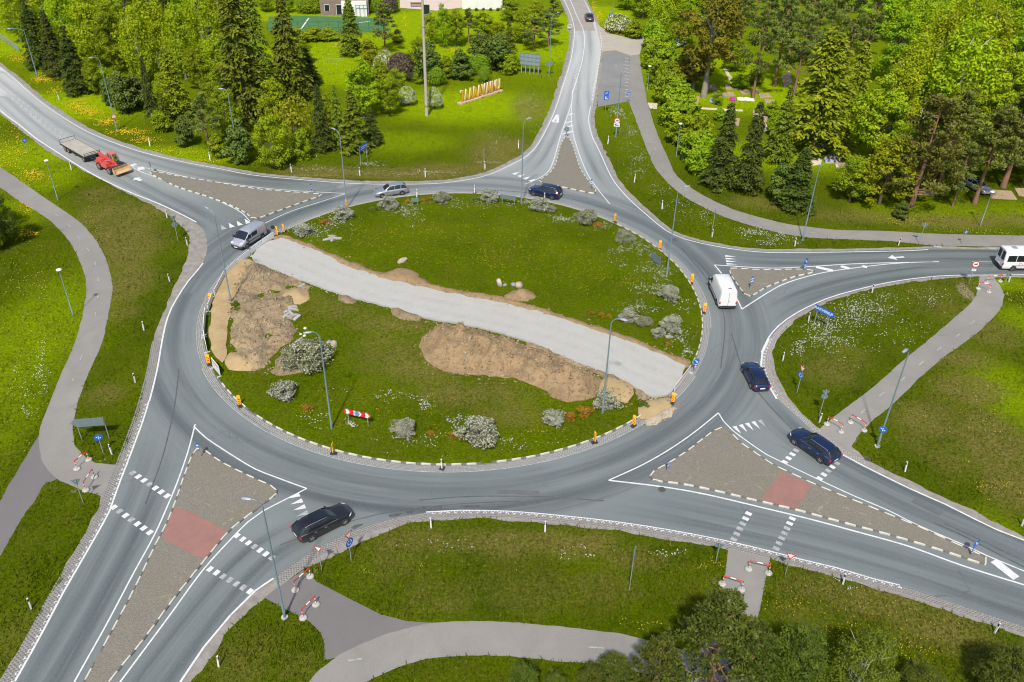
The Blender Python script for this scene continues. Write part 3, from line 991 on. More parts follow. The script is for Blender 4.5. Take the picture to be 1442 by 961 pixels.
setts(sub(aS, (1470, 893), (610, 722)), 0.8, 0.26, 0.19, 0.034, M_SETT, 1)
setts(sub(aS, (610, 722), (385, 815)), 1.0, 0.24, 0.17, 0.034, M_SETT, 2)
setts(sub(offset_line(aW, 0.0), (5, 985), (228, 478)), 1.0, 0.26, 0.19, 0.034, M_SETT, 3)
setts(sub(aESE, (1105, 455), (1215, 655)), 0.9, 0.26, 0.19, 0.034, M_SETTL, 4)
ISLG = [CEN + Vector((math.cos(R_(a)), math.sin(R_(a)))) * (RAD + 0.15) for a in np.arange(-195, 168, 1.2)]
setts(ISLG, -0.7, 0.24, 0.17, 0.045, M_SETTL, 5)
wline([CEN + Vector((math.cos(R_(a)), math.sin(R_(a)))) * (RAD + 0.95) for a in np.arange(-150, -28, 1.2)], 0.1, 'island_line', M_FADED, 0.029)
wline([CEN + Vector((math.cos(R_(a)), math.sin(R_(a)))) * (RAD + 0.95) for a in np.arange(-10, 168, 1.2)], 0.1, 'island_line', M_FADED, 0.029)
# ================================================================ grass, soil and the building site on the island
def blobs(lst, X, Y):
    a = np.zeros(X.shape)
    for b in lst:
        px, py, rx, amt = b[:4]
        ry = b[4] if len(b) > 4 else None
        c = G(px, py); m = MPP(px, py)
        sx = rx * m
        sy = sx if ry is None else ry * m
        d = ((X - c.x) / sx) ** 2 + ((Y - c.y) / sy) ** 2
        a = np.maximum(a, amt * np.exp(-d * d))
    return a


# places where the turf is dry, thin or trodden: (reading, radius across, amount, radius along)
DRY = [(150, 300, 40, .7, 45), (165, 330, 45, .95, 55), (185, 350, 40, .8, 60), (180, 400, 35, .75, 60), (205, 300, 35, .6), (140, 275, 30, .45), (175, 440, 25, .5), (150, 555, 25, .6), (195, 330, 30, .5),
       (705, 215, 45, 1.0, 60), (640, 240, 70, 1.0, 22), (560, 245, 90, 1.0, 20), (460, 243, 70, 1.0, 20), (745, 150, 25, .5, 60), (690, 195, 30, .5),
       (1360, 548, 50, 1.0, 34), (1315, 590, 55, .9, 45), (1395, 620, 55, .9, 70), (1425, 680, 45, 1.0, 60), (1340, 640, 45, .45), (1355, 505, 45, .6, 25), (1400, 470, 40, .5), (1290, 620, 30, .4), (1170, 520, 40, .55, 40), (1200, 500, 30, .35),
       (1150, 830, 60, .5, 30), (1240, 850, 70, .9, 30), (1320, 885, 70, .9, 35), (1400, 930, 50, .5, 40), (1130, 870, 40, .3),
       (600, 762, 70, .8, 24), (700, 765, 80, .9, 26), (800, 765, 70, .9, 24), (900, 790, 50, .5, 22), (620, 840, 60, .35, 30), (740, 830, 70, .35, 40), (850, 830, 60, .3, 30), (560, 790, 40, .35),
       (340, 930, 45, .35), (20, 900, 50, .2), (420, 935, 30, .3), (1000, 875, 40, .3),
       (1200, 305, 70, .6, 22), (1330, 312, 80, .75, 22), (1420, 310, 60, .7, 20), (1100, 290, 60, .5, 18), (1060, 285, 40, .4, 20),
       (560, 460, 70, .6, 22), (480, 440, 50, .55, 22), (600, 520, 60, .55, 40), (640, 560, 60, .6, 30), (720, 590, 50, .55, 25), (440, 425, 40, .5, 12), (700, 570, 50, .45), (545, 500, 50, .4),
       (1330, 420, 60, .3), (1360, 400, 20, .5)]
BARE = [(1362, 412, 14, .9, 34), (1205, 618, 9, .8, 18), (1228, 598, 6, .7, 16), (140, 650, 10, .7, 8), (90, 685, 16, .6, 10), (105, 690, 12, .6, 8), (1000, 820, 8, .8, 22), (1013, 805, 8, .7, 14), (905, 870, 20, .5, 8), (440, 800, 10, .7, 8),
        (1300, 262, 30, .5, 14), (1290, 320, 60, .35, 8), (690, 228, 40, .5, 8), (640, 243, 60, .5, 7), (560, 248, 60, .45, 6), (450, 247, 60, .5, 6), (1160, 300, 50, .3, 10)]
LUSH_SUNLIT = [(40, 480, 90, .55, 200), (20, 300, 60, .5), (30, 220, 90, .75, 60), (60, 250, 60, .6), (100, 150, 120, .8, 60), (250, 220, 120, .75, 40), (480, 90, 160, 1.0, 90), (650, 150, 120, .7, 70), (600, 60, 160, 1.0, 90), (680, 30, 150, 1., 60), (780, 60, 60, .9, 90), (560, 200, 90, .4, 40), (0, 60, 90, 1., 60), (850, 20, 40, 1., 40), (420, 20, 120, 1., 40),
        (1040, 130, 120, .9, 80), (1000, 100, 90, .9, 60), (1130, 220, 130, .8, 60), (1320, 300, 120, .45, 40), (1430, 300, 60, .5, 40), (1420, 400, 40, .6, 20), (1430, 560, 60, .55, 90), (1400, 740, 40, .3), (0, 600, 50, .4, 150), (1440, 450, 40, .5)]  # vivid meadow turf, and far lawns whose sunlight is put into the colour

# one ground sheet, fine where it is seen and running on to the horizon
gx = np.concatenate([[-3500, -1500, -700, -400, -260, -190], np.arange(-150, 150.1, 1.0), [190, 260, 400, 700, 1500, 3500]])
gy = np.concatenate([[-1500, -500, -150, -30], np.arange(0, 260.1, 1.0), [300, 380, 500, 800, 1500, 3500]])
GX, GY = np.meshgrid(gx, gy)
near = (GX > -152) & (GX < 152) & (GY > -2) & (GY < 262)
gz = np.zeros(GX.shape)
V = np.stack([GX, GY, gz], 2).reshape(-1, 3)
ny, nx = GX.shape
I = np.arange(nx * ny).reshape(ny, nx)
F = np.stack([I[:-1, :-1], I[:-1, 1:], I[1:, 1:], I[1:, :-1]], 2).reshape(-1, 4)
gm = np_mesh('grass_ground', V, F)


def ground_attrs(X, Y):
    rough = vnoise(X, Y, 6, 3) * 0.6 + vnoise(X, Y, 2.3, 4) * 0.4
    dry = blobs(DRY, X, Y) * (0.45 + 1.1 * rough)
    bare = blobs(BARE, X, Y) * (0.6 + 0.8 * rough)
    lush_sunlit = np.clip(blobs(LUSH_SUNLIT, X, Y) + 0.45 * np.clip((Y - 118) / 50, 0, 1), 0, 1)  # turf colour brightens with distance to imitate a sunlit far half
    return np.clip(dry * 1.35, 0, 1), np.clip(bare, 0, 1), lush_sunlit


ad, ab, al = ground_attrs(GX.ravel(), GY.ravel())
for k, a in (('dry', ad), ('bare', ab), ('lush_sunlit', al)):
    set_attr(gm, k, a)


def grass_mat(name, dark, mid, lush_sunlit, straw, soil, tall=1.0):
    m, nt, b = nodes(name)
    co = nt.nodes.new('ShaderNodeTexCoord').outputs['Object']
    A = lambda n: N(nt, 'ShaderNodeAttribute', attribute_name=n).outputs['Fac']
    n1 = noise(nt, 0.12, 5, 0.6, co, 0.5)
    n2 = noise(nt, 0.8, 6, 0.7, co, 0.4)
    n3 = noise(nt, 4.0, 5, 0.8, co)
    n4 = noise(nt, 13.0, 3, 0.7, co)
    col = mixc(nt, ramp(nt, n1, 0.35, 0.65), dark, mid)
    col = mixc(nt, A('lush_sunlit'), col, mixc(nt, ramp(nt, n2, 0.3, 0.7), lush_sunlit, tuple(x * 0.72 for x in lush_sunlit)))
    col = mixc(nt, math_(nt, 'MULTIPLY', ramp(nt, n2, 0.45, 0.66), 0.32), col, mixc(nt, 0.5, col, straw))
    lo = math_(nt, 'SUBTRACT', 1.0, A('lush_sunlit'))
    col = mixc(nt, math_(nt, 'MULTIPLY', math_(nt, 'MULTIPLY', ramp(nt, noise(nt, 0.33, 5, 0.7, co, 0.8), 0.47, 0.66), 0.5), lo), col, (0.100, 0.098, 0.010))
    d = math_(nt, 'MULTIPLY', A('dry'), ramp(nt, math_(nt, 'MULTIPLY_ADD', n3, 0.5, math_(nt, 'MULTIPLY', n2, 0.5)), 0.36, 0.54))
    col = mixc(nt, d, col, straw)
    d2 = math_(nt, 'MULTIPLY', A('dry'), ramp(nt, noise(nt, 1.6, 5, 0.7, co), 0.56, 0.7))
    col = mixc(nt, math_(nt, 'MULTIPLY', d2, 0.75), col, tuple(x * 0.36 for x in straw))
    col = mixc(nt, ramp(nt, math_(nt, 'ADD', A('bare'), math_(nt, 'MULTIPLY_ADD', n3, 0.6, -0.3)), 0.4, 0.6), col, soil)
    col = mixc(nt, math_(nt, 'MULTIPLY', ramp(nt, n3, 0.60, 0.36), 0.68), col, tuple(x * 0.38 for x in dark))
    col = mixc(nt, math_(nt, 'MULTIPLY', ramp(nt, n4, 0.5, 0.72), 0.5), col, tuple(min(1, x * 2.0) for x in mid))
    nt.links.new(col, b.inputs['Base Color'])
    b.inputs['Roughness'].default_value = 1.0
    b.inputs['Specular IOR Level'].default_value = 0.02
    bump(nt, b, math_(nt, 'MULTIPLY_ADD', n3, 0.6, math_(nt, 'MULTIPLY', n4, 0.4)), 0.9, 0.12 * tall)
    return m


M_GRASS = grass_mat('grass', (0.041, 0.070, 0.0005), (0.080, 0.114, 0.001), (0.300, 0.430, 0.001), (0.170, 0.140, 0.040), (0.26, 0.21, 0.135))
link('grass_ground', gm, M_GRASS)['kind'] = 'structure'


# ---------------------------------------------------------------- island lawn with kerb
top_e = [(381, 343), (397, 338), (425, 348), (460, 362), (490, 377), (535, 392), (572, 401), (634.6, 415), (719.5, 432), (770, 445), (827, 464.7), (877, 481), (920, 498), (950, 512), (966, 520)]
bot_e = [(947, 552), (942, 559), (920, 563), (906, 556), (882, 542), (860, 531), (807, 512), (757, 490), (719.5, 477), (660, 462), (597, 450), (555, 437), (510, 426), (480, 417), (422, 397), (392.5, 385), (360, 373), (355, 366), (362, 354)]
ROADBED = SM(top_e, 1.0) + SM(bot_e, 1.0)


def lawn_z(X, Y):
    r = np.hypot(X - CEN.x, Y - CEN.y)
    e = np.clip((RAD - r) / 3.0, 0, 1)
    e = e * np.where(pip(ROADBED, X, Y), 0, np.clip(pdist(ROADBED + ROADBED[:1], X, Y) / 1.5, 0, 1))
    return e * (0.10 + 0.12 * vnoise(X, Y, 5, 9) + 0.05 * vnoise(X, Y, 1.7, 10))


ILAWN = sheet('roundabout_lawn', LAWN, M_GRASS, 0.13, skirt=0.12, inner_step=0.9, zfun=lawn_z,
              attrs={'dry': lambda X, Y: ground_attrs(X, Y)[0], 'bare': lambda X, Y: ground_attrs(X, Y)[1], 'lush_sunlit': lambda X, Y: 0.06 + 0 * X})
ang = lambda px, py: math.degrees(math.atan2(G(px, py).y - CEN.y, G(px, py).x - CEN.x))
a_nw, a_w, a_s0, a_s1 = ang(400, 331), ang(316, 540), ang(918, 577), ang(975, 512)
a_n = ang(865, 315)
arc = lambda a0, a1: [CEN + Vector((math.cos(R_(a)), math.sin(R_(a)))) * (RAD + 0.02) for a in np.arange(a0, a1, 0.5)]
kerb(arc(a_w % 360, a_s0 % 360), ILAWN, 0.10, True, 0.03)
kerb(arc(a_s1, a_n), ILAWN, 0.10, True, 0.03)
kerb(arc(a_n, a_nw), ILAWN, 0.10, False, 0.0)

# crushed-stone road being built across the island
STONE = ROADBED


def stone_mat():
    m, nt, b = nodes('crushed_stone')
    co = nt.nodes.new('ShaderNodeTexCoord').outputs['Object']
    v = N(nt, 'ShaderNodeTexVoronoi', i_Scale=16.0)
    nt.links.new(co, v.inputs['Vector'])
    s = nt.nodes.new('ShaderNodeSeparateColor'); nt.links.new(v.outputs['Color'], s.inputs[0])
    col = mixc(nt, s.outputs[0], (0.325, 0.325, 0.308), (0.385, 0.385, 0.37))
    col = mixc(nt, math_(nt, 'MULTIPLY', ramp(nt, noise(nt, 0.35, 5, 0.65, co), 0.4, 0.75), 0.5), col, (0.335, 0.32, 0.28))
    col = mixc(nt, math_(nt, 'MULTIPLY', ramp(nt, noise(nt, 2.5, 4, 0.7, co), 0.55, 0.8), 0.4), col, (0.42, 0.425, 0.415))
    ru = math_(nt, 'MULTIPLY', N(nt, 'ShaderNodeAttribute', attribute_name='rut').outputs['Fac'], ramp(nt, noise(nt, 0.5, 4, 0.6, co), 0.35, 0.65))
    col = mixc(nt, math_(nt, 'MULTIPLY', ru, 0.55), col, (0.275, 0.268, 0.245))
    nt.links.new(col, b.inputs['Base Color'])
    b.inputs['Roughness'].default_value = 0.95
    bump(nt, b, v.outputs['Distance'], 0.5, 0.05)
    return m


M_STONE = stone_mat()


def soil_mat(name, a, b_, c):
    m, nt, b = nodes(name)
    co = nt.nodes.new('ShaderNodeTexCoord').outputs['Object']
    n1, n2, n3 = noise(nt, 0.35, 5, 0.65, co, 0.5), noise(nt, 2.2, 5, 0.7, co), noise(nt, 9, 3, 0.7, co)
    col = mixc(nt, ramp(nt, n1, 0.35, 0.65), a, b_)
    col = mixc(nt, math_(nt, 'MULTIPLY', ramp(nt, n2, 0.48, 0.64), 0.75), col, c)
    col = mixc(nt, math_(nt, 'MULTIPLY', ramp(nt, n3, 0.62, 0.72), 0.7), col, (0.40, 0.36, 0.28))
    col = mixc(nt, math_(nt, 'MULTIPLY', ramp(nt, n3, 0.42, 0.3), 0.5), col, tuple(x * 0.45 for x in c))
    nt.links.new(col, b.inputs['Base Color'])
    b.inputs['Roughness'].default_value = 0.95
    b.inputs['Specular IOR Level'].default_value = 0.1
    bump(nt, b, math_(nt, 'MULTIPLY_ADD', n2, 0.6, math_(nt, 'MULTIPLY', n3, 0.4)), 0.9, 0.18)
    return m


M_SOIL = soil_mat('dug_soil', (0.29, 0.205, 0.115), (0.225, 0.16, 0.09), (0.17, 0.12, 0.07))
M_SOIL2 = soil_mat('grey_dug_soil', (0.33, 0.25, 0.15), (0.20, 0.152, 0.095), (0.105, 0.085, 0.056))
ZI = 0.24


HEAPZ = {}


def heap(name, px, height, m, seed, step=0.45, rough=0.3, edge=1.6, z=0.16, ragged=0.5, kind='structure', label=None, cat=None):
    """moulded heap over an outline"""
    L = cr(W2(px), 0.7, closed=True)
    r = random.Random(seed)
    L = [p + Vector((r.uniform(-1, 1), r.uniform(-1, 1))) * ragged * 0.4 for p in L]
    ring = L + [L[0]]

    def zf(X, Y):
        d = pdist(ring, X, Y)
        e = np.clip(d / edge, 0, 1); e = e * e * (3 - 2 * e)
        return e * height * (0.65 + rough * 1.6 * (vnoise(X, Y, 2.6, seed) - 0.35) + rough * 1.5 * (vnoise(X, Y, 0.9, seed + 1) - 0.5)) + np.clip(d / 0.3, 0, 1) * 0.10
    o = sheet(name, L, m, z, inner_step=step, zfun=zf, kind=kind)
    HEAPZ[seed] = (L, z, zf)
    if label:
        tag(o, label, cat)
    return o


MIDL = SM([(365, 352), (425, 372), (490, 400), (560, 422), (640, 440), (740, 462), (830, 492), (900, 525), (965, 550)], 1.0)
sheet('crushed_stone_road', rag(STONE, 0.14, 8), M_STONE, ZI + 0.13, skirt=0.3, inner_step=0.6, attrs={'rut': lambda X, Y: np.maximum(np.exp(-((pdist(MIDL, X, Y) - 0.95) / 0.3) ** 2), 0.7 * np.exp(-((pdist(MIDL, X, Y) - 2.6) / 0.35) ** 2))})
# cut banks on both sides of it, trodden soil, sand
heap('soil_bank', [(378, 338), (397, 333), (430, 343), (462, 356), (495, 371), (540, 386), (556, 380), (585, 384), (600, 398), (640, 410), (700, 419), (725, 425), (775, 440), (830, 459), (880, 474), (925, 492), (955, 505), (972, 512), (966, 522), (945, 512), (915, 500), (870, 482), (825, 467), (768, 448), (718, 435), (633, 418), (571, 404), (533, 395), (488, 380), (458, 365), (424, 350), (398, 341)], 0.4, M_SOIL, 11, 0.4, 0.5, 0.8, 0.2, 0.5)
heap('soil_bank', [(740, 483), (760, 489), (808, 511), (862, 530), (885, 541), (910, 555), (916, 563), (905, 567), (893, 553), (862, 540), (835, 527), (800, 514), (755, 495)], 0.3, M_SOIL2, 12, 0.4, 0.5, 0.7, 0.2, 0.5)
heap('soil_bank', [(553, 436), (575, 440), (597, 448), (590, 457), (565, 455), (548, 447)], 0.35, M_SOIL2, 13, 0.4, 0.5, 0.7)
heap('soil_bank', [(478, 418), (492, 419), (502, 426), (500, 434), (485, 432), (476, 426)], 0.3, M_SOIL2, 14, 0.35, 0.5, 0.7)
heap('dug_ground', [(352, 368), (380, 381), (400, 389), (428, 399), (437, 412), (425, 432), (410, 440), (412, 455), (420, 464), (414, 480), (398, 492), (385, 505), (372, 522), (355, 526), (330, 500), (322, 470), (322, 430), (330, 400)], 0.55, M_SOIL2, 15, 0.4, 1.0, 1.5, 0.18, 0.6)
heap('sand_strip', [(350, 368), (362, 378), (352, 392), (340, 405), (331, 425), (325, 445), (322, 465), (318, 490), (322, 505), (315, 515), (305, 507), (298, 495), (296, 470), (299, 440), (306, 412), (320, 388), (336, 374)], 0.18, M_SAND, 16, 0.6, 0.25, 1.2, 0.36, 0.3)
heap('sand_heap', [(316, 510), (322, 500), (338, 498), (352, 503), (364, 510), (368, 519), (360, 526), (340, 526), (322, 523)], 1.1, M_SAND, 17, 0.4, 0.18, 2.0, 0.25, 0.2, 'thing', 'small heap of yellow sand at the western edge of the lawn beside the striped board', 'sand heap')
heap('sand_heap', [(398, 416), (410, 409), (424, 408), (434, 414), (436, 424), (424, 432), (408, 433), (398, 428)], 0.8, M_SAND, 18, 0.4, 0.18, 1.6, 0.3, 0.2, 'thing', 'low flat heap of yellow sand next to the crushed-stone road near the broken kerb pieces', 'sand heap')
heap('soil_heap', [(608, 463), (630, 459), (660, 463), (684.5, 469), (725, 484), (757, 493), (795, 508), (832, 528), (848, 540), (845, 557), (832, 567), (802, 573), (782, 570), (768, 557), (740, 543), (700, 537), (650, 534), (620, 526), (600, 515), (587, 500), (588, 485)], 1.9, M_SOIL, 19, 0.4, 0.5, 3.0, 0.2, 0.6, 'thing', 'long brown heap of dug soil along the south side of the crushed-stone road', 'soil heap')
heap('soil_bank', [(846, 538), (872, 537), (890, 548), (893, 560), (880, 571), (862, 566), (845, 560)], 0.25, M_SAND, 20, 0.4, 0.4, 1.2, 0.3, 0.5)
heap('soil_heap', [(708, 420), (722, 412), (742, 409), (755, 414), (758, 421), (745, 428), (722, 428)], 0.9, M_SOIL, 21, 0.35, 0.4, 1.4, 0.2, 0.4, 'thing', 'small soil heap with stones on the lawn north of the crushed-stone road', 'soil heap')
heap('dug_ground', [(383, 520), (398, 500), (420, 505), (455, 510), (462, 522), (430, 532), (400, 537), (380, 533)], 0.2, M_SOIL2, 22, 0.45, 0.5, 1.2, 0.2, 0.6)
heap('sand_spill', [(893, 575), (908, 565), (925, 562), (945, 562), (948, 572), (930, 582), (912, 592), (900, 592)], 0.12, M_SAND, 23, 0.4, 0.4, 1.0, 0.12, 0.5)
heap('sand_spill', [(905, 590), (922, 588), (945, 574), (953, 576), (935, 592), (912, 602)], 0.0, mat('dusty_sand', (0.42, 0.36, 0.26), (0.30, 0.28, 0.25), 1.5, 0.95), 24, 0.5, 0.2, 0.5, 0.03, 0.5)
# ================================================================ vegetation
def unit(a):
    return a / (np.linalg.norm(a, axis=-1, keepdims=True) + 1e-9)


def rdir(r, n):
    return unit(r.normal(size=(n, 3)))


def leaves(C, A, Nn, L, W):
    """one small pointed leaf-clump face per centre"""
    A = unit(A); B = unit(np.cross(Nn, A))
    L = np.broadcast_to(L, (len(C),))[:, None]; W = np.broadcast_to(W, (len(C),))[:, None]
    V = np.stack([C - A * L / 2, C + B * W / 2 + A * L * 0.08, C + A * L / 2, C - B * W / 2 + A * L * 0.08], 1).reshape(-1, 3)
    return V, np.arange(len(V)).reshape(-1, 4)


def leaf_mesh(name, parts, m):
    """parts: list of (V, F, tint per face)"""
    Vs, Fs, Ts, o = [], [], [], 0
    for V, F, t in parts:
        Vs.append(V); Fs.append(F + o); Ts.append(np.broadcast_to(t, (len(F),))); o += len(V)
    me = np_mesh(name, np.concatenate(Vs), np.concatenate(Fs))
    if len(me.polygons) == sum(len(f) for f in Fs):
        set_attr(me, 'tint', np.concatenate(Ts), 'FACE')
    me.materials.append(m)
    return me


def trunk_mesh(name, h, r, m, limbs=(), seed=0, lean=0.02):
    rr = random.Random(seed)
    b = MB()
    pts, rad = [], []
    for i in range(6):
        t = i / 5
        pts.append((rr.uniform(-1, 1) * lean * h * t, rr.uniform(-1, 1) * lean * h * t, h * t - (0.1 if i == 0 else 0)))
        rad.append(r * (1 - 0.85 * t) * (1.25 if i == 0 else 1))
    b.tube(pts, rad, 7)
    for z0, az, el, ln, lr in limbs:
        t = z0 / h
        p = Vector((0, 0, z0))
        d = Vector((math.cos(az) * math.cos(el), math.sin(az) * math.cos(el), math.sin(el)))
        q = p + d * ln * 0.5 + Vector((0, 0, ln * 0.06))
        e = p + d * ln + Vector((0, 0, ln * 0.2))
        b.tube([p, q, e], [lr, lr * 0.65, lr * 0.2], 5)
    me = b.mesh(name)
    me.materials.append(m)
    return me


BARK = mat('bark', (0.12, 0.095, 0.07), (0.07, 0.055, 0.042), 3, 0.95, bmp=0.6)
BARKP = mat('pine_bark', (0.26, 0.135, 0.07), (0.13, 0.085, 0.06), 1.2, 0.95, bmp=0.6)
BARKB = mat('birch_bark', (0.62, 0.60, 0.55), (0.30, 0.29, 0.27), 2.5, 0.8)
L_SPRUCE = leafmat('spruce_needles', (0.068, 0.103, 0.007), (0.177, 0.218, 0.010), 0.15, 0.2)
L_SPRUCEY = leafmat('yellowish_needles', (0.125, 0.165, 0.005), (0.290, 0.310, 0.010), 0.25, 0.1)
L_PINE = leafmat('pine_needles', (0.099, 0.138, 0.024), (0.207, 0.259, 0.039), 0.15, 0.15)
L_BPINE = leafmat('brownish_pine_needles', (0.090, 0.110, 0.016), (0.196, 0.206, 0.028), 0.15, 0.12)
L_BIRCH = leafmat('birch_leaves', (0.232, 0.316, 0.004), (0.455, 0.544, 0.007), 0.42, 0.15)
L_MAPLE = leafmat('bright_leaves', (0.178, 0.287, 0.004), (0.385, 0.522, 0.004), 0.35, 0.12)
L_GREEN = leafmat('shrub_leaves', (0.159, 0.250, 0.004), (0.339, 0.433, 0.007), 0.38, 0.2)
L_YELLOW = leafmat('yellow_green_leaves', (0.194, 0.241, 0.004), (0.355, 0.394, 0.008), 0.38, 0.15)
L_DARK = leafmat('juniper_needles', (0.055, 0.089, 0.011), (0.131, 0.174, 0.020), 0.12, 0.15)
L_OLIVE = leafmat('olive_leaves', (0.054, 0.080, 0.005), (0.119, 0.149, 0.010), 0.25, 0.1)
L_FGY = leafmat('fresh_birch_leaves', (0.094, 0.122, 0.007), (0.188, 0.219, 0.015), 0.3, 0.05)
L_FGP = leafmat('olive_pine_needles', (0.044, 0.062, 0.006), (0.112, 0.135, 0.012), 0.15, 0.05)
L_SPRUCED = leafmat('dark_spruce_needles', (0.034, 0.054, 0.008), (0.085, 0.115, 0.012), 0.12, 0.1)
L_OCHRE = leafmat('ochre_leaves', (0.120, 0.125, 0.007), (0.245, 0.205, 0.012), 0.3, 0.08)
L_PURPLE = leafmat('purple_leaves', (0.075, 0.060, 0.042), (0.14, 0.11, 0.075), 0.2, 0.1)
L_SPIR = leafmat('greyish_leaves', (0.100, 0.115, 0.040), (0.260, 0.270, 0.150), 0.2, 0.1)
L_BLOS = leafmat('white_blossom', (0.42, 0.43, 0.35), (0.60, 0.61, 0.54), 0.2, 0.06)
L_ORANGE = leafmat('orange_leaves', (0.20, 0.105, 0.008), (0.34, 0.19, 0.012), 0.2, 0.1)
L_WEEP = leafmat('willow_leaves', (0.130, 0.221, 0.008), (0.247, 0.364, 0.016), 0.35, 0.1)


def spruce_crown(seed, m, h=10.0, r=2.4, n=5200, low=0.04, power=0.85, leaf=0.46):
    g = np.random.RandomState(seed)
    nb = 120
    bt = np.sort(g.uniform(low, 0.97, nb) ** 0.92)                # branch heights
    baz = np.arange(nb) * 2.399 + g.uniform(-.5, .5, nb)
    bl = r * (1 - bt) ** power * g.uniform(0.68, 1.15, nb) + 0.12
    k = g.choice(nb, n, p=(bl + 0.25) / (bl + 0.25).sum())
    s = g.uniform(0.12, 1.0, n) ** 0.7
    d = np.stack([np.cos(baz[k]), np.sin(baz[k]), np.zeros(n)], 1)
    side = np.stack([-d[:, 1], d[:, 0], np.zeros(n)], 1)
    sp = g.normal(size=n) * (0.12 + 0.20 * bl[k] * (1 - s * 0.5)) * 0.8
    C = d * (bl[k] * s)[:, None] + side * sp[:, None]
    C[:, 2] = h * bt[k] + 0.25 * bl[k] - 0.42 * bl[k] * s ** 1.4 + g.normal(size=n) * 0.07
    A = d * 0.8 + side * np.sign(sp)[:, None] * 0.7 + np.array([0, 0, -0.28]) + g.normal(size=(n, 3)) * 0.22
    Nn = np.array([0, 0, 1.0]) + g.normal(size=(n, 3)) * 0.42
    V, F = leaves(C, A, Nn, leaf * g.uniform(.6, 1.25, n), leaf * 0.42 * g.uniform(.6, 1.3, n))
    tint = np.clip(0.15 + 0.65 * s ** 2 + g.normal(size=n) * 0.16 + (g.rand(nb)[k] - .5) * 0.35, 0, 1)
    return leaf_mesh('crown', [(V, F, tint)], m)


def clump_crown(seed, m, h=10.0, r=3.0, z0=3.0, nc=46, per=110, leaf=0.30, cr_=0.75, shape=1.0, droop=0.0, flat=1.0):
    """broad crown: leaf clumps spread through an uneven volume"""
    g = np.random.RandomState(seed)
    u = rdir(g, nc)
    rad = g.uniform(0.35, 1.0, nc) ** 0.5
    H = (h - z0) / 2
    lobe = 0.85 + 0.3 * np.sin(3 * np.arctan2(u[:, 1], u[:, 0]) + seed) * g.rand(nc)
    CC = np.stack([u[:, 0] * r * rad * lobe, u[:, 1] * r * rad * lobe, z0 + H + u[:, 2] * H * rad], 1)
    t = np.clip((CC[:, 2] - z0) / (h - z0), 0, 1)
    CC[:, :2] *= (1 - shape * 0.55 * t ** 2)[:, None]
    n = nc * per
    k = np.repeat(np.arange(nc), per)
    cs = cr_ * g.uniform(0.6, 1.3, nc)
    d = rdir(g, n)
    q = g.uniform(0.2, 1.0, n) ** 0.45
    C = CC[k] + d * (cs[k] * q)[:, None] * np.array([1, 1, 0.62 * flat])
    C[:, 2] -= droop * g.rand(n) ** 2 * cs[k] * 1.6
    Nn = d * 0.7 + np.array([0, 0, 0.55]) + g.normal(size=(n, 3)) * 0.45
    A = np.cross(Nn, g.normal(size=(n, 3))) + np.array([0, 0, -droop])
    V, F = leaves(C, A, Nn, leaf * g.uniform(.6, 1.35, n), leaf * 0.62 * g.uniform(.6, 1.3, n))
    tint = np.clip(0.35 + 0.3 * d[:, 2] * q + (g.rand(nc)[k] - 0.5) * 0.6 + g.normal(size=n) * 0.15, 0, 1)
    return leaf_mesh('crown', [(V, F, tint)], m)


def pine_crown(seed, m, h=10.0, r=2.8, z0=3.2, nc=44, per=95, leaf=0.36, cs_=1.0):
    g = np.random.RandomState(seed)
    t = g.uniform(0, 1, nc) ** 0.8
    az = np.arange(nc) * 2.4 + g.uniform(-.6, .6, nc)
    R = r * (1 - 0.75 * t ** 1.6) * g.uniform(0.35, 1.05, nc)
    CC = np.stack([np.cos(az) * R, np.sin(az) * R, z0 + (h - z0 - 0.3) * t - 0.12 * R + g.normal(size=nc) * .15], 1)
    n = nc * per
    k = np.repeat(np.arange(nc), per)
    cs = g.uniform(0.55, 1.0, nc) * (0.55 + 0.3 * (1 - t)) * cs_
    d = rdir(g, n)
    q = g.uniform(0.05, 1, n) ** 0.5
    C = CC[k] + d * (cs[k] * q)[:, None] * np.array([1.15, 1.15, 0.5])
    A = d + np.array([0, 0, 0.35]) + g.normal(size=(n, 3)) * 0.3
    V, F = leaves(C, A, g.normal(size=(n, 3)) * 0.6 + np.array([0, 0, 0.7]), leaf * g.uniform(.6, 1.3, n), leaf * 0.4 * g.uniform(.6, 1.3, n))
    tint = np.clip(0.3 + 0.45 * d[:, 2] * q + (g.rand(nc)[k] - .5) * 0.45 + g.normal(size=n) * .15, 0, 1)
    return leaf_mesh('crown', [(V, F, tint)], m), [(max(0.5, c[2] - 0.35 * x), a, 0.18, x * 0.9, 0.07) for c, a, x in zip(CC[::2], az[::2], R[::2]) if x > 0.5]


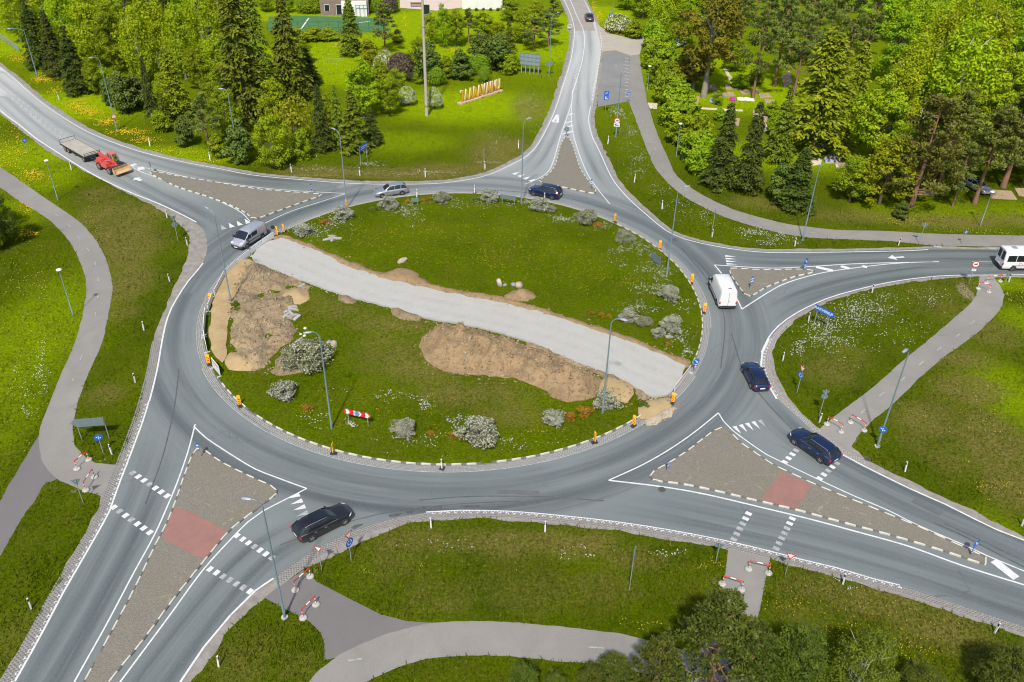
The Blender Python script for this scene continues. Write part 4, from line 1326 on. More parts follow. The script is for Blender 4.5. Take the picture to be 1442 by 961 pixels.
def egg_crown(seed, m, h=1.5, r=1.0, n=2600, leaf=0.16, lump=0.12, squash=1.0, name='foliage', up=0.5, extra=None, shell=0.35):
    """bush: leafy shell with an uneven surface"""
    g = np.random.RandomState(seed)
    d = rdir(g, n)
    d[:, 2] = np.where(d[:, 2] < -0.35, -d[:, 2], d[:, 2])
    az = np.arctan2(d[:, 1], d[:, 0])
    B = rdir(g, 14)
    bumpy = 1 + lump * np.max(d @ B.T, axis=1) * 2.0 - lump * 1.6
    q = 1 - shell * g.rand(n) ** 1.5
    C = d * (q * bumpy)[:, None] * np.array([r, r, h * 0.62]) + np.array([0, 0, h * 0.40])
    C[:, 2] = np.maximum(C[:, 2], 0.02)
    Nn = d + g.normal(size=(n, 3)) * 0.55
    A = np.cross(Nn, g.normal(size=(n, 3))) + np.array([0, 0, up])
    V, F = leaves(C, A, Nn, leaf * g.uniform(.6, 1.4, n), leaf * 0.5 * g.uniform(.6, 1.4, n))
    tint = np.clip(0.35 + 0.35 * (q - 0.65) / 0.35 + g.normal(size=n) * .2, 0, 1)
    me = leaf_mesh(name, [(V, F, tint)], m)
    if extra is None:
        return me
    em, en, el = extra
    d = rdir(g, en); d[:, 2] = np.abs(d[:, 2]) * 1.0 - 0.2
    d = unit(d)
    bumpy = 1 + lump * np.max(d @ B.T, axis=1) * 2.0 - lump * 1.6
    C = d * (bumpy * g.uniform(0.93, 1.06, en))[:, None] * np.array([r, r, h * 0.62]) + np.array([0, 0, h * 0.40])
    C[:, 2] = np.maximum(C[:, 2], 0.05)
    Nn = d + g.normal(size=(en, 3)) * 0.5
    V, F = leaves(C, np.cross(Nn, g.normal(size=(en, 3))), Nn, el * g.uniform(.6, 1.4, en), el * 0.6 * g.uniform(.6, 1.3, en))
    return me, leaf_mesh('blossom', [(V, F, g.rand(en))], em)


def stems_mesh(h, r, m, n=7, seed=1, w=0.03):
    rr = random.Random(seed)
    b = MB()
    for i in range(n):
        a = i * 2.4
        b.tube([(0.1 * math.cos(a), 0.1 * math.sin(a), -0.05), (r * .35 * math.cos(a), r * .35 * math.sin(a), h * .4), (r * .7 * math.cos(a), r * .7 * math.sin(a), h * rr.uniform(.6, .85))], [w, w * .7, w * .3], 5)
    me = b.mesh('stems'); me.materials.append(m)
    return me


# prototypes: name of the thing, [(part name, mesh)], nominal height, nominal crown radius
PROTO = {}


def proto(kind, name, parts, h, r):
    PROTO.setdefault(kind, []).append((name, parts, h, r))


for i in range(5):
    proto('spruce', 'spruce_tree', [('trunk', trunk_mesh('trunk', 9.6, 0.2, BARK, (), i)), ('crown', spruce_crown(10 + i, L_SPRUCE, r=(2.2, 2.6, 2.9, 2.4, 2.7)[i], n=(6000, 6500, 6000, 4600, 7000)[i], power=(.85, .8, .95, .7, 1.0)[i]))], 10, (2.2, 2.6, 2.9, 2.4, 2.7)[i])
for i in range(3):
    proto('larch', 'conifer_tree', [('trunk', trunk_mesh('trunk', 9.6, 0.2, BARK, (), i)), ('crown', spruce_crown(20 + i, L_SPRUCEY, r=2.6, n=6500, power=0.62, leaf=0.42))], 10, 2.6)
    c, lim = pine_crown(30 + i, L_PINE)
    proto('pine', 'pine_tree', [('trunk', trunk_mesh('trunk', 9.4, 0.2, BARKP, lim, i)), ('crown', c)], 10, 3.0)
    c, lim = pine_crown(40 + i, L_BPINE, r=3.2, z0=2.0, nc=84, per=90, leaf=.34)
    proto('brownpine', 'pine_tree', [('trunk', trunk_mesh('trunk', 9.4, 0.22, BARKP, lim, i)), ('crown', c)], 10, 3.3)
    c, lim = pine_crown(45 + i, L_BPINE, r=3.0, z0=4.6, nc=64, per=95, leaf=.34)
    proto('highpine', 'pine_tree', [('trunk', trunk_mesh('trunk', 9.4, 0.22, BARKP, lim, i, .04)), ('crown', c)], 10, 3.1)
    rr = random.Random(i)
    lim = [(rr.uniform(2.5, 8), rr.uniform(0, 6.28), rr.uniform(.7, 1.2), rr.uniform(1.2, 2.2), 0.05) for _ in range(6)]
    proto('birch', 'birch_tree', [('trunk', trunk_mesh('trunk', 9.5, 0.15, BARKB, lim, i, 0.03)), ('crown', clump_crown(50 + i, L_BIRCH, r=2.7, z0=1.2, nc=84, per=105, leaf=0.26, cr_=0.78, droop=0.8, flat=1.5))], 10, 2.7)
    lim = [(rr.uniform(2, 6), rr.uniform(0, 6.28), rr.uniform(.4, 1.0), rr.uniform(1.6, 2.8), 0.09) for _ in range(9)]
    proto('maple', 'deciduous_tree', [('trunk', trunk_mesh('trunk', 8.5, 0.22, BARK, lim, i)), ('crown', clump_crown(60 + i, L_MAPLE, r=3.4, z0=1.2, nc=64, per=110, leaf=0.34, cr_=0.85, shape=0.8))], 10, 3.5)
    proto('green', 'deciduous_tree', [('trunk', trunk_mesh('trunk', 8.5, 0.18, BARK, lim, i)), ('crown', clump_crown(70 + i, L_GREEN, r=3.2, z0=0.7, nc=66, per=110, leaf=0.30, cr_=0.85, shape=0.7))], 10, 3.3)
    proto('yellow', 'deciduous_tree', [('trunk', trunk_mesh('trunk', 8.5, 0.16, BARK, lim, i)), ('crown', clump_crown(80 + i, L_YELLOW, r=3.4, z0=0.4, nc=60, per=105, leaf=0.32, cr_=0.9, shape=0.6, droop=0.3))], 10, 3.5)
lim = [(rr.uniform(3, 7), rr.uniform(0, 6.28), rr.uniform(.5, 1.0), rr.uniform(1.8, 3.0), 0.12) for _ in range(12)]
proto('ochre', 'maple_tree', [('trunk', trunk_mesh('trunk', 9, 0.28, mat('grey_bark', (0.30, 0.27, 0.22), (0.18, 0.16, 0.13), 2, 0.95), lim, 7)), ('crown', clump_crown(90, L_OCHRE, r=3.4, z0=2.6, nc=60, per=130, leaf=0.28, cr_=0.8, shape=0.5))], 10, 3.5)
bl = [(0.5 + 8 * (k / 16), k * 2.4, 0.75, 2.6 * (1 - k / 24), 0.05) for k in range(16)]
proto('bare', 'bare_birch', [('trunk', trunk_mesh('trunk', 9.5, 0.13, BARKB, bl, 3))], 10, 2.5)
for i in range(2):
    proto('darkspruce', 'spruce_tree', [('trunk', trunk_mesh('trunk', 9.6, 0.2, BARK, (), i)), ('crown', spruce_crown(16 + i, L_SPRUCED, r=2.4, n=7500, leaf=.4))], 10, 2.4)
    c, lim = pine_crown(140 + i, L_FGP, r=3.1, z0=1.4, nc=190, per=64, leaf=0.24, cs_=0.62)
    proto('bigpine', 'pine_tree', [('trunk', trunk_mesh('trunk', 9.4, 0.16, BARKP, lim[::6], i)), ('crown', c)], 10, 3.0)
    lim = [(0.4 + k * .5, k * 2.4, .9, 3.2, 0.05) for k in range(12)]
    proto('fgshrub', 'deciduous_tree', [('trunk', trunk_mesh('trunk', 8.0, 0.12, BARK, lim, i)), ('crown', clump_crown(144 + i, L_OLIVE, r=3.2, z0=0.3, nc=150, per=120, leaf=0.19, cr_=0.75, shape=0.6))], 10, 3.3)
    proto('fgbirch', 'birch_tree', [('trunk', trunk_mesh('trunk', 8.5, 0.10, BARKB, lim, i)), ('crown', clump_crown(148 + i, L_FGY, r=3.2, z0=0.3, nc=120, per=100, leaf=0.18, cr_=0.75, shape=0.8, droop=.3))], 10, 3.3)
    proto('juniper', 'juniper_bush', [('stems', stems_mesh(2, 0.8, BARK, 5, i)), ('foliage', clump_crown(100 + i, L_DARK, 3.1, 1.45, 0.1, 50, 100, 0.26, 0.48, 0.9))], 3.0, 1.5)
    proto('shrub', 'shrub', [('stems', stems_mesh(1.8, 1.1, BARK, 7, i)), ('foliage', clump_crown(110 + i, L_GREEN, 2.7, 1.45, 0.1, 46, 90, 0.26, 0.5, 0.7))], 2.6, 1.5)
    proto('yshrub', 'shrub', [('stems', stems_mesh(1.8, 1.1, BARK, 7, i)), ('foliage', clump_crown(114 + i, L_YELLOW, 2.7, 1.45, 0.1, 40, 85, 0.25, 0.5, 0.7))], 2.6, 1.5)
    f = clump_crown(120 + i, L_SPIR, 1.55, 1.15, 0.08, 40, 85, 0.13, 0.36, 0.9)
    bsm = clump_crown(120 + i, L_BLOS, 1.60, 1.16, 0.08, 40, 85, 0.085, 0.39, 0.9); bsm.name = 'blossom'; f.name = 'foliage'
    proto('spirea', 'flowering_bush', [('stems', stems_mesh(1.0, 0.9, BARK, 8, i)), ('foliage', f), ('blossom', bsm)], 1.5, 1.15)
f = clump_crown(125, L_SPIR, 1.55, 1.15, 0.05, 46, 85, 0.13, 0.36, 0.9)
bsm = clump_crown(125, L_BLOS, 1.58, 1.16, 0.05, 46, 40, 0.08, 0.38, 0.9); bsm.name = 'blossom'; f.name = 'foliage'
proto('spirea2', 'flowering_bush', [('stems', stems_mesh(1.0, 0.9, BARK, 8, 5)), ('foliage', f), ('blossom', bsm)], 1.5, 1.15)
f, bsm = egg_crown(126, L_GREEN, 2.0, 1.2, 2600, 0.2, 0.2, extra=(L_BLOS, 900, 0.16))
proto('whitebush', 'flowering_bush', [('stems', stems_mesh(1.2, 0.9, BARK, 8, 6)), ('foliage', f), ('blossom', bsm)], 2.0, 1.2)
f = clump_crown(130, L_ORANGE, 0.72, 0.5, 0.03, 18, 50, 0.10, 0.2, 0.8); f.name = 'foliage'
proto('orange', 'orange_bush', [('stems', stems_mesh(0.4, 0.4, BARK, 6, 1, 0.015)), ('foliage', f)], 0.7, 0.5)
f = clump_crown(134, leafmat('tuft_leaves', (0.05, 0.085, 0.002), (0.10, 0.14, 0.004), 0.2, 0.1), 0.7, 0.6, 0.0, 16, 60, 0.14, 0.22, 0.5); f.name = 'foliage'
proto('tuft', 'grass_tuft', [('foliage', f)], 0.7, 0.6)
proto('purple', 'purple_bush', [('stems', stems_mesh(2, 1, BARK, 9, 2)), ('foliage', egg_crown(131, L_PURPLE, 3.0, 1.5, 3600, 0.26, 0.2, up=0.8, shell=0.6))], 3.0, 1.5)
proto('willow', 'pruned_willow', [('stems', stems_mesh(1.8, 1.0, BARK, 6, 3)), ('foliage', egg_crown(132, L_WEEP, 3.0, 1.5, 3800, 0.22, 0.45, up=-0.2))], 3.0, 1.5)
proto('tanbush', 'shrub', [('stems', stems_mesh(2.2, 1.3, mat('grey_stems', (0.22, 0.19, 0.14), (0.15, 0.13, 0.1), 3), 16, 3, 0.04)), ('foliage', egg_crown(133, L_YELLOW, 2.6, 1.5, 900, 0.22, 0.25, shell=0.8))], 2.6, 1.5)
rv = random.Random(77)
COUNT = {}


def plant(kind, bx, by, ty, w, label, cat=None, group=None, hscale=1.0):
    """a plant whose foot reads (bx, by), top reads ty and crown is w across"""
    vs = PROTO[kind]
    i = COUNT.get(kind, 0); COUNT[kind] = i + 1
    name, parts, h0, r0 = vs[i % len(vs)]
    loc = G(bx, by)
    h = max(0.3, HT(bx, by, ty)) * hscale
    rad = w / 2 * MPP(bx, by) * (1.0)
    cat = cat or {'spruce_tree': 'tree', 'conifer_tree': 'tree', 'pine_tree': 'tree', 'birch_tree': 'tree', 'deciduous_tree': 'tree', 'maple_tree': 'tree', 'bare_birch': 'tree'}.get(name, 'bush')
    t = thing(name, label, cat, loc, rv.uniform(0, 6.28), group)
    t.scale = (rad / r0, rad / r0, h / h0)
    for n, me in parts:
        o = bpy.data.objects.new(n, me)
        COL.objects.link(o); o.parent = t
    return t
# ---------------------------------------------------------------- bushes on the round island
def bush(kind, x, y, rpx, label, tall=1.0, cat='bush', group=None):
    """bush whose middle reads (x, y)"""
    m = MPP(x, y)
    h = rpx * m * 1.25 * tall
    dep = math.atan2(CAM_H, G(x, y).y)
    by = y + (h * 0.42 * math.cos(dep)) / m
    vs = PROTO[kind]
    i = COUNT.get(kind, 0); COUNT[kind] = i + 1
    name, parts, h0, r0 = vs[i % len(vs)]
    p = G(x, by)
    inis = (p.to_2d() - CEN).length < RAD - 0.5
    p.z = 0.22 if inis else 0.0
    t = thing(name, label, cat, p, rv.uniform(0, 6.28), group)
    t.scale = (rpx * m / r0, rpx * m / r0, h / h0)
    for n, me in parts:
        o = bpy.data.objects.new(n, me); COL.objects.link(o); o.parent = t
    return t


GI = 'white-flowering bushes on the round lawn'
for x, y, r, k, lab in [
    (402, 554, 20, 'spirea', 'round grey-white flowering bush between the large grey bush and the western kerb'),
    (436, 504, 33, 'spirea2', 'largest grey-green bush on the lawn, beside the dug ground with a lamp post in front'),
    (413, 508, 22, 'spirea2', 'grey bush grown into the left side of the largest bush by the dug ground'),
    (570, 608, 20, 'spirea', 'white-flowering bush just right of the red and white chevron sign'),
    (675, 612, 29, 'spirea', 'biggest white-flowering bush near the southern kerb, with orange shrubs at its left'),
    (779, 593, 17, 'spirea', 'small round white-flowering bush left of the orange bushes below the soil heap'),
    (852, 568, 20, 'spirea', 'white-flowering bush behind the lamp post at the right end of the soil heap'),
    (484, 304, 15, 'spirea', 'white-flowering bush beside the lamp post at the northwest kerb'),
    (549, 289, 14, 'spirea', 'white-flowering bush at the north kerb in front of the silver estate car'),
    (622, 282, 14, 'spirea2', 'greyish bush at the north kerb right of a white marker post'),
    (690, 280, 14, 'spirea', 'white-flowering bush at the north kerb left of the grey sign backs'),
    (760, 292, 15, 'spirea', 'white-flowering bush at the north kerb in front of the dark blue estate car'),
    (777, 297, 8, 'spirea2', 'little grey-green bush at the right foot of the bush before the dark blue car'),
    (826, 309, 17, 'spirea2', 'grey bush with orange foliage at its right foot near the northeast kerb'),
    (878, 336, 15, 'spirea2', 'grey round bush at the northeast kerb below the striped marker panel'),
    (942, 417, 17, 'spirea', 'white-flowering bush below the lamp post on the east side of the lawn'),
    (884, 448, 15, 'spirea', 'white-flowering bush next to the curved lamp head above the crushed-stone road'),
    (908, 456, 12, 'spirea2', 'small grey bush between two white-flowering bushes on the east lawn'),
    (944, 461, 18, 'spirea', 'rightmost white-flowering bush on the east side of the lawn'),
    (925, 472, 10, 'spirea', 'small white-flowering bush at the edge of the crushed-stone road by the east kerb'),
    (428, 328, 14, 'spirea', 'low white-flowering bush near the north end of the crushed-stone road'),
    (918, 362, 5, 'spirea2', 'tiny grey bush under the sign back on the northeast lawn')]:
    bush(k, x, y, r, lab, 0.95 if k == 'spirea' else 0.85)
for x, y, r, lab in [
    (433, 577, 8, 'small orange bush right of the round flowering bush near the western kerb'),
    (607, 614, 7, 'small orange bush standing alone between two white-flowering bushes'),
    (638, 615, 7, 'left one of the two orange bushes beside the biggest white-flowering bush'),
    (650, 616, 8, 'orange bush touching the left side of the biggest white-flowering bush'),
    (803, 590, 10, 'orange bush next to the small round white bush below the soil heap'),
    (822, 582, 13, 'larger orange bush between the soil heap and the white bush by the lamp post'),
    (575, 287, 6, 'small orange-brown bush at the north kerb right of a white-flowering bush'),
    (595, 285, 5, 'small bright orange bush at the north kerb near the grey bush'),
    (605, 283, 5, 'small orange bush touching the grey bush at the north kerb'),
    (841, 320, 8, 'orange bush at the right foot of the grey bush near the northeast kerb'),
    (833, 444, 5, 'small brown bush at the edge of the crushed-stone road, left of two orange ones'),
    (846, 446, 6, 'orange bush in the middle of the three beside the crushed-stone road'),
    (857, 448, 5, 'orange bush nearest the curved lamp head beside the crushed-stone road'),
    (455, 316, 7, 'orange-brown bush in the white flowers at the northwest kerb'),
    (462, 314, 6, 'orange bush behind another in the white flowers at the northwest kerb'),
    (940, 487, 5, 'small orange bush by the eastern end of the crushed-stone road')]:
    bush('orange', x, y, r, lab, 0.8)
for x, y, r, lab in [
    (525, 297, 6, 'small dark brown bush at the north kerb left of a white bush'), (534, 295, 6, 'dark brown bush touching a white bush at the north kerb'),
    (668, 283, 6, 'dark low bush between grey bushes at the north kerb'), (676, 282, 5, 'dark low bush at the left foot of a white bush at the north kerb')]:
    bush('juniper', x, y, r, lab, 0.7)

# ---------------------------------------------------------------- trees, upper left woodland
UL = 'trees of the upper left woodland'
for k, bx, by, ty, w, lab in [
    ('darkspruce', 60, 97, -10, 44, 'dark spruce nearest the left edge behind the roadside lamp'),
    ('darkspruce', 84, 108, 12, 42, 'dark spruce in the middle of the three by the left road'),
    ('darkspruce', 112, 132, 34, 46, 'dark spruce with drooping branches, right one of three by the left road'),
    ('green', 134, 132, 84, 30, 'small light green tree at the right foot of the three dark spruces'),
    ('juniper', 180, 158, 104, 44, 'wide dark juniper behind the lamp with the warning sign'),
    ('juniper', 160, 150, 112, 34, 'dark juniper left of the lamp with the warning sign'),
    ('juniper', 199, 152, 108, 34, 'dark juniper between the lamp with the warning sign and a slim spruce'),
    ('darkspruce', 218, 173, 78, 26, 'slim dark spruce, narrowest of the upper left woodland'),
    ('spruce', 234, 172, 130, 22, 'small dark spruce at the foot of the slim spruce'),
    ('larch', 250, 164, 64, 48, 'yellowish conifer right of the slim spruce'),
    ('pine', 296, 216, 130, 58, 'grey-green pine standing closest to the road left of a lamp post'),
    ('juniper', 264, 207, 166, 30, 'dark bush at the left side of the grey-green roadside pine'),
    ('juniper', 340, 230, 172, 44, 'dark bush behind the roadside lamp post, right of the grey-green pine'),
    ('pine', 303, 104, 34, 40, 'grey pine left of the two largest spruces'),
    ('spruce', 350, 168, -40, 84, 'largest dark spruce of the upper left woodland'),
    ('spruce', 412, 142, -14, 76, 'tall spruce at the right edge of the upper left woodland'),
    ('darkspruce', 435, 120, 66, 40, 'dark small spruce at the right foot of the tall woodland-edge spruce'),
    ('spruce', 368, 120, -25, 50, 'tall spruce behind and between the two largest spruces'),
    ('yellow', 387, 236, 158, 62, 'yellow-green tree close to the road right of the dark bush'),
    ('tanbush', 420, 205, 135, 60, 'bare-stemmed shrub behind the yellow-green roadside tree'),
    ('shrub', 427, 225, 185, 30, 'low green shrub between the yellow-green tree and the lamp post'),
    ('darkspruce', 455, 212, 116, 36, 'spruce left of the roadside lamp post above the blue sign'),
    ('spruce', 478, 205, 118, 32, 'narrow spruce behind the lamp post above the blue sign'),
    ('spruce', 500, 212, 124, 50, 'spruce right of the lamp post with the blue sign before it'),
    ('darkspruce', 524, 204, 150, 34, 'small dark spruce above the blue sign, right end of its row'),
    ('green', 430, 90, 58, 30, 'small green tree at the edge of the sunny clearing'),
    ('maple', 513, 168, 78, 52, 'bright green tree with a dense crown behind the row of spruces'),
    ('green', 548, 162, 104, 44, 'light green tree right of the dense bright one'),
    ('shrub', 538, 128, 88, 36, 'light shrub behind the two bright trees'),
    ('whitebush', 574, 148, 124, 24, 'green bush with white blossom at the right end of the bright trees'),
    ('whitebush', 613, 153, 125, 22, 'green bush with white blossom just behind the tall concrete pole'),
    ('spruce', 496, 77, -4, 44, 'full spruce in the clearing with the sports pitch behind'),
    ('pine', 543, 76, 4, 48, 'grey-green pine right of the full clearing spruce'),
    ('yshrub', 520, 82, 58, 30, 'yellow-green shrub between the clearing spruce and the pine'),
    ('whitebush', 543, 104, 74, 30, 'pale flowering bush left of the purple bush'),
    ('purple', 565, 115, 77, 38, 'purple-leaved bush, the only one on the lawn'),
    ('yshrub', 522, 100, 72, 34, 'yellow-green flowering shrub below the grey-green pine'),
    ('juniper', 602, 118, 62, 48, 'tall dark juniper behind the tall concrete pole'),
    ('willow', 613, 120, 94, 28, 'bright green ball-shaped shrub right of the tall concrete pole'),
    ('shrub', 592, 118, 100, 22, 'small green shrub left of the tall concrete pole'),
    ('juniper', 650, 112, 73, 36, 'dark round juniper left of the bright pruned willow'),
    ('willow', 674, 105, 80, 32, 'bright green willow pruned into balls, left of the yellow letters'),
    ('willow', 682, 116, 95, 18, 'low bright green shrub ball under the pruned willow'),
    ('juniper', 700, 100, 52, 52, 'broad dark bush between the pruned willow and the billboard'),
    ('juniper', 680, 84, 48, 44, 'dark bush behind the bright pruned willow'),
    ('spruce', 716, 92, 26, 36, 'dark conifer left of the billboard'),
    ('maple', 682, 56, 16, 40, 'bright leafy tree in front of the white house'),
    ('green', 642, 66, 10, 34, 'light slim tree in the row behind the tall pole'),
    ('green', 625, 68, 4, 26, 'thin light tree right of the tall concrete pole'),
    ('yellow', 606, 62, 16, 30, 'yellow-green tree close beside the tall pole, in its upper part'),
    ('pine', 660, 60, 12, 32, 'grey-green pine left of the bright leafy tree'),
    ('pine', 752, 70, 24, 44, 'grey-green pine behind the billboard'),
    ('yellow', 735, 62, 10, 40, 'yellowish bush tree left of the far roadside lamp'),
    ('pine', 772, 66, 18, 40, 'pine nearest the far road at its left verge'),
    ('pine', 778, 40, -2, 36, 'pine at the left verge of the far road near the top'),
    ('yellow', 752, 36, 0, 40, 'yellowish tree behind the pines of the far left verge'),
    ('green', 720, 30, -4, 40, 'green tree near the white house'),
    ('purple', 548, 18, -6, 26, 'dark reddish shrub near the terrace'),
    ('willow', 437, 17, -2, 38, 'bright round tree at the left of the brick house'),
    ('willow', 533, 18, -4, 28, 'bright round tree right of the brick house'),
    ('green', 376, 17, -8, 28, 'clipped green hedge tree at the pitch corner'),
    ('green', 408, 18, -6, 20, 'narrow clipped hedge tree left of the bright round one'),
    ('yshrub', 440, 56, 40, 38, 'yellow hedge bush at the near left side of the sports pitch'),
    ('yshrub', 462, 57, 41, 34, 'yellow hedge bush at the near side of the sports pitch by the spruce'),
    ('yshrub', 420, 62, 42, 30, 'yellow hedge bush at the near corner of the sports pitch'),
    ('yshrub', 560, 60, 44, 20, 'low yellow shrub right of the grey-green pine'),
    ('fgshrub', 2, 350, 264, 62, 'dark bushy tree at the left edge shading the cycle path'),
    ('fgshrub', -22, 330, 252, 70, 'dark bushy tree cut by the left edge above the path'),
    ('shrub', -6, 352, 306, 36, 'green bush at the left edge below the dark bushy tree'),
    ('green', 302, 158, 110, 40, 'light green tree between the yellowish conifer and the large spruce'),
    ('green', 280, 125, 62, 44, 'light green tree behind the yellowish conifer'),
    ('shrub', 150, 128, 96, 30, 'light green shrub behind the juniper row'),
    ('green', 322, 196, 120, 46, 'light green tree between the roadside pine and the largest spruce'),
    ('yellow', 392, 176, 104, 54, 'yellow-green tree between the two largest spruces'),
    ('green', 238, 150, 96, 40, 'light green tree behind the slim dark spruce'),
    ('birch', 72, 92, 8, 44, 'birch standing directly behind the dark roadside spruces'),
    ('yellow', 462, 186, 128, 44, 'yellow-green tree behind the row of spruces by the lamp post'),
    ('shrub', 310, 222, 188, 30, 'green shrub between the roadside pine and the dark roadside bush'),
    ('shrub', 228, 186, 158, 28, 'green shrub at the foot of the slim spruce by the road'),
    ('shrub', 580, 100, 74, 30, 'green shrub between the purple bush and the tall pole'),
    ('yellow', 560, 140, 96, 40, 'yellow-green tree right of the dense bright tree'),
    ('shrub', 716, 104, 78, 34, 'green shrub left of the billboard posts'),
    ('yellow', 700, 66, 28, 38, 'yellow-green tree behind the broad dark bush by the billboard'),
    ('green', 590, 84, 50, 28, 'small green tree left of the tall dark juniper'),
    ('shrub', 630, 110, 82, 30, 'green shrub between the tall dark juniper and the round one')]:
    plant(k, bx, by, ty, w, lab)
LM_UL = [('the grey metal fence', 15, 50), ('the upper left corner', 20, -10), ('the clipped pitch hedge', 380, 0), ('the tall spruce behind the largest two', 360, 60), ('the far left roadside lamp', 45, 90), ('the three dark roadside spruces', 85, 105), ('the dark juniper row', 175, 145), ('the slim dark spruce', 218, 165), ('the yellowish conifer', 250, 155), ('the grey pine beside the largest spruces', 303, 95), ('the largest dark spruce', 350, 130), ('the tall woodland-edge spruce', 412, 110)]
LM_UR = [('the parked white car', 962, 62), ('the big ochre maple', 991, 100), ('the large yellowish conifer', 1142, 150), ('the bright green maple', 1222, 180), ('the leafless pale birch', 1285, 180), ('the pine with a leaning trunk', 1300, 270), ('the parked silver car', 1400, 240), ('the garden beds', 1040, 110), ('the upper right corner', 1430, 10), ('the blue road sign at the top', 870, 10), ('the second yellowish conifer', 1190, 90), ('the tall reddish-trunked pine', 1090, 60)]
LM_H = [('the lay-by entrance', 905, 62), ('the upper mushroom lamp', 916, 125), ('the garden path opening', 925, 150), ('the lower mushroom lamp', 955, 215), ('the left dark spruce', 1010, 258)]
USED = {}


def near(what, x, y, lms):
    """label by the nearest landmark it has to itself"""
    for name, lx, ly in sorted(lms, key=lambda q: math.hypot(q[1] - x, (q[2] - y) * 1.5)):
        dx, dy = x - lx, y - ly
        if dx * dx + dy * dy < 60:
            rel = 'right at'
        else:
            v = 'behind' if dy < -8 else 'in front of' if dy > 8 else ''
            h = 'left of' if dx < -10 else 'right of' if dx > 10 else ''
            rel = ' and '.join(q for q in ((v.replace(' of', '') if h else v), h) if q) or 'beside'
        s = f'{what} {rel} {name}'
        if s not in USED:
            USED[s] = 1
            return s
    return f'{what} deep in the woodland'


GB = 'birches of the upper left woodland'
for i, (bx, by, h) in enumerate([(30, 60, 13), (100, 82, 15), (140, 96, 15), (168, 104, 14), (205, 118, 15), (225, 96, 16), (262, 112, 15), (290, 84, 15), (190, 76, 17), (150, 62, 16), (115, 50, 15), (70, 42, 15), (20, 34, 14), (240, 60, 16), (275, 50, 15), (315, 60, 15), (310, 120, 10), (180, 42, 16), (210, 34, 16), (130, 26, 15), (90, 18, 15), (40, 8, 14), (160, 6, 15), (250, 22, 15), (290, 14, 15), (325, 18, 14), (10, -6, 14), (210, -8, 14), (110, -10, 14), (60, -14, 13), (300, -20, 12), (250, -24, 12), (340, -16, 12), (385, -18, 10)]):
    P = G(bx, by)
    t = plant('green' if i % 5 == 3 else 'birch', bx, by, by - h / MPP(bx, by) * 0.95, (6.8 + (i % 3) * 0.8) / MPP(bx, by), near('light green leafy tree' if i % 5 == 3 else 'light green birch', bx, by, LM_UL), 'tree', 'leafy trees deep in the upper left woodland' if i % 5 == 3 else GB)

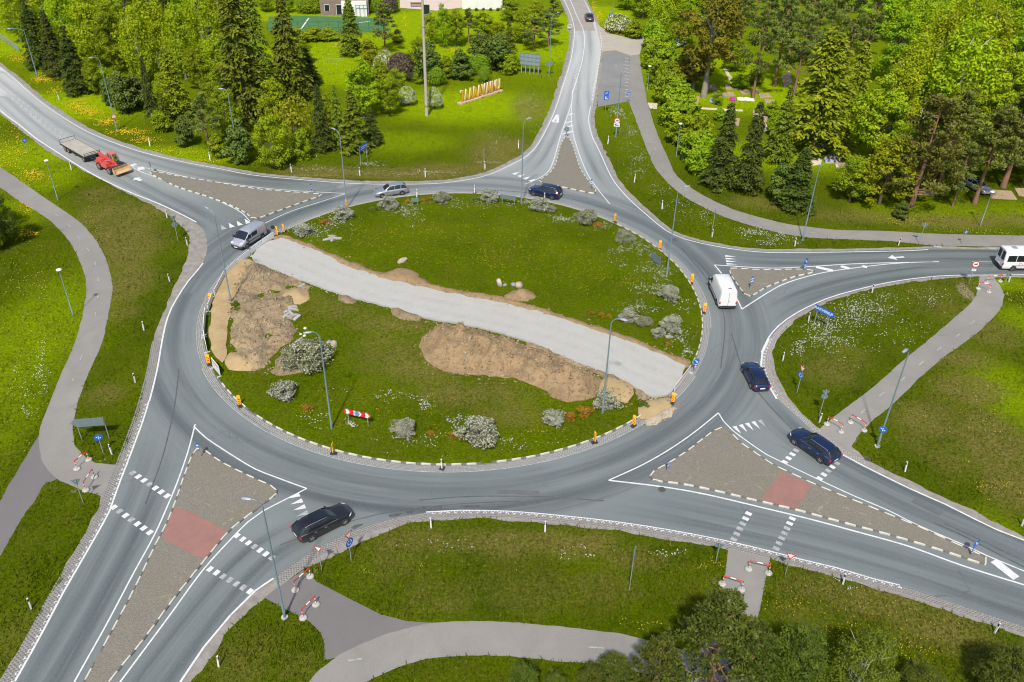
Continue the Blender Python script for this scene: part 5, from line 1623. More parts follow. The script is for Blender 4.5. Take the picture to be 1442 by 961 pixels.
# ---------------------------------------------------------------- upper right: hedge, gardens' trees, woodland
HG = 'shrubs of the tall hedge along the upper cycle path'
for i, (bx, by, w, hpx) in enumerate([(918, 70, 30, 40), (928, 82, 38, 40), (920, 98, 34, 40), (936, 108, 40, 42), (924, 124, 30, 38), (944, 128, 38, 40), (938, 146, 40, 42), (954, 156, 46, 42), (946, 176, 44, 40), (966, 184, 48, 44), (962, 204, 44, 40), (980, 210, 46, 44), (974, 226, 40, 38), (992, 232, 46, 44), (986, 246, 40, 38), (1004, 252, 42, 40), (1022, 262, 40, 34)]):
    plant('shrub', bx, by, by - hpx, w * 1.15, near('dense hedge shrub', bx, by, LM_H), 'bush', HG)
for k, bx, by, ty, w, lab in [
    ('darkspruce', 1012, 262, 142, 56, 'left one of two dark spruces standing in front of the garden plots'),
    ('darkspruce', 1049, 270, 140, 54, 'right one of two dark spruces standing in front of the garden plots'),
    ('darkspruce', 1118, 292, 206, 62, 'dark spruce behind the tall lamp post by the right cycle path'),
    ('juniper', 1094, 284, 232, 40, 'dark bush left of the lamp post on the slope above the right path'),
    ('ochre', 991, 137, -22, 104, 'big maple with ochre young leaves and a pale bare trunk by the garden plots'),
    ('ochre', 975, 128, 72, 60, 'dark lower tree with ochre leaves left of the big ochre maple'),
    ('spruce', 962, 118, 62, 44, 'dark conifer between the parked white car and the ochre maple'),
    ('larch', 1142, 214, 32, 112, 'large yellowish-green conifer in the middle of the upper right woodland'),
    ('larch', 1188, 196, 56, 60, 'second yellowish conifer at the right shoulder of the large one'),
    ('maple', 1222, 236, 106, 92, 'bright green maple, lightest crown in the upper right'),
    ('yellow', 1238, 288, 190, 86, 'yellow-green tree on the slope above the right cycle path'),
    ('green', 1196, 284, 214, 62, 'green tree between the lamp post and the yellow-green slope tree'),
    ('green', 1258, 262, 170, 60, 'green tree behind the yellow-green slope tree'),
    ('bare', 1285, 205, 138, 36, 'leafless pale birch in front of the brown pine'),
    ('brownpine', 1283, 292, 130, 110, 'brownish pine with a leaning grey trunk at the top of the slope'),
    ('brownpine', 1318, 270, 126, 90, 'brownish pine right of the one with a leaning trunk'),
    ('pine', 1341, 291, 200, 44, 'small pine with a thick dark foot on the slope'),
    ('highpine', 1372, 287, 148, 88, 'pine with a bare leaning trunk left of the parked silver car'),
    ('highpine', 1412, 264, 132, 110, 'brownish pine at the right edge above the parked silver car'),
    ('highpine', 1442, 258, 128, 90, 'brownish pine cut by the right edge'),
    ('juniper', 1268, 308, 286, 24, 'small dark bush on the slope above the right cycle path'),
    ('green', 1010, 148, 128, 20, 'small garden tree behind the garden path'),
    ('shrub', 1012, 170, 152, 18, 'round green shrub beside the garden path left of the right spruce'),
    ('shrub', 1040, 124, 106, 28, 'green shrub in the middle of the garden plots'),
    ('shrub', 1085, 165, 144, 24, 'green garden shrub right of the two dark spruces'),
    ('shrub', 1322, 268, 246, 26, 'bright green shrub among the garden beds near the slope'),
    ('whitebush', 870, 46, 22, 34, 'pale flowering tree at the right verge of the far road behind the blue sign'),
    ('shrub', 893, 54, 30, 28, 'green shrub at the entrance of the lay-by'),
    ('pine', 1060, 138, 10, 62, 'tall dark pine above the garden plots'),
    ('pine', 1090, 122, -18, 66, 'tall pine with a reddish trunk behind the garden plots'),
    ('pine', 1118, 134, 14, 60, 'pine left of the large yellowish conifer'),
    ('green', 1360, 250, 168, 70, 'green leafy tree behind the pines above the parked silver car'),
    ('green', 1425, 232, 150, 70, 'green leafy tree at the right edge behind the brownish pines'),
    ('yellow', 1310, 236, 160, 60, 'yellow-green tree behind the brownish pines of the slope'),
    ('shrub', 1090, 190, 164, 30, 'green garden shrub at the left foot of the large conifer'),
    ('shrub', 1062, 118, 100, 26, 'green shrub under the tall dark pine by the garden plots'),
    ('shrub', 1200, 244, 222, 26, 'green shrub under the bright maple by the grey tarpaulin'),
    ('spruce', 1094, 226, 120, 52, 'dark spruce at the left foot of the large yellowish conifer')]:
    plant(k, bx, by, ty, w, lab)
G1, G2, G3 = 'pines of the upper right woodland', 'birches of the upper right woodland', 'leafy trees of the upper right woodland'
for i, (k, bx, by, h, w) in enumerate([
    ('pine', 1040, 78, 15, 7), ('pine', 1075, 70, 16, 7), ('pine', 1110, 84, 16, 7), ('pine', 1140, 96, 17, 7), ('pine', 1165, 70, 17, 7), ('pine', 1100, 40, 15, 7), ('pine', 1140, 44, 15, 7), ('pine', 1062, 36, 14, 7), ('pine', 1190, 100, 16, 7), ('pine', 1025, 44, 13, 6), ('pine', 1185, 40, 15, 7), ('pine', 1215, 84, 16, 7),
    ('green', 960, 66, 10, 7), ('maple', 972, 40, 9, 7), ('birch', 928, 60, 13, 6), ('birch', 940, 30, 12, 7), ('green', 905, 26, 10, 7), ('green', 880, 14, 8, 6), ('green', 920, 6, 10, 7), ('green', 990, 20, 10, 7), ('birch', 1000, -4, 10, 7), ('green', 860, -4, 8, 6), ('green', 960, -6, 10, 7), ('green', 1040, 4, 10, 8), ('green', 1030, 100, 7, 6),
    ('birch', 1330, 190, 21, 13), ('birch', 1300, 150, 19, 10), ('birch', 1360, 160, 20, 11), ('birch', 1270, 170, 16, 9), ('green', 1250, 120, 15, 9), ('birch', 1290, 100, 17, 9), ('maple', 1398, 190, 14, 9), ('maple', 1412, 150, 15, 10), ('maple', 1435, 110, 15, 10), ('birch', 1400, 90, 17, 10), ('birch', 1350, 90, 18, 10), ('birch', 1440, 50, 14, 10), ('birch', 1310, 50, 15, 10), ('birch', 1260, 60, 15, 9), ('maple', 1225, 60, 13, 9), ('birch', 1370, 40, 14, 10), ('birch', 1200, 16, 12, 9), ('green', 1250, 10, 12, 9), ('birch', 1300, 4, 12, 9), ('birch', 1350, -6, 11, 9), ('maple', 1410, 6, 11, 9), ('pine', 1150, 6, 12, 7), ('pine', 1100, -4, 11, 7), ('maple', 1385, 215, 12, 8), ('green', 1340, 215, 12, 8), ('green', 1440, 200, 13, 9), ('birch', 1250, 200, 14, 8), ('green', 1475, 150, 14, 10), ('birch', 1480, 80, 14, 10), ('brownpine', 1470, 240, 12, 9)]):
    lab, grp = {'pine': ('tall dark pine in the depth of the upper right woodland', G1), 'birch': ('tall birch with pale limbs in the upper right woodland', G2), 'brownpine': ('brownish pine beyond the right edge of the garden plots', 'brown pines beyond the gardens')}.get(k, ('green leafy tree in the upper right woodland', G3))
    if k == 'maple': lab, grp = 'bright green leafy tree in the upper right woodland', 'bright leafy trees of the upper right woodland'
    lab = near({'pine': 'tall dark pine', 'birch': 'birch with pale limbs', 'brownpine': 'brownish pine', 'maple': 'bright green leafy tree'}.get(k, 'mid-green leafy tree'), bx, by, LM_UR)
    plant(k, bx, by, by - h / MPP(bx, by) * 0.95, w / MPP(bx, by), lab, 'tree', grp)

# ---------------------------------------------------------------- foreground, lower right
for k, bx, by, ty, w, lab in [
    ('bigpine', 992, 992, 840, 160, 'large pine with reddish twigs at the bottom beside the path mouth'),
    ('bigpine', 1042, 985, 876, 96, 'pine at the right side of the large bottom pine'),
    ('bigpine', 918, 992, 898, 96, 'lower pine at the left side of the large bottom pine'),
    ('fgshrub', 1108, 975, 882, 96, 'dark green shrub right of the bottom pines'),
    ('fgbirch', 1200, 985, 886, 110, 'light green young birch clump with pale stems at the bottom'),
    ('bare', 1196, 975, 920, 40, 'pale bare stems rising in the middle of the young birch clump'),
    ('fgshrub', 1405, 985, 916, 100, 'green shrub in the bottom right corner'),
    ('fgshrub', 1290, 985, 945, 80, 'low green shrub between the birch clump and the bottom right corner'),
    ('bigpine', 860, 985, 925, 80, 'small pine left of the bottom pines over the path'),
    ('fgshrub', 735, 985, 938, 60, 'low dark shrub below the bottom cycle path'),
    ('fgshrub', 780, 982, 948, 44, 'low yellow-brown shrub below the bottom cycle path'),
    ('fgshrub', 830, 980, 940, 50, 'low dark green shrub touching the bottom cycle path edge')]:
    plant(k, bx, by, ty, w, lab)

# ---------------------------------------------------------------- grass blades and wild flowers: nobody could count them
HARD = [VERGE, PATH_W, PATH_W2, PATH_S1, PATH_S2, PATH_S3, PATH_E, PATH_N, LAYBY, PARK]
SITE = [STONE] + [W2(p) for p in (
    [(352, 368), (380, 381), (428, 399), (437, 412), (425, 432), (412, 455), (420, 464), (398, 492), (375, 524), (340, 527), (315, 515), (298, 495), (296, 470), (306, 412), (336, 374)],
    [(608, 463), (660, 463), (725, 484), (795, 508), (872, 537), (893, 560), (880, 571), (802, 573), (768, 557), (700, 537), (620, 526), (587, 500), (588, 485)],
    [(893, 575), (945, 562), (953, 576), (912, 602), (900, 592)])]


def in_island(X, Y, r=RAD - 0.35):
    return np.hypot(X - CEN.x, Y - CEN.y) < r


def green_at(X, Y):
    ok = np.ones(X.shape, bool)
    isl = in_island(X, Y)
    for p in HARD:
        ok &= ~pip(p, X, Y)
    ok |= isl
    for p in SITE:
        ok &= ~pip(p, X, Y)
    return ok, isl


def blades(name, n, seed, hh, ww, m, region=None):
    g = np.random.RandomState(seed)
    X = g.uniform(-110, 115, n * 5); Y = g.uniform(28, 190, n * 5)
    d = np.sqrt(X * X + Y * Y + CAM_H ** 2)
    keep = (g.rand(len(X)) < (70 / d) ** 2.6) & (np.abs(X) < 12 + 0.62 * Y)
    X, Y = X[keep], Y[keep]
    ok, isl = green_at(X, Y)
    X, Y, isl = X[ok][:n], Y[ok][:n], isl[ok][:n]
    k = len(X)
    a = g.uniform(0, 6.28, k); h = g.uniform(hh[0], hh[1], k) * np.where(isl, 0.6, 1.0) * (0.5 + vnoise(X, Y, 3, 5)); w = g.uniform(ww[0], ww[1], k)
    z = np.where(isl, 0.13 + lawn_z(X, Y), 0.0)
    ln = g.normal(size=(k, 2)) * h[:, None] * 0.6
    V = np.stack([np.stack([X - np.cos(a) * w, Y - np.sin(a) * w, z], 1), np.stack([X + np.cos(a) * w, Y + np.sin(a) * w, z], 1), np.stack([X + ln[:, 0], Y + ln[:, 1], z + h], 1)], 1).reshape(-1, 3)
    me = np_mesh(name, V, np.arange(3 * k).reshape(-1, 3))
    dd, bb, ll = ground_attrs(X, Y)
    ll = np.where(isl, 0.06, ll)
    jit = lambda q, s: np.clip(np.repeat(q + g.normal(size=k) * s, 3), 0, 1)
    set_attr(me, 'dry', jit(dd, 0.22)); set_attr(me, 'bare', np.zeros(3 * k)); set_attr(me, 'lush_sunlit', jit(ll, 0.1))
    return tag(link(name, me, m), kind='stuff')


for x, y, r_, lab in ((332, 431, 7, 'small tuft of grass at the foot of the lamp post in the sand'), (338, 449, 5, 'grass tuft on the dug ground below the sand lamp'), (341, 490, 6, 'grass tuft on the dug ground above the small sand heap'), (905, 572, 8, 'grass tuft at the broken eastern kerb beside the sand spill')):
    bush('tuft', x, y, r_, lab, .5, 'grass tuft')
blades('grass_blades', 330000, 3, (0.08, 0.32), (0.03, 0.075), M_GRASS)


def flowers(name, spots, m, seed, size, zz=(0.1, 0.25), dens=1.0):
    """small blooms scattered in patches: (x, y, radius, count[, radius along])"""
    g = np.random.RandomState(seed)
    Vs = []
    for s in spots:
        x, y, r, n = s[:4]
        ry = s[4] if len(s) > 4 else r * 0.6
        # patchy: clusters within the patch
        n = int(n * dens)
        nc = max(3, n // 3)
        cx, cy = g.normal(size=nc) * r * 0.5, g.normal(size=nc) * ry * 0.5
        k = g.randint(0, nc, n)
        pts = [G(x + cx[i] + g.normal() * r * 0.12, y + cy[i] + g.normal() * ry * 0.12) for i in k]
        Vs.append(np.array([(p.x, p.y) for p in pts]))
    P = np.concatenate(Vs)
    ok, isl = green_at(P[:, 0], P[:, 1])
    P, isl = P[ok], isl[ok]
    n = len(P)
    z = np.where(isl, 0.13 + lawn_z(P[:, 0], P[:, 1]), 0.0) + g.uniform(zz[0], zz[1], n)
    C = np.concatenate([P, z[:, None]], 1)
    Nn = np.array([0, -0.35, 1.0]) + g.normal(size=(n, 3)) * 0.35
    V, F = leaves(C, np.cross(Nn, g.normal(size=(n, 3))), Nn, size * g.uniform(.6, 1.4, n), size * 0.8 * g.uniform(.6, 1.2, n))
    me = leaf_mesh(name, [(V, F, g.rand(n))], m)
    return tag(link(name, me, m), kind='stuff')


M_FLW = leafmat('white_petals', (0.32, 0.335, 0.27), (0.52, 0.535, 0.48), 0.15, 0.02)
M_FLY = leafmat('yellow_petals', (0.45, 0.33, 0.01), (0.62, 0.47, 0.015), 0.15, 0.02)
M_FLYD = leafmat('dandelion_petals', (0.26, 0.22, 0.012), (0.42, 0.34, 0.016), 0.15, 0.02)
M_FLYG = leafmat('yellow_green_petals', (0.20, 0.22, 0.02), (0.32, 0.32, 0.03), 0.15, 0.02)
flowers('white_wildflowers', [(1210, 440, 45, 900, 22), (1165, 460, 28, 420, 14), (1150, 478, 30, 260, 12), (1300, 420, 40, 160, 14), (1240, 425, 30, 160), (1270, 470, 60, 120, 26), (1120, 490, 18, 120, 14), (1180, 490, 40, 90),
    (440, 330, 26, 420, 12), (475, 312, 20, 260, 9), (460, 322, 40, 160), (580, 300, 14, 260, 14), (555, 300, 16, 120, 8), (690, 290, 40, 140, 8), (640, 292, 30, 90, 6), (740, 288, 20, 120, 5), (790, 313, 22, 240, 6), (850, 322, 12, 120, 8), (905, 350, 18, 160, 10), (880, 355, 20, 120, 6), (930, 385, 20, 220, 14), (920, 410, 26, 260, 12), (960, 430, 20, 120, 14), (905, 440, 30, 200, 12), (955, 480, 20, 220, 14), (970, 500, 12, 120, 10), (900, 380, 40, 120, 20),
    (600, 575, 14, 110, 10), (640, 598, 16, 110, 10), (495, 603, 10, 90, 6), (600, 625, 90, 120, 16), (440, 590, 30, 60), (720, 630, 60, 90, 14), (560, 560, 60, 80, 14),
    (745, 155, 22, 300, 30), (700, 200, 18, 120, 22), (520, 232, 20, 160, 5), (450, 238, 40, 160, 5), (560, 246, 60, 160, 4), (610, 244, 40, 110, 4), (440, 218, 16, 100, 8),
    (1060, 328, 24, 300, 7), (985, 300, 40, 150, 16), (960, 285, 30, 110, 12), (1085, 342, 30, 180, 7), (900, 215, 26, 240, 22), (870, 160, 16, 320, 8), (885, 185, 18, 200, 12), (895, 245, 14, 90, 12), (930, 268, 16, 90, 10), (1100, 335, 20, 150, 8),
    (60, 520, 10, 160, 40), (40, 560, 20, 90, 40), (1180, 480, 30, 110, 10), (995, 215, 12, 160, 20), (650, 772, 70, 40, 12), (820, 778, 70, 50, 12), (950, 780, 30, 40, 8), (1400, 412, 8, 40), (690, 116, 12, 120, 3), (500, 60, 30, 150, 5), (470, 85, 20, 120, 8), (1200, 820, 40, 50, 10)],
    M_FLW, 31, 0.115, dens=0.75)
flowers('dandelions', [(640, 330, 130, 420, 36), (760, 360, 110, 380, 34), (560, 340, 90, 260, 30), (840, 390, 80, 260, 30), (690, 370, 130, 320, 20), (790, 330, 80, 160, 20), (900, 400, 60, 140, 20),
    (560, 590, 100, 140, 26), (760, 610, 70, 70, 14), (430, 560, 40, 50), (1000, 800, 20, 40), (425, 850, 14, 30, 14), (1078, 802, 5, 45, 12), (1150, 850, 110, 180, 40), (1250, 900, 110, 220, 40), (1330, 830, 40, 60, 12), (1310, 850, 20, 40, 8), (1200, 900, 60, 130, 20), (900, 880, 40, 30, 8), (600, 800, 90, 40, 26), (430, 842, 20, 16), (1380, 690, 30, 40, 16), (1420, 690, 20, 40), (1300, 560, 60, 40, 40), (500, 340, 30, 60, 14)],
    M_FLYD, 32, 0.11, dens=0.8)
flowers('yellow_flower_strip', [(62, 112, 18, 480, 7), (110, 150, 22, 420, 8), (125, 158, 20, 420, 7), (150, 172, 16, 420, 6), (180, 187, 24, 460, 5), (205, 197, 22, 240, 5), (80, 128, 12, 120, 5), (28, 84, 24, 260, 6), (240, 215, 40, 160, 5), (290, 228, 40, 90, 4),
    (836, 10, 5, 260, 14), (843, 24, 6, 300, 10), (854, 38, 8, 260, 6), (872, 47, 16, 200, 3), (595, 70, 14, 300, 3), (640, 73, 10, 200, 3), (570, 30, 4, 120, 14), (435, 105, 12, 220, 6), (475, 65, 8, 140, 3), (20, 200, 30, 260, 22), (50, 250, 24, 240, 10), (40, 290, 18, 160, 10), (35, 330, 22, 200, 10), (45, 245, 14, 160, 4), (5, 230, 20, 120, 12), (30, 215, 20, 90, 8)],
    M_FLY, 33, 0.15)
flowers('yellow_green_weeds', [(1380, 330, 60, 300, 10), (1260, 310, 70, 300, 10), (60, 470, 60, 300, 60), (30, 560, 40, 200, 80), (120, 320, 30, 160, 30), (40, 380, 50, 260, 40), (1380, 580, 60, 160, 60), (1430, 420, 20, 120, 14)], M_FLYG, 34, 0.15, dens=0.6)
# ================================================================ vehicles
def paintm(name, c, metal=0.35, rough=0.28):
    return mat(name, c, tuple(x * 0.93 for x in c), 1.0, rough, metal, spec=0.5, coat=0.8)


GLASS = mat('tinted_glass', (0.012, 0.016, 0.020), (0.010, 0.014, 0.018), 1, 0.06, 0.0, spec=0.7)
TYRE = mat('tyre_rubber', (0.018, 0.018, 0.019), (0.03, 0.03, 0.03), 6, 0.85)
RIM = mat('alloy_rim', (0.42, 0.43, 0.45), (0.32, 0.33, 0.35), 4, 0.35, 0.7)
STEELRIM = mat('steel_rim', (0.16, 0.165, 0.17), (0.10, 0.10, 0.11), 4, 0.5, 0.4)
BLACKP = mat('black_plastic', (0.022, 0.023, 0.025), (0.035, 0.036, 0.038), 4, 0.6)
REDL = mat('red_lens', (0.50, 0.012, 0.018), (0.36, 0.01, 0.012), 3, 0.2)
AMBERL = mat('amber_disc', (0.6, 0.18, 0.03), (0.5, 0.14, 0.02), 3, 0.2)
CLEARL = mat('clear_lens', (0.62, 0.65, 0.68), (0.45, 0.48, 0.52), 3, 0.15)
PLATE = mat('number_plate', (0.72, 0.73, 0.74), (0.62, 0.63, 0.65), 4, 0.5)
CHROME = mat('bright_trim', (0.62, 0.63, 0.65), (0.52, 0.53, 0.55), 3, 0.25, 0.8)


def wheel(root, x, y, r=0.33, w=0.22, rim=RIM, name='wheel'):
    s = 1 if y > 0 else -1
    b = MB()
    prof = [(r * 0.64, -w / 2), (r * 0.94, -w / 2), (r, -w / 2 + 0.035), (r, w / 2 - 0.035), (r * 0.94, w / 2), (r * 0.64, w / 2 - 0.01), (r * 0.60, w / 2 - 0.05)]
    n = 20
    rings = [[(p[0] * math.cos(2 * math.pi * k / n), p[1] * s, p[0] * math.sin(2 * math.pi * k / n)) for k in range(n)] for p in prof]
    b.loft(rings, 0, False)
    t = b.build('wheel', TYRE, root, (x, y, r), fix=True)
    d = MB()
    yo = (w / 2 - 0.045) * s
    d.add([(r * 0.62 * math.cos(2 * math.pi * k / n), yo, r * 0.62 * math.sin(2 * math.pi * k / n)) for k in range(n)], [tuple(range(n))[:: -s]], 1)
    for k in range(5):
        a = 2 * math.pi * k / 5
        M = Matrix.Rotation(-a, 3, 'Y')
        d.box(M @ Vector((r * 0.33, yo + 0.02 * s, 0)), (r * 0.62, 0.03, r * 0.2), 0, M=M)
    d.build('rim', [rim, STEELRIM], t)
    return t


def sect(w, zb, zt, crown=0.03, sh=0.9):
    h = zt - zb
    half = [(w * 0.82, zb), (w * 0.97, zb + 0.10 * h), (w, zb + 0.32 * h), (w * 0.995, zb + 0.62 * h), (w * 0.965, zt - 0.12 * h), (w * sh, zt - 0.01), (w * sh * 0.72, zt + crown * 0.7), (w * sh * 0.3, zt + crown)]
    return half + [(-y, z) for y, z in half[::-1]]


def car(name, label, cat, paint_m, kind='estate', L=4.85, W=1.86, H=1.47, rails=True, sunroof=False, rim=RIM, clear=0.0):
    """x forward, y left"""
    t = thing(name, label, cat, (0, 0, 0))
    k, w, hz = L / 4.85, W / 2, H / 1.47
    up = clear
    st = [(-2.42, .70, .42, .66), (-2.37, .84, .30, .90), (-2.2, .93, .24, .98), (-1.5, .985, .2, .985), (-0.5, 1.0, .19, .96), (.5, 1.0, .19, .95), (1.0, .99, .19, .93), (1.5, .975, .2, .875), (1.95, .93, .22, .80), (2.25, .84, .26, .70), (2.38, .72, .32, .60), (2.42, .6, .38, .54)]
    if kind == 'hatch':
        st = [(-2.4, .66, .42, .70), (-2.34, .84, .30, .92), (-2.12, .94, .24, 1.0)] + st[3:]
    b = MB()
    b.loft([[(x * k, y, z) for y, z in sect(w * a, zb * hz + up, zt * hz + up, 0.035 if x > 0.8 else 0.02)] for x, a, zb, zt in st], 0)
    b.build('body', paint_m, t, fix=True)
    # glasshouse: stations (x, roof height, roof half-width share)
    if kind == 'estate':
        gs = [(1.02, .925, .80), (.55, 1.25, .70), (.22, 1.405, .655), (-.5, 1.465, .645), (-1.3, 1.45, .63), (-1.85, 1.40, .61), (-2.18, 1.12, .70), (-2.30, .965, .76)]
    elif kind == 'suv':
        gs = [(1.0, .93, .80), (.6, 1.24, .71), (.28, 1.40, .665), (-.5, 1.465, .655), (-1.3, 1.45, .64), (-1.8, 1.38, .62), (-2.1, 1.13, .70), (-2.27, .965, .76)]
    else:
        gs = [(1.02, .925, .80), (.55, 1.25, .70), (.2, 1.40, .65), (-.4, 1.465, .64), (-1.0, 1.44, .62), (-1.45, 1.35, .60), (-1.95, 1.10, .68), (-2.12, .985, .74)]
    zb = .925 * hz + up
    g = MB()
    rows = []
    for x, z, s in gs:
        z = z * hz + up
        rows.append([(x * k, -w * .865, zb), (x * k, -w * (s + .865) / 2 * 1.02, (z + zb) / 2), (x * k, -w * s, z), (x * k, -w * s * .5, z + .02), (x * k, w * s * .5, z + .02), (x * k, w * s, z), (x * k, w * (s + .865) / 2 * 1.02, (z + zb) / 2), (x * k, w * .865, zb)])
    g.loft(rows, 0, False, True, False)
    g.build('windows', GLASS, t, fix=True)
    # roof skin
    r = MB()
    rr_ = []
    for x, z, s in gs[2:6]:
        z = z * hz + up
        rr_.append([(x * k, -w * s * 1.05, z - .02), (x * k, -w * s, z + .012), (x * k, -w * s * .5, z + .034), (x * k, w * s * .5, z + .034), (x * k, w * s, z + .012), (x * k, w * s * 1.05, z - .02)])
    r.loft(rr_, 0, False, True, False)
    r.build('roof', paint_m, t, fix=True)
    for s in (-1, 1):
        P = lambda i, f: (gs[i][0] * k, s * w * (.865 + (gs[i][2] - .865) * f) * 1.01, zb + (gs[i][1] * hz + up - zb) * f)
        MB().tube([P(0, 1.0), P(1, 1.0), P(2, 1.0)], .035, 5).build('pillar', paint_m, t)
        MB().tube([P(5, 1.0), P(6, 1.0), P(7, 1.0)], .05 if kind != 'hatch' else .09, 5).build('pillar', paint_m, t)
        for xx, wd in ((-.42, .035), (-1.30, .04)):
            z = np.interp(-xx, [-q[0] for q in gs], [q[1] for q in gs]) * hz + up
            sw = np.interp(-xx, [-q[0] for q in gs], [q[2] for q in gs])
            MB().tube([(xx * k, s * w * .87, zb), ((xx - .05) * k, s * w * (sw + .875) / 2 * 1.02, (z + zb) / 2), ((xx - .1) * k, s * w * sw * 1.01, z)], wd, 5).build('pillar', paint_m, t)
    tr = MB()
    for s in (-1, 1):
        tr.tube([(.95 * k, s * w * .88, zb + .01), (-.5 * k, s * w * .89, zb + .015), (-2.1 * k, s * w * .87, zb + .03)], .014, 4)
    tr.build('window_trim', CHROME if rails else BLACKP, t)
    for s in (-1, 1):
        for xx in (.78, -.36, -1.22):
            q = MB(); q.tube([((xx + .03) * k, s * w * .972, .86 * hz + up), (xx * k, s * w * 1.0, .62 * hz + up), ((xx - .03) * k, s * w * 1.0, .34 * hz + up)], .010, 4); q.build('door_seam', BLACKP, t)
        for xx in (-.18, -1.05):
            q = MB(); q.box((xx * k, s * w * .985, .80 * hz + up), (.2, .04, .03)); q.build('door_handle', CHROME if rails else paint_m, t)
    if rails:
        for s in (-1, 1):
            q = MB()
            q.tube([(.1 * k, s * w * .63, 1.43 * hz + up), (0 * k, s * w * .635, 1.50 * hz + up), (-1.5 * k, s * w * .61, 1.49 * hz + up), (-1.75 * k, s * w * .6, 1.42 * hz + up)], .02, 5)
            q.build('roof_rail', CHROME, t)
    if sunroof:
        q = MB(); q.box((-.45 * k, 0, 1.507 * hz + up), (1.1, w * 1.0, .012)); q.build('sunroof', GLASS, t)
    for s in (-1, 1):
        q = MB(); q.box((.72 * k, s * (w + .06), zb + .04), (.14, .2, .13), taper=.8); q.build('mirror', paint_m, t)
        q = MB(); q.loft([[(2.05 * k, s * w * .92, .66 * hz + up), (2.05 * k, s * w * .93, .77 * hz + up), (1.9 * k, s * w * .97, .80 * hz + up), (1.9 * k, s * w * .985, .68 * hz + up)], [(2.34 * k, s * w * .62, .60 * hz + up), (2.33 * k, s * w * .60, .69 * hz + up), (2.28 * k, s * w * .60, .72 * hz + up), (2.3 * k, s * w * .7, .60 * hz + up)]])
        q.build('headlight', CLEARL, t, fix=True)
        q = MB(); q.box((-2.30 * k, s * w * .75, .80 * hz + up), (.17, .30, .17), rz=s * .28); q.build('tail_light', REDL, t)
    q = MB(); q.box((-2.41 * k, 0, .62 * hz + up), (.04, .5, .12)); q.build('number_plate', PLATE, t)
    q = MB(); q.box((2.415 * k, 0, .42 * hz + up), (.03, .5, .11)); q.build('number_plate', PLATE, t)
    q = MB(); q.box((2.37 * k, 0, .56 * hz + up), (.07, .7, .14)); q.build('grille', BLACKP, t)
    q = MB()
    for s in (-1, 1):
        q.box((0.05 * k, s * w * .955, .24 * hz + up), (2.3 * k, .08, .10))
        for x in (-1.44, 1.47):
            q.add([(x * k + .40 * math.cos(a), s * (w + .004), .33 + .40 * math.sin(a)) for a in np.linspace(0, math.pi * 2, 17)[:-1]], [tuple(range(16))[::-s]])
    q.build('wheel_arches', BLACKP, t)
    for x in (-1.44, 1.47):
        for s in (-1, 1):
            wheel(t, x * k, s * (w - .075), .335 if kind != 'suv' else .36, .22, rim)
    t['_xm'], t['_hw'] = 0.015 * k, w
    return t


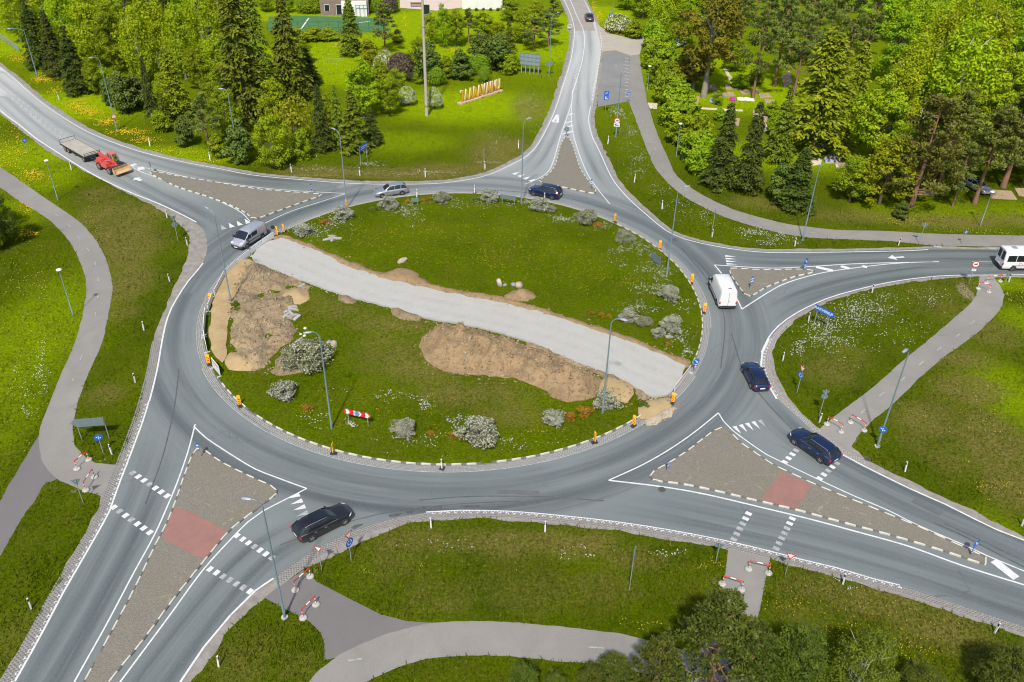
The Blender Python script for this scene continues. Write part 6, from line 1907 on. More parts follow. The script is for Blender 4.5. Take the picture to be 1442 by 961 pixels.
def van(name, label, cat, paint_m, L, W, H, nose=1.0, glazed='crew', rim=STEELRIM, bumper=BLACKP):
    t = thing(name, label, cat, (0, 0, 0))
    w, hl = W / 2, L / 2
    zr = H - 0.03
    st = [(-hl, .90, .38, zr - .12), (-hl + .05, .97, .32, zr - .03), (-hl + .3, .985, .28, zr), (-.8, 1, .27, zr + .01), (hl - 2.1 * nose, 1, .27, zr), (hl - 1.75 * nose, 1, .27, zr - .10), (hl - 1.35 * nose, .995, .27, zr - .42), (hl - .82 * nose, .99, .27, 1.16 if H < 2.2 else 1.32), (hl - .4 * nose, .95, .28, 1.0 if H < 2.2 else 1.15), (hl - .12, .86, .30, .82 if H < 2.2 else .95), (hl, .72, .34, .62 if H < 2.2 else .7)]

    def sec(a, zb, zt):
        ww = w * a
        belt = 1.15 if H < 2.2 else 1.25
        pts = [(ww * .9, zb), (ww * .985, zb + .1), (ww, zb + .35)]
        if zt > belt + .2:
            f = (zt - belt) / (zr - belt)
            pts += [(ww * .99, belt), (ww * (.99 - .06 * f), belt + (zt - belt) * .5), (ww * (.97 - .12 * f), zt - .09), (ww * (.93 - .15 * f), zt - .015), (ww * .4, zt + .03)]
        else:
            h = zt - zb
            pts += [(ww * .995, zb + .62 * h), (ww * .98, zb + .8 * h), (ww * .95, zt - .08), (ww * .86, zt - .01), (ww * .4, zt + .03)]
        return pts + [(-y, z) for y, z in pts[::-1]]
    b = MB()
    secs = [[(x, y, z) for y, z in sec(a, zb, zt)] for x, a, zb, zt in st]
    b.loft(secs, 0)
    b.build('body', paint_m, t, fix=True)
    zt = lambda x: float(np.interp(x, [s[0] for s in st], [s[3] for s in st]))
    belt = 1.15 if H < 2.2 else 1.25
    x0, x1 = hl - .84 * nose, hl - 1.72 * nose
    q = MB()
    n = 6
    rows = []
    for i in range(n + 1):
        x = x0 + (x1 - x0) * i / n
        z = zt(x)
        f = (z - belt) / (zr - belt)
        hw = w * (.86 - .10 * max(0, f))
        rows.append([(x + .012, -hw, z + .0), (x + .02, -hw * .5, z + .045), (x + .02, hw * .5, z + .045), (x + .012, hw, z + .0)])
    q.loft(rows, 0, False, True, False)
    q.build('windscreen', GLASS, t, fix=True)

    def side(xa, xb, za, zb_, slant=0.0):
        for s in (-1, 1):
            q = MB()
            hw = lambda z: w * (.99 - .06 * np.clip((z - belt) / (zr - belt) * 1.4, 0, 2)) + .012
            q.add([(xa, s * hw(za), za), (xb, s * hw(za), za), (xb - slant, s * hw(zb_), zb_), (xa + 0.03, s * hw(zb_), zb_)], [(0, 1, 2, 3)[::s]])
            q.build('side_window', GLASS, t)
    zt_w = zr - (.30 if H < 2.2 else .62)
    side(hl - 1.9 * nose, hl - .98 * nose, belt, zt_w, .42)
    if glazed == 'crew':
        side(hl - 3.05 * nose, hl - 2.0 * nose, belt + .03, zt_w + .04)
    if glazed == 'bus':
        for k in range(4):
            xa = -hl + .35 + k * (hl * 2 - 2.4) / 4
            side(xa, xa + (hl * 2 - 2.4) / 4 - .07, belt + .08, zr - .58)
    rear_top = zr - .2
    for s in (-1, 1):
        if glazed != 'cargo':
            q = MB(); q.box((-hl + .012, s * w * .42, (belt + .1 + rear_top) / 2), (.05, w * .62, rear_top - belt - .15)); q.build('rear_window', GLASS, t)
        q = MB(); q.box((-hl + .02, s * w * .90, .95), (.10, .13, .32)); q.build('tail_light', REDL, t)
        q = MB(); q.box((hl - .20, s * w * .70, .84 if H < 2.2 else .92), (.20, .34, .22), rz=-s * .5); q.build('headlight', CLEARL, t)
        q = MB(); q.box((hl - 1.0 * nose, s * (w + .12), belt + .12), (.16, .24, .28)); q.build('mirror', BLACKP, t)
    q = MB(); q.box((-hl - .02, 0, .45), (.16, w * 1.85, .22)); q.build('rear_bumper', bumper, t)
    q = MB(); q.loft([[(hl - .35, -w * .97, .3), (hl - .35, -w * .97, .56), (hl - .35, w * .97, .56), (hl - .35, w * .97, .3)], [(hl - .02, -w * .84, .28), (hl - .02, -w * .84, .58), (hl - .02, w * .84, .58), (hl - .02, w * .84, .28)], [(hl + .05, -w * .68, .32), (hl + .05, -w * .68, .54), (hl + .05, w * .68, .54), (hl + .05, w * .68, .32)]])
    q.build('front_bumper', bumper, t, fix=True)
    q = MB(); q.box((hl + .06, 0, .44), (.02, .5, .11)); q.build('number_plate', PLATE, t)
    q = MB(); q.box((-hl - .03 + (.0), w * .35 if glazed == 'cargo' else 0, .72), (.03, .5, .11)); q.build('number_plate', PLATE, t)
    q = MB()
    for s in (-1, 1):
        q.box((-.1, s * (w - .005), .36), (L * .5, .05, .12))
        q.box((-.2, s * (w + .004), .78), (L * .62, .03, .07))
        for x in (-hl + L * .2, hl - L * .195):
            q.add([(x + .42 * math.cos(a), s * (w + .004), .36 + .42 * math.sin(a)) for a in np.linspace(0, math.pi * 2, 17)[:-1]], [tuple(range(16))[::-s]])
    q.build('side_trim', BLACKP, t)
    if glazed == 'cargo':
        q = MB(); q.box((-hl - .004, 0, 1.35), (.02, .025, 1.9)); q.box((-hl - .012, -.12, 1.1), (.03, .12, .05)); q.build('rear_door_seam', BLACKP, t)
        q = MB(); q.box((-hl + .5, -.1, zr + .045), (.12, .35, .04)); q.build('roof_vent', BLACKP, t)
    if glazed == 'bus':
        q = MB(); q.box((-hl + 1.3, 0, zr + .06), (.55, .6, .08)); q.build('roof_hatch', mat('grey_hatch', (0.25, 0.26, 0.28)), t)
        q = MB()
        for s in (-1, 1):
            q.box((-hl + 2.0, s * (w + .004), 1.0), (.04, .02, .5)); q.box((-hl + 2.25, s * (w + .004), 1.08), (.5, .02, .035), M=Matrix.Rotation(-s * .6, 3, 'Y'))
        q.build('red_lettering', mat('red_print', (0.6, 0.05, 0.06)), t)
    for x in (-hl + L * .2, hl - L * .195):
        for s in (-1, 1):
            wheel(t, x, s * (w - .09), .345, .22, rim)
    t['_xm'], t['_hw'] = L * 0.0025, w
    return t


def park(t, front, rear, side):
    """stand a vehicle by where its two wheels on one side touch the ground"""
    f, r = G(*front).to_2d(), G(*rear).to_2d()
    d = (f - r).normalized(); nl = Vector((-d.y, d.x))
    c = (f + r) / 2 - nl * (t['_hw'] - .03) * side - d * t['_xm']
    t.location = (c.x, c.y, 0.022)
    t.rotation_euler = (0, 0, math.atan2(d.y, d.x))
    del t['_xm'], t['_hw']
    return t


NAVY = paintm('navy_paint', (0.008, 0.019, 0.066), 0.3, 0.22)
DGREY = paintm('dark_grey_paint', (0.030, 0.028, 0.032), 0.5, 0.25)
SILVER = paintm('silver_paint', (0.36, 0.39, 0.42), 0.6, 0.3)
SILVER2 = paintm('pale_silver_paint', (0.42, 0.44, 0.50), 0.45, 0.3)
WHITEP = paintm('white_paint', (0.64, 0.65, 0.66), 0.0, 0.3)
BLACKC = paintm('black_paint', (0.03, 0.032, 0.036), 0.4, 0.25)
WARMS = paintm('warm_white_paint', (0.62, 0.63, 0.64), 0.2, 0.3)

park(car('estate_car', 'dark navy estate car with roof rails leaving by the right-hand zebra strip', 'car', NAVY, 'estate', 4.95, 1.88, 1.50), (1117.6, 626.8), (1153, 651.8), 1)
park(car('estate_car', 'dark grey estate car with a glass roof beside the give-way triangles at the bottom', 'car', DGREY, 'estate', 4.95, 1.88, 1.47, True, True), (486.3, 739.6), (440.4, 762.6), -1)
park(car('estate_car', 'silver estate car driving along the north edge of the lawn', 'car', SILVER, 'estate', 4.75, 1.83, 1.5), (539.3, 279.3), (565.6, 275.6), 1)
park(car('estate_car', 'dark blue sport-utility car at the foot of the north traffic island', 'car', NAVY, 'suv', 4.75, 1.9, 1.62, True, False, STEELRIM, 0.05), (751.2, 276.5), (776.8, 282.1), 1)
park(car('hatchback_car', 'dark navy hatchback with red tail lights driving away behind the white van', 'car', NAVY, 'hatch', 4.5, 1.86, 1.42, False), (1044.1, 523.7), (1056.6, 548.3), 1)
park(van('passenger_van', 'silver van with dark side windows next to the white fence panels', 'van', SILVER2, 4.85, 1.92, 1.98, 1.0, 'crew'), (347.9, 351.1), (371.1, 336.2), 1)
park(van('delivery_van', 'tall white windowless delivery van beside the east traffic island', 'van', WHITEP, 5.7, 2.05, 2.55, 1.0, 'cargo'), (997.9, 405.8), (1008.7, 431.2), 1)
park(van('minibus', 'white minibus with a long dark window band at the right edge', 'minibus', WHITEP, 7.0, 2.05, 2.75, 1.05, 'bus'), (1475, 382.6), (1422, 382.4), -1)
park(car('hatchback_car', 'small black car driving away on the far road at the top', 'car', BLACKC, 'hatch', 4.4, 1.82, 1.5, False), (823.4, 25.5), (824.8, 30.5), 1)
park(car('estate_car', 'white car parked behind the hedge under the ochre maple', 'car', WARMS, 'hatch', 4.5, 1.82, 1.5, False), (948, 70), (967, 64.5), 1)
park(car('estate_car', 'silver car parked among the garden trees at the far right', 'car', SILVER2, 'hatch', 4.6, 1.84, 1.5, False, True), (1378, 274), (1357, 263), -1)

# ---------------------------------------------------------------- red telehandler and its flat trailer
REDM = paintm('red_machine_paint', (0.52, 0.055, 0.045), 0.0, 0.35)
ORGM = paintm('orange_red_cab_paint', (0.56, 0.13, 0.07), 0.0, 0.4)
TANM = mat('muddy_yellow_steel', (0.50, 0.35, 0.16), (0.38, 0.26, 0.13), 2, 0.8)
MUDRIM = mat('muddy_rim', (0.36, 0.28, 0.16), (0.24, 0.19, 0.12), 3, 0.8)
t = thing('telehandler', 'red telehandler with a raised tan bucket towing the flat trailer', 'telehandler', (0, 0, 0))
b = MB()
b.box((0, 0, .85), (4.2, 1.1, .5)); b.box((-1.35, -.1, 1.25), (1.5, 1.9, .75), taper=.85); b.box((.1, -.72, 1.05), (1.5, .75, .75), taper=.9)
b.box((1.5, 0, .95), (.9, .9, .6), taper=.8)
b.build('chassis', REDM, t)
b = MB(); b.box((-.2, -.16, 1.72), (4.0, .34, .38), M=Matrix.Rotation(.14, 3, 'Y')); b.box((1.9, -.16, 1.25), (.8, .3, .3), M=Matrix.Rotation(.7, 3, 'Y')); b.build('boom', REDM, t)
b = MB(); b.tube([(-.4, -.45, 1.5), (1.0, -.4, 1.75)], .07, 8); b.build('hydraulic_ram', CHROME, t)
cab = MB()
cab.loft([[(-.75, .12, 1.0), (.85, .12, 1.0), (.85, 1.0, 1.0), (-.75, 1.0, 1.0)], [(-.75, .12, 1.75), (.9, .12, 1.75), (.9, 1.0, 1.75), (-.75, 1.0, 1.75)], [(-.6, .2, 2.42), (.55, .2, 2.42), (.55, .95, 2.42), (-.6, .95, 2.42)]], 0, True, False)
CABG, nt_, b_ = nodes('clear_cab_glass')
b_.inputs['Base Color'].default_value = (0.03, 0.05, 0.05, 1); b_.inputs['Roughness'].default_value = 0.05
tr_ = nt_.nodes.new('ShaderNodeBsdfTransparent'); tr_.inputs['Color'].default_value = (0.8, 0.9, 0.88, 1)
mx_ = nt_.nodes.new('ShaderNodeMixShader'); mx_.inputs[0].default_value = 0.68
nt_.links.new(b_.outputs[0], mx_.inputs[1]); nt_.links.new(tr_.outputs[0], mx_.inputs[2]); nt_.links.new(mx_.outputs[0], nt_.nodes['Material Output'].inputs['Surface'])
cg = cab.build('cab_glass', CABG, t, fix=True)
b = MB(); b.box((-.03, .575, 2.46), (1.25, .84, .09), taper=.92); b.box((.05, .55, 1.12), (1.7, .92, .4)); b.build('cab_roof', ORGM, t)
b = MB()
for x0, x1 in ((.9, .55), (-.75, -.6), (.1, .0)):
    for y0, y1 in ((.12, .2), (1.0, .95)):
        b.tube([(x0, y0, 1.2), (x0, y0, 1.75), (x1, y1, 2.42)], .05, 6)
b.build('cab_frame', ORGM, t)
b = MB(); b.box((1.2, .6, 1.2), (.9, .8, .35)); b.box((2.15, -.08, 1.05), (.5, 1.6, .5)); b.build('front_carriage', BLACKP, t)
b = MB()
pr = [(2.45, .35), (2.35, .75), (2.5, 1.15), (2.62, 1.2), (2.55, .8), (2.62, .5), (3.2, .38), (3.2, .30)]
pr = [(2.40, .30), (2.30, .75), (2.45, 1.15), (2.52, 1.15), (2.40, .75), (2.5, .42), (3.15, .36), (3.15, .30)]
n = len(pr)
b.add([(x, -1.2, z) for x, z in pr] + [(x, 1.2, z) for x, z in pr], [(i, (i + 1) % n, n + (i + 1) % n, n + i) for i in range(n)])
for y in (-1.2, 1.17):
    b.prism([(2.32, .75), (2.45, .32), (3.15, .32), (2.95, .7), (2.48, 1.13)], 0, .03, M=Matrix(((1, 0, 0), (0, 0, 1), (0, 1, 0))) @ Matrix.Identity(3)) if False else b.add([(2.32, y, .75), (2.45, y, .32), (3.15, y, .32), (2.95, y, .7), (2.48, y, 1.13), (2.32, y + .03, .75), (2.45, y + .03, .32), (3.15, y + .03, .32), (2.95, y + .03, .7), (2.48, y + .03, 1.13)], [(0, 1, 2, 3, 4), (9, 8, 7, 6, 5), (0, 5, 6, 1), (1, 6, 7, 2), (2, 7, 8, 3), (3, 8, 9, 4), (4, 9, 5, 0)])
bk = b.build('bucket', TANM, t, fix=True)
bk.location = (0.15, 0, .18)
for x in (-1.35, 1.3):
    for s in (-1, 1):
        wheel(t, x, s * .98, .56, .42, MUDRIM)
b = MB(); b.box((-.9, -1.0, 1.05), (.3, .02, .2)); b.box((1.0, .55, 1.95), (.06, .3, .2)); b.build('mirror', BLACKP, t)
t['_xm'], t['_hw'] = -0.02, 1.19
park(t, (154.8, 246.6), (139.7, 239.3), -1)
tele = t
# driver
HIVIS = mat('hi_vis_yellow', (0.55, 0.62, 0.03), (0.45, 0.55, 0.02), 3, 0.8)
SKIN = mat('skin', (0.50, 0.32, 0.24), (0.46, 0.29, 0.22), 4, 0.6)
b = MB()
b.loft([[(.0 + .16 * math.cos(a) * s, .22 * math.sin(a) * s, z) for a in np.linspace(0, 6.28, 13)[:-1]] for z, s in ((.0, .9), (.2, .9), (.42, 1.05), (.55, .8), (.60, .35), (.66, .32), (.70, .42), (.80, .48), (.88, .38), (.92, .1))], 0)
for s in (-1, 1):
    b.tube([(0, s * .2, .5), (.1, s * .26, .25), (.35, s * .18, .22)], [.07, .06, .045], 7)
    b.tube([(0, s * .1, .05), (.4, s * .12, .08), (.45, s * .12, -.3)], [.1, .085, .06], 7)
dm = b.mesh('person'); dm.materials.append(HIVIS); dm.materials.append(SKIN)
for p in dm.polygons:
    if p.center.z > .62: p.material_index = 1
dv = bpy.data.objects.new('person', dm); COL.objects.link(dv)
M = Matrix.Translation(tele.location) @ Matrix.Rotation(tele.rotation_euler.z, 4, 'Z')
dv.location = M @ Vector((.25, .56, 1.35)); dv.rotation_euler = tele.rotation_euler
tag(dv, 'driver in a yellow hi-vis jacket seated in the cab of the red telehandler', 'person')

t = thing('flatbed_trailer', 'long empty flatbed trailer with a pale dusty deck behind the red telehandler', 'trailer', (0, 0, 0))
b = MB(); b.box((0, 0, 1.0), (7.6, 2.5, .10)); b.build('deck', mat('dusty_boards', (0.37, 0.345, 0.295), (0.27, 0.25, 0.215), 0.8, 0.9, bmp=.4), t)
b = MB()
for s in (-1, 1):
    b.box((0, s * 1.265, .96), (7.66, .05, .22)); b.box((0, s * .5, .8), (7.4, .14, .26))
b.box((3.81, 0, .96), (.06, 2.5, .22)); b.box((-3.81, 0, .96), (.06, 2.5, .22)); b.box((0, -1.1, .72), (.5, .3, .35))
b.build('frame', BLACKP, t)
b = MB()
for y in (-1.2, 1.2):
    b.box((3.78, y, 1.25), (.06, .06, .5))
b.box((3.78, 0, 1.46), (.05, 2.45, .06)); b.box((3.78, 0, 1.25), (.05, 2.45, .05)); b.build('front_rail', BLACKP, t)
b = MB()
for y in (-1.2, 1.2):
    b.tube([(-3.8, y, 1.0), (-4.0, y, 1.5)], .035, 5)
b.tube([(-4.0, -1.25, 1.5), (-4.0, 1.25, 1.5)], .04, 5); b.build('rear_rail', BLACKP, t)
b = MB(); b.tube([(3.6, .5, .7), (5.2, 0, .6)], .06, 6); b.tube([(3.6, -.5, .7), (5.2, 0, .6)], .06, 6); b.tube([(5.1, 0, .6), (5.9, 0, .62)], .06, 6); b.build('drawbar', BLACKP, t)
for x in (-2.75, -1.75, 3.0):
    for s in (-1, 1):
        wheel(t, x, s * 1.02, .42, .3, MUDRIM)
t['_xm'], t['_hw'] = 0.125, 1.17
park(t, (121.5, 230.5), (89.8, 212.2), -1)
# ================================================================ street furniture
GALV = mat('blue_grey_steel', (0.19, 0.265, 0.295), (0.15, 0.215, 0.245), 1.0, 0.5, 0.3)
GALV2 = mat('galvanised_steel', (0.36, 0.40, 0.42), (0.28, 0.32, 0.34), 1.0, 0.5, 0.4)
SBACK = mat('sign_back', (0.155, 0.20, 0.22), (0.12, 0.165, 0.185), 2.0, 0.55, 0.2)
CONC = mat('concrete', (0.42, 0.41, 0.385), (0.30, 0.295, 0.275), 2.5, 0.9, bmp=.4)
SWHITE = mat('sign_white', (0.64, 0.65, 0.65), (0.58, 0.59, 0.59), 2, 0.45)
SRED = mat('sign_red', (0.56, 0.022, 0.03), (0.48, 0.02, 0.026), 2, 0.45)
SBLUE = mat('sign_blue', (0.012, 0.115, 0.50), (0.010, 0.095, 0.43), 2, 0.45)
SBLACK = mat('sign_black', (0.018, 0.018, 0.02), (0.03, 0.03, 0.03), 2, 0.5)
SYEL = mat('sign_yellow', (0.85, 0.50, 0.02), (0.78, 0.45, 0.016), 2, 0.45)
SORG = mat('sign_orange_red', (0.62, 0.07, 0.012), (0.55, 0.06, 0.01), 2, 0.45)
LAMPM = mat('lamp_head_grey', (0.30, 0.34, 0.42), (0.25, 0.29, 0.36), 2, 0.4, .2)
LAMPW = mat('lamp_head_white', (0.66, 0.67, 0.67), (0.58, 0.59, 0.6), 2, 0.4)


def lamp(label, base, top, head, r=0.085, foot=False):
    """tall street lamp: foot, bend of the arm and lamp head as surveyed"""
    P = G(*base)
    isl = (P.to_2d() - CEN).length < RAD
    h = HT(base[0], base[1], top[1])
    t = thing('street_lamp', label, 'street lamp', (P.x, P.y, 0.15 if isl else 0.0))
    q = G(head[0], head[1], h + 0.15)
    d = Vector((q.x - P.x, q.y - P.y))
    ln = min(2.6, max(0.9, d.length)); d = d.normalized() if d.length > .05 else Vector((1, 0))
    b = MB()
    b.tube([(0, 0, -.05), (0, 0, 1.2), (0, 0, 1.25), (0, 0, h * .6), (0, 0, h - .5)], [r * 1.25, r * 1.25, r, r * .8, r * .6], 10)
    b.build('pole', GALV, t)
    b = MB()
    pts = [(0, 0, h - .52)] + [(d.x * ln * s, d.y * ln * s, h - .5 + .62 * (1 - (1 - min(1, s * 1.6)) ** 2)) for s in (.05, .15, .3, .5, .75)]
    b.tube(pts, r * .5, 8); b.build('arm', GALV, t)
    b = MB()
    a = math.atan2(d.y, d.x)
    M = Matrix.Rotation(a, 3, 'Z')
    z = h + .12
    ring = lambda x, w, hh: [M @ Vector((x, y * w, zz * hh)) + Vector((0, 0, z)) for y, zz in ((-1, -.3), (-.8, .6), (0, 1), (.8, .6), (1, -.3), (.5, -.7), (-.5, -.7))]
    b.loft([ring(ln * .75 + x_, w_, h_) for x_, w_, h_ in ((-.10, .06, .05), (0, .12, .09), (.3, .15, .1), (.58, .12, .07), (.64, .06, .03))])
    b.build('lamp_head', LAMPM, t, fix=True)
    if foot:
        b = MB(); b.tube([(0, 0, -.05), (0, 0, .10)], .26, 14); b.build('concrete_foot', CONC, t)
    else:
        b = MB(); b.box((0, 0, .03), (.34, .34, .06)); b.build('base_plate', GALV, t)
    b = MB(); b.box((r * 1.2, 0, .8), (.03, .11, .34)); b.build('service_door', GALV2, t)
    return t


LAMPS = {}
for key, label, base, top, head, foot in [
    ('a', 'street lamp at the far left, first along the far road', (53.2, 110), (31, 40), (6, 41), False),
    ('b', 'street lamp carrying a warning sign above the yellow verge flowers', (164.8, 184), (141, 81), (128, 81), False),
    ('c', 'street lamp in front of the grey-green pine on the left road', (337.5, 231), (320.5, 127), (312, 125), False),
    ('d', 'street lamp at the northwest kerb of the lawn, curving left', (488.6, 293.5), (479, 186), (469, 181), False),
    ('e', 'street lamp rising from the yellow sand on the west side', (326, 429), (303, 300), (291, 294), False),
    ('f', 'street lamp in front of the largest bush on the lawn', (467.5, 607), (449, 470), (434, 470), False),
    ('g', 'street lamp on a concrete foot by the lower left cycle path mouth', (401, 870), (366, 706), (348, 702), True),
    ('h', 'street lamp at the right end of the long soil heap', (848, 586), (863, 450), (878, 452), False),
    ('i', 'street lamp on the east lawn between kerb and grey sign back', (938.4, 390), (957, 268), (968, 264), False),
    ('j', 'street lamp at the north kerb left of the dark blue car', (734, 290), (738, 172), (742, 169), False),
    ('k', 'tall street lamp on the grass strip by the right cycle path', (1130, 338.6), (1154, 232), (1166, 229), False),
    ('l', 'street lamp with a round blue sign beside the right-hand cycle path', (1235.3, 629), (1283, 490), (1277, 492), True),
    ('m', 'street lamp left of the far road beside the billboard', (773, 107), (776, 22), (788, 17), False),
    ('n', 'street lamp with a round truck sign on the grass by the parking area', (867, 193.5), (876, 98), (866, 92), False),
    ('o', 'street lamp partly hidden by shrubs behind the blue road sign at the top', (861, 41), (865, -30), (856, -33), False)]:
    LAMPS[key] = lamp(label, base, top, head, foot=foot)


def path_lamp(label, base, top):
    P = G(*base); h = HT(base[0], base[1], top)
    t = thing('path_lamp', label, 'path lamp', P)
    b = MB(); b.tube([(0, 0, -.05), (0, 0, .9), (0, 0, .92), (0, 0, h)], [.075, .075, .05, .045], 8); b.build('pole', GALV, t)
    b = MB()
    n = 14
    prof = [(.05, -.05), (.20, .0), (.30, .05), (.30, .09), (.22, .15), (.08, .19)]
    b.loft([[(p * math.cos(6.2832 * k / n), p * math.sin(6.2832 * k / n), h + z) for k in range(n)] for p, z in prof]); b.build('lamp_head', LAMPW, t, fix=True)
    return t


path_lamp('short mushroom lamp on the left meadow beside the cycle path', (103.6, 446), 381)
path_lamp('short mushroom lamp on the grass between the left road and cycle path', (82, 283), 227)
path_lamp('short mushroom lamp at the top of the tall hedge', (911, 131), 94)
path_lamp('short mushroom lamp at the lower end of the tall hedge', (952, 222), 175)
path_lamp('short lamp with a wide head on the slope by the parked silver car', (1380, 319), 271)
path_lamp('short mushroom lamp almost hidden by the brown pines at the far right', (1411, 262), 208)

# ---------------------------------------------------------------- marker posts
pm = MB()
pm.prism([(-.055, -.05), (.055, -.05), (.035, .05), (-.035, .05)], -.05, .72, 0)
pm.prism([(-.055, -.05), (.055, -.05), (.035, .05), (-.035, .05)], .94, 1.0, 0)
PM = pm.mesh('post'); PM.materials.append(SWHITE)
pb = MB(); pb.prism([(-.057, -.052), (.057, -.052), (.037, .052), (-.037, .052)], .721, .939, 0)
PBm = pb.mesh('black_band'); PBm.materials.append(SBLACK)
pf = MB(); pf.box((0, -.056, .83), (.05, .008, .16)); PFm = pf.mesh('reflector'); PFm.materials.append(SWHITE)
pbs = MB(); pbs.box((0, 0, .04), (.42, .42, .08), taper=.85); PBS = pbs.mesh('base_block'); PBS.materials.append(BLACKP)
rp = random.Random(9)
GPOST = 'white marker posts along the road edges'
for x, y, lab, isl in [
    (83.5, 141, 'white marker post among the yellow flowers by the far left road', 0), (211.5, 206, 'white marker post at the upper verge above the red telehandler', 0), (296, 226, 'white marker post at the verge below the grey-green roadside pine', 0),
    (101, 240, 'white marker post on the verge below the flatbed trailer', 0), (235.5, 307, 'white marker post left of the double sign back on the left verge', 0), (264, 346, 'white marker post at the grass tip by the gravel patch on the left', 0),
    (239.5, 397.5, 'white marker post on the left verge opposite the yellow sand', 0), (203, 465.5, 'white marker post half-way down the left verge opposite the white fence', 0), (190.5, 539, 'white marker post on the left verge above the grey sign board', 0),
    (158, 640, 'white marker post beside the round blue path sign on the left', 0), (44, 858, 'white marker post on the bottom left grass', 0), (308.5, 939, 'white marker post on the grass wedge at the bottom by the right lane', 0),
    (607, 744, 'white marker post at the top of the bottom grass, left one', 0), (767.5, 749, 'white marker post at the top of the bottom grass, middle one', 0), (1187, 823, 'white marker post at the cobbled edge right of the bottom path mouth', 0),
    (1400, 892, 'white marker post at the cobbled edge near the bottom right corner', 0), (1274, 664.5, 'white marker post on the grass below the lamp with the blue sign', 0), (1439, 741, 'white marker post at the right edge beside the exit road', 0),
    (1153.5, 595, 'white marker post at the red and white barrier by the navy estate car', 0), (1102, 508.5, 'white marker post at the left tip of the grass with white flowers', 0), (1138, 453, 'white marker post beside the blue town sign', 0),
    (1228, 412.5, 'white marker post at the road edge above the white flower patch', 0), (1119, 347, 'white marker post left of the foot of the tall lamp by the right path', 0), (1265, 346, 'white marker post at the end of the grass strip by the right path', 0),
    (1002.5, 334, 'white marker post at the foot of the thin grey post on the northeast strip', 0), (932, 294.5, 'white marker post on the northeast strip below the bend of the cycle path', 0), (893, 257, 'white marker post on the northeast strip nearest the north traffic island', 0),
    (856, 203, 'white marker post below the lamp with the truck sign', 0), (730, 209, 'white marker post at the north road curve left of the north traffic island', 0), (683, 239, 'white marker post at the foot of the thin blue sign on the north verge', 0),
    (599, 249.5, 'white marker post on the north verge, right of the silver car', 0), (507, 247.5, 'white marker post on the north verge under the blue board', 0), (411, 243, 'white marker post on the north verge below the yellow-green tree', 0),
    (1420.5, 397.5, 'leaning marker post beside the barrier next to the minibus', 0),
    (587, 279.5, 'white marker post on the north kerb right of the silver car', 1), (668.5, 273.5, 'white marker post on the north kerb between the grey bushes', 1), (767, 284.5, 'white marker post in front of the dark blue car', 1), (622.5, 661, 'white marker post on a black block at the southern kerb', 1)]:
    P = G(x, y)
    t = thing('marker_post', lab, 'marker post', (P.x, P.y, .08 if isl else 0.0), rp.uniform(-.5, .5) + math.atan2(-P.x, P.y) * -1, GPOST)
    t.rotation_euler[0] = rp.uniform(-.06, .06); t.rotation_euler[1] = rp.uniform(-.06, .06)
    sc_ = 1.15 if y > 300 else 1.3
    t.scale = (sc_, sc_, sc_)
    for n, me in (('post', PM), ('black_band', PBm), ('reflector', PFm)) + ((('base_block', PBS),) if isl else ()):
        o = bpy.data.objects.new(n, me); COL.objects.link(o); o.parent = t

# ---------------------------------------------------------------- striped marker panels round the works
def stripes_mesh(w, h, n, x, slant, z0, flip=1):
    b = MB()
    per = h / n
    for i in range(-2, n + 2):
        a = z0 + i * per
        quad = [(-w / 2, a), (w / 2, a + slant), (w / 2, a + slant + per * .5), (-w / 2, a + per * .5)]
        zs0, zs1 = z0, z0 + h
        q = [(y, min(max(zz, zs0), zs1)) for y, zz in quad]
        if max(p[1] for p in q) - min(p[1] for p in q) < .01 or q[0][1] == q[3][1] == zs1 or (q[0][1] == q[3][1] and q[1][1] == q[2][1]):
            continue
        for s in (1, -1):
            b.add([(x * s, y * s, zz) for y, zz in q], [(0, 1, 2, 3)])
    return b


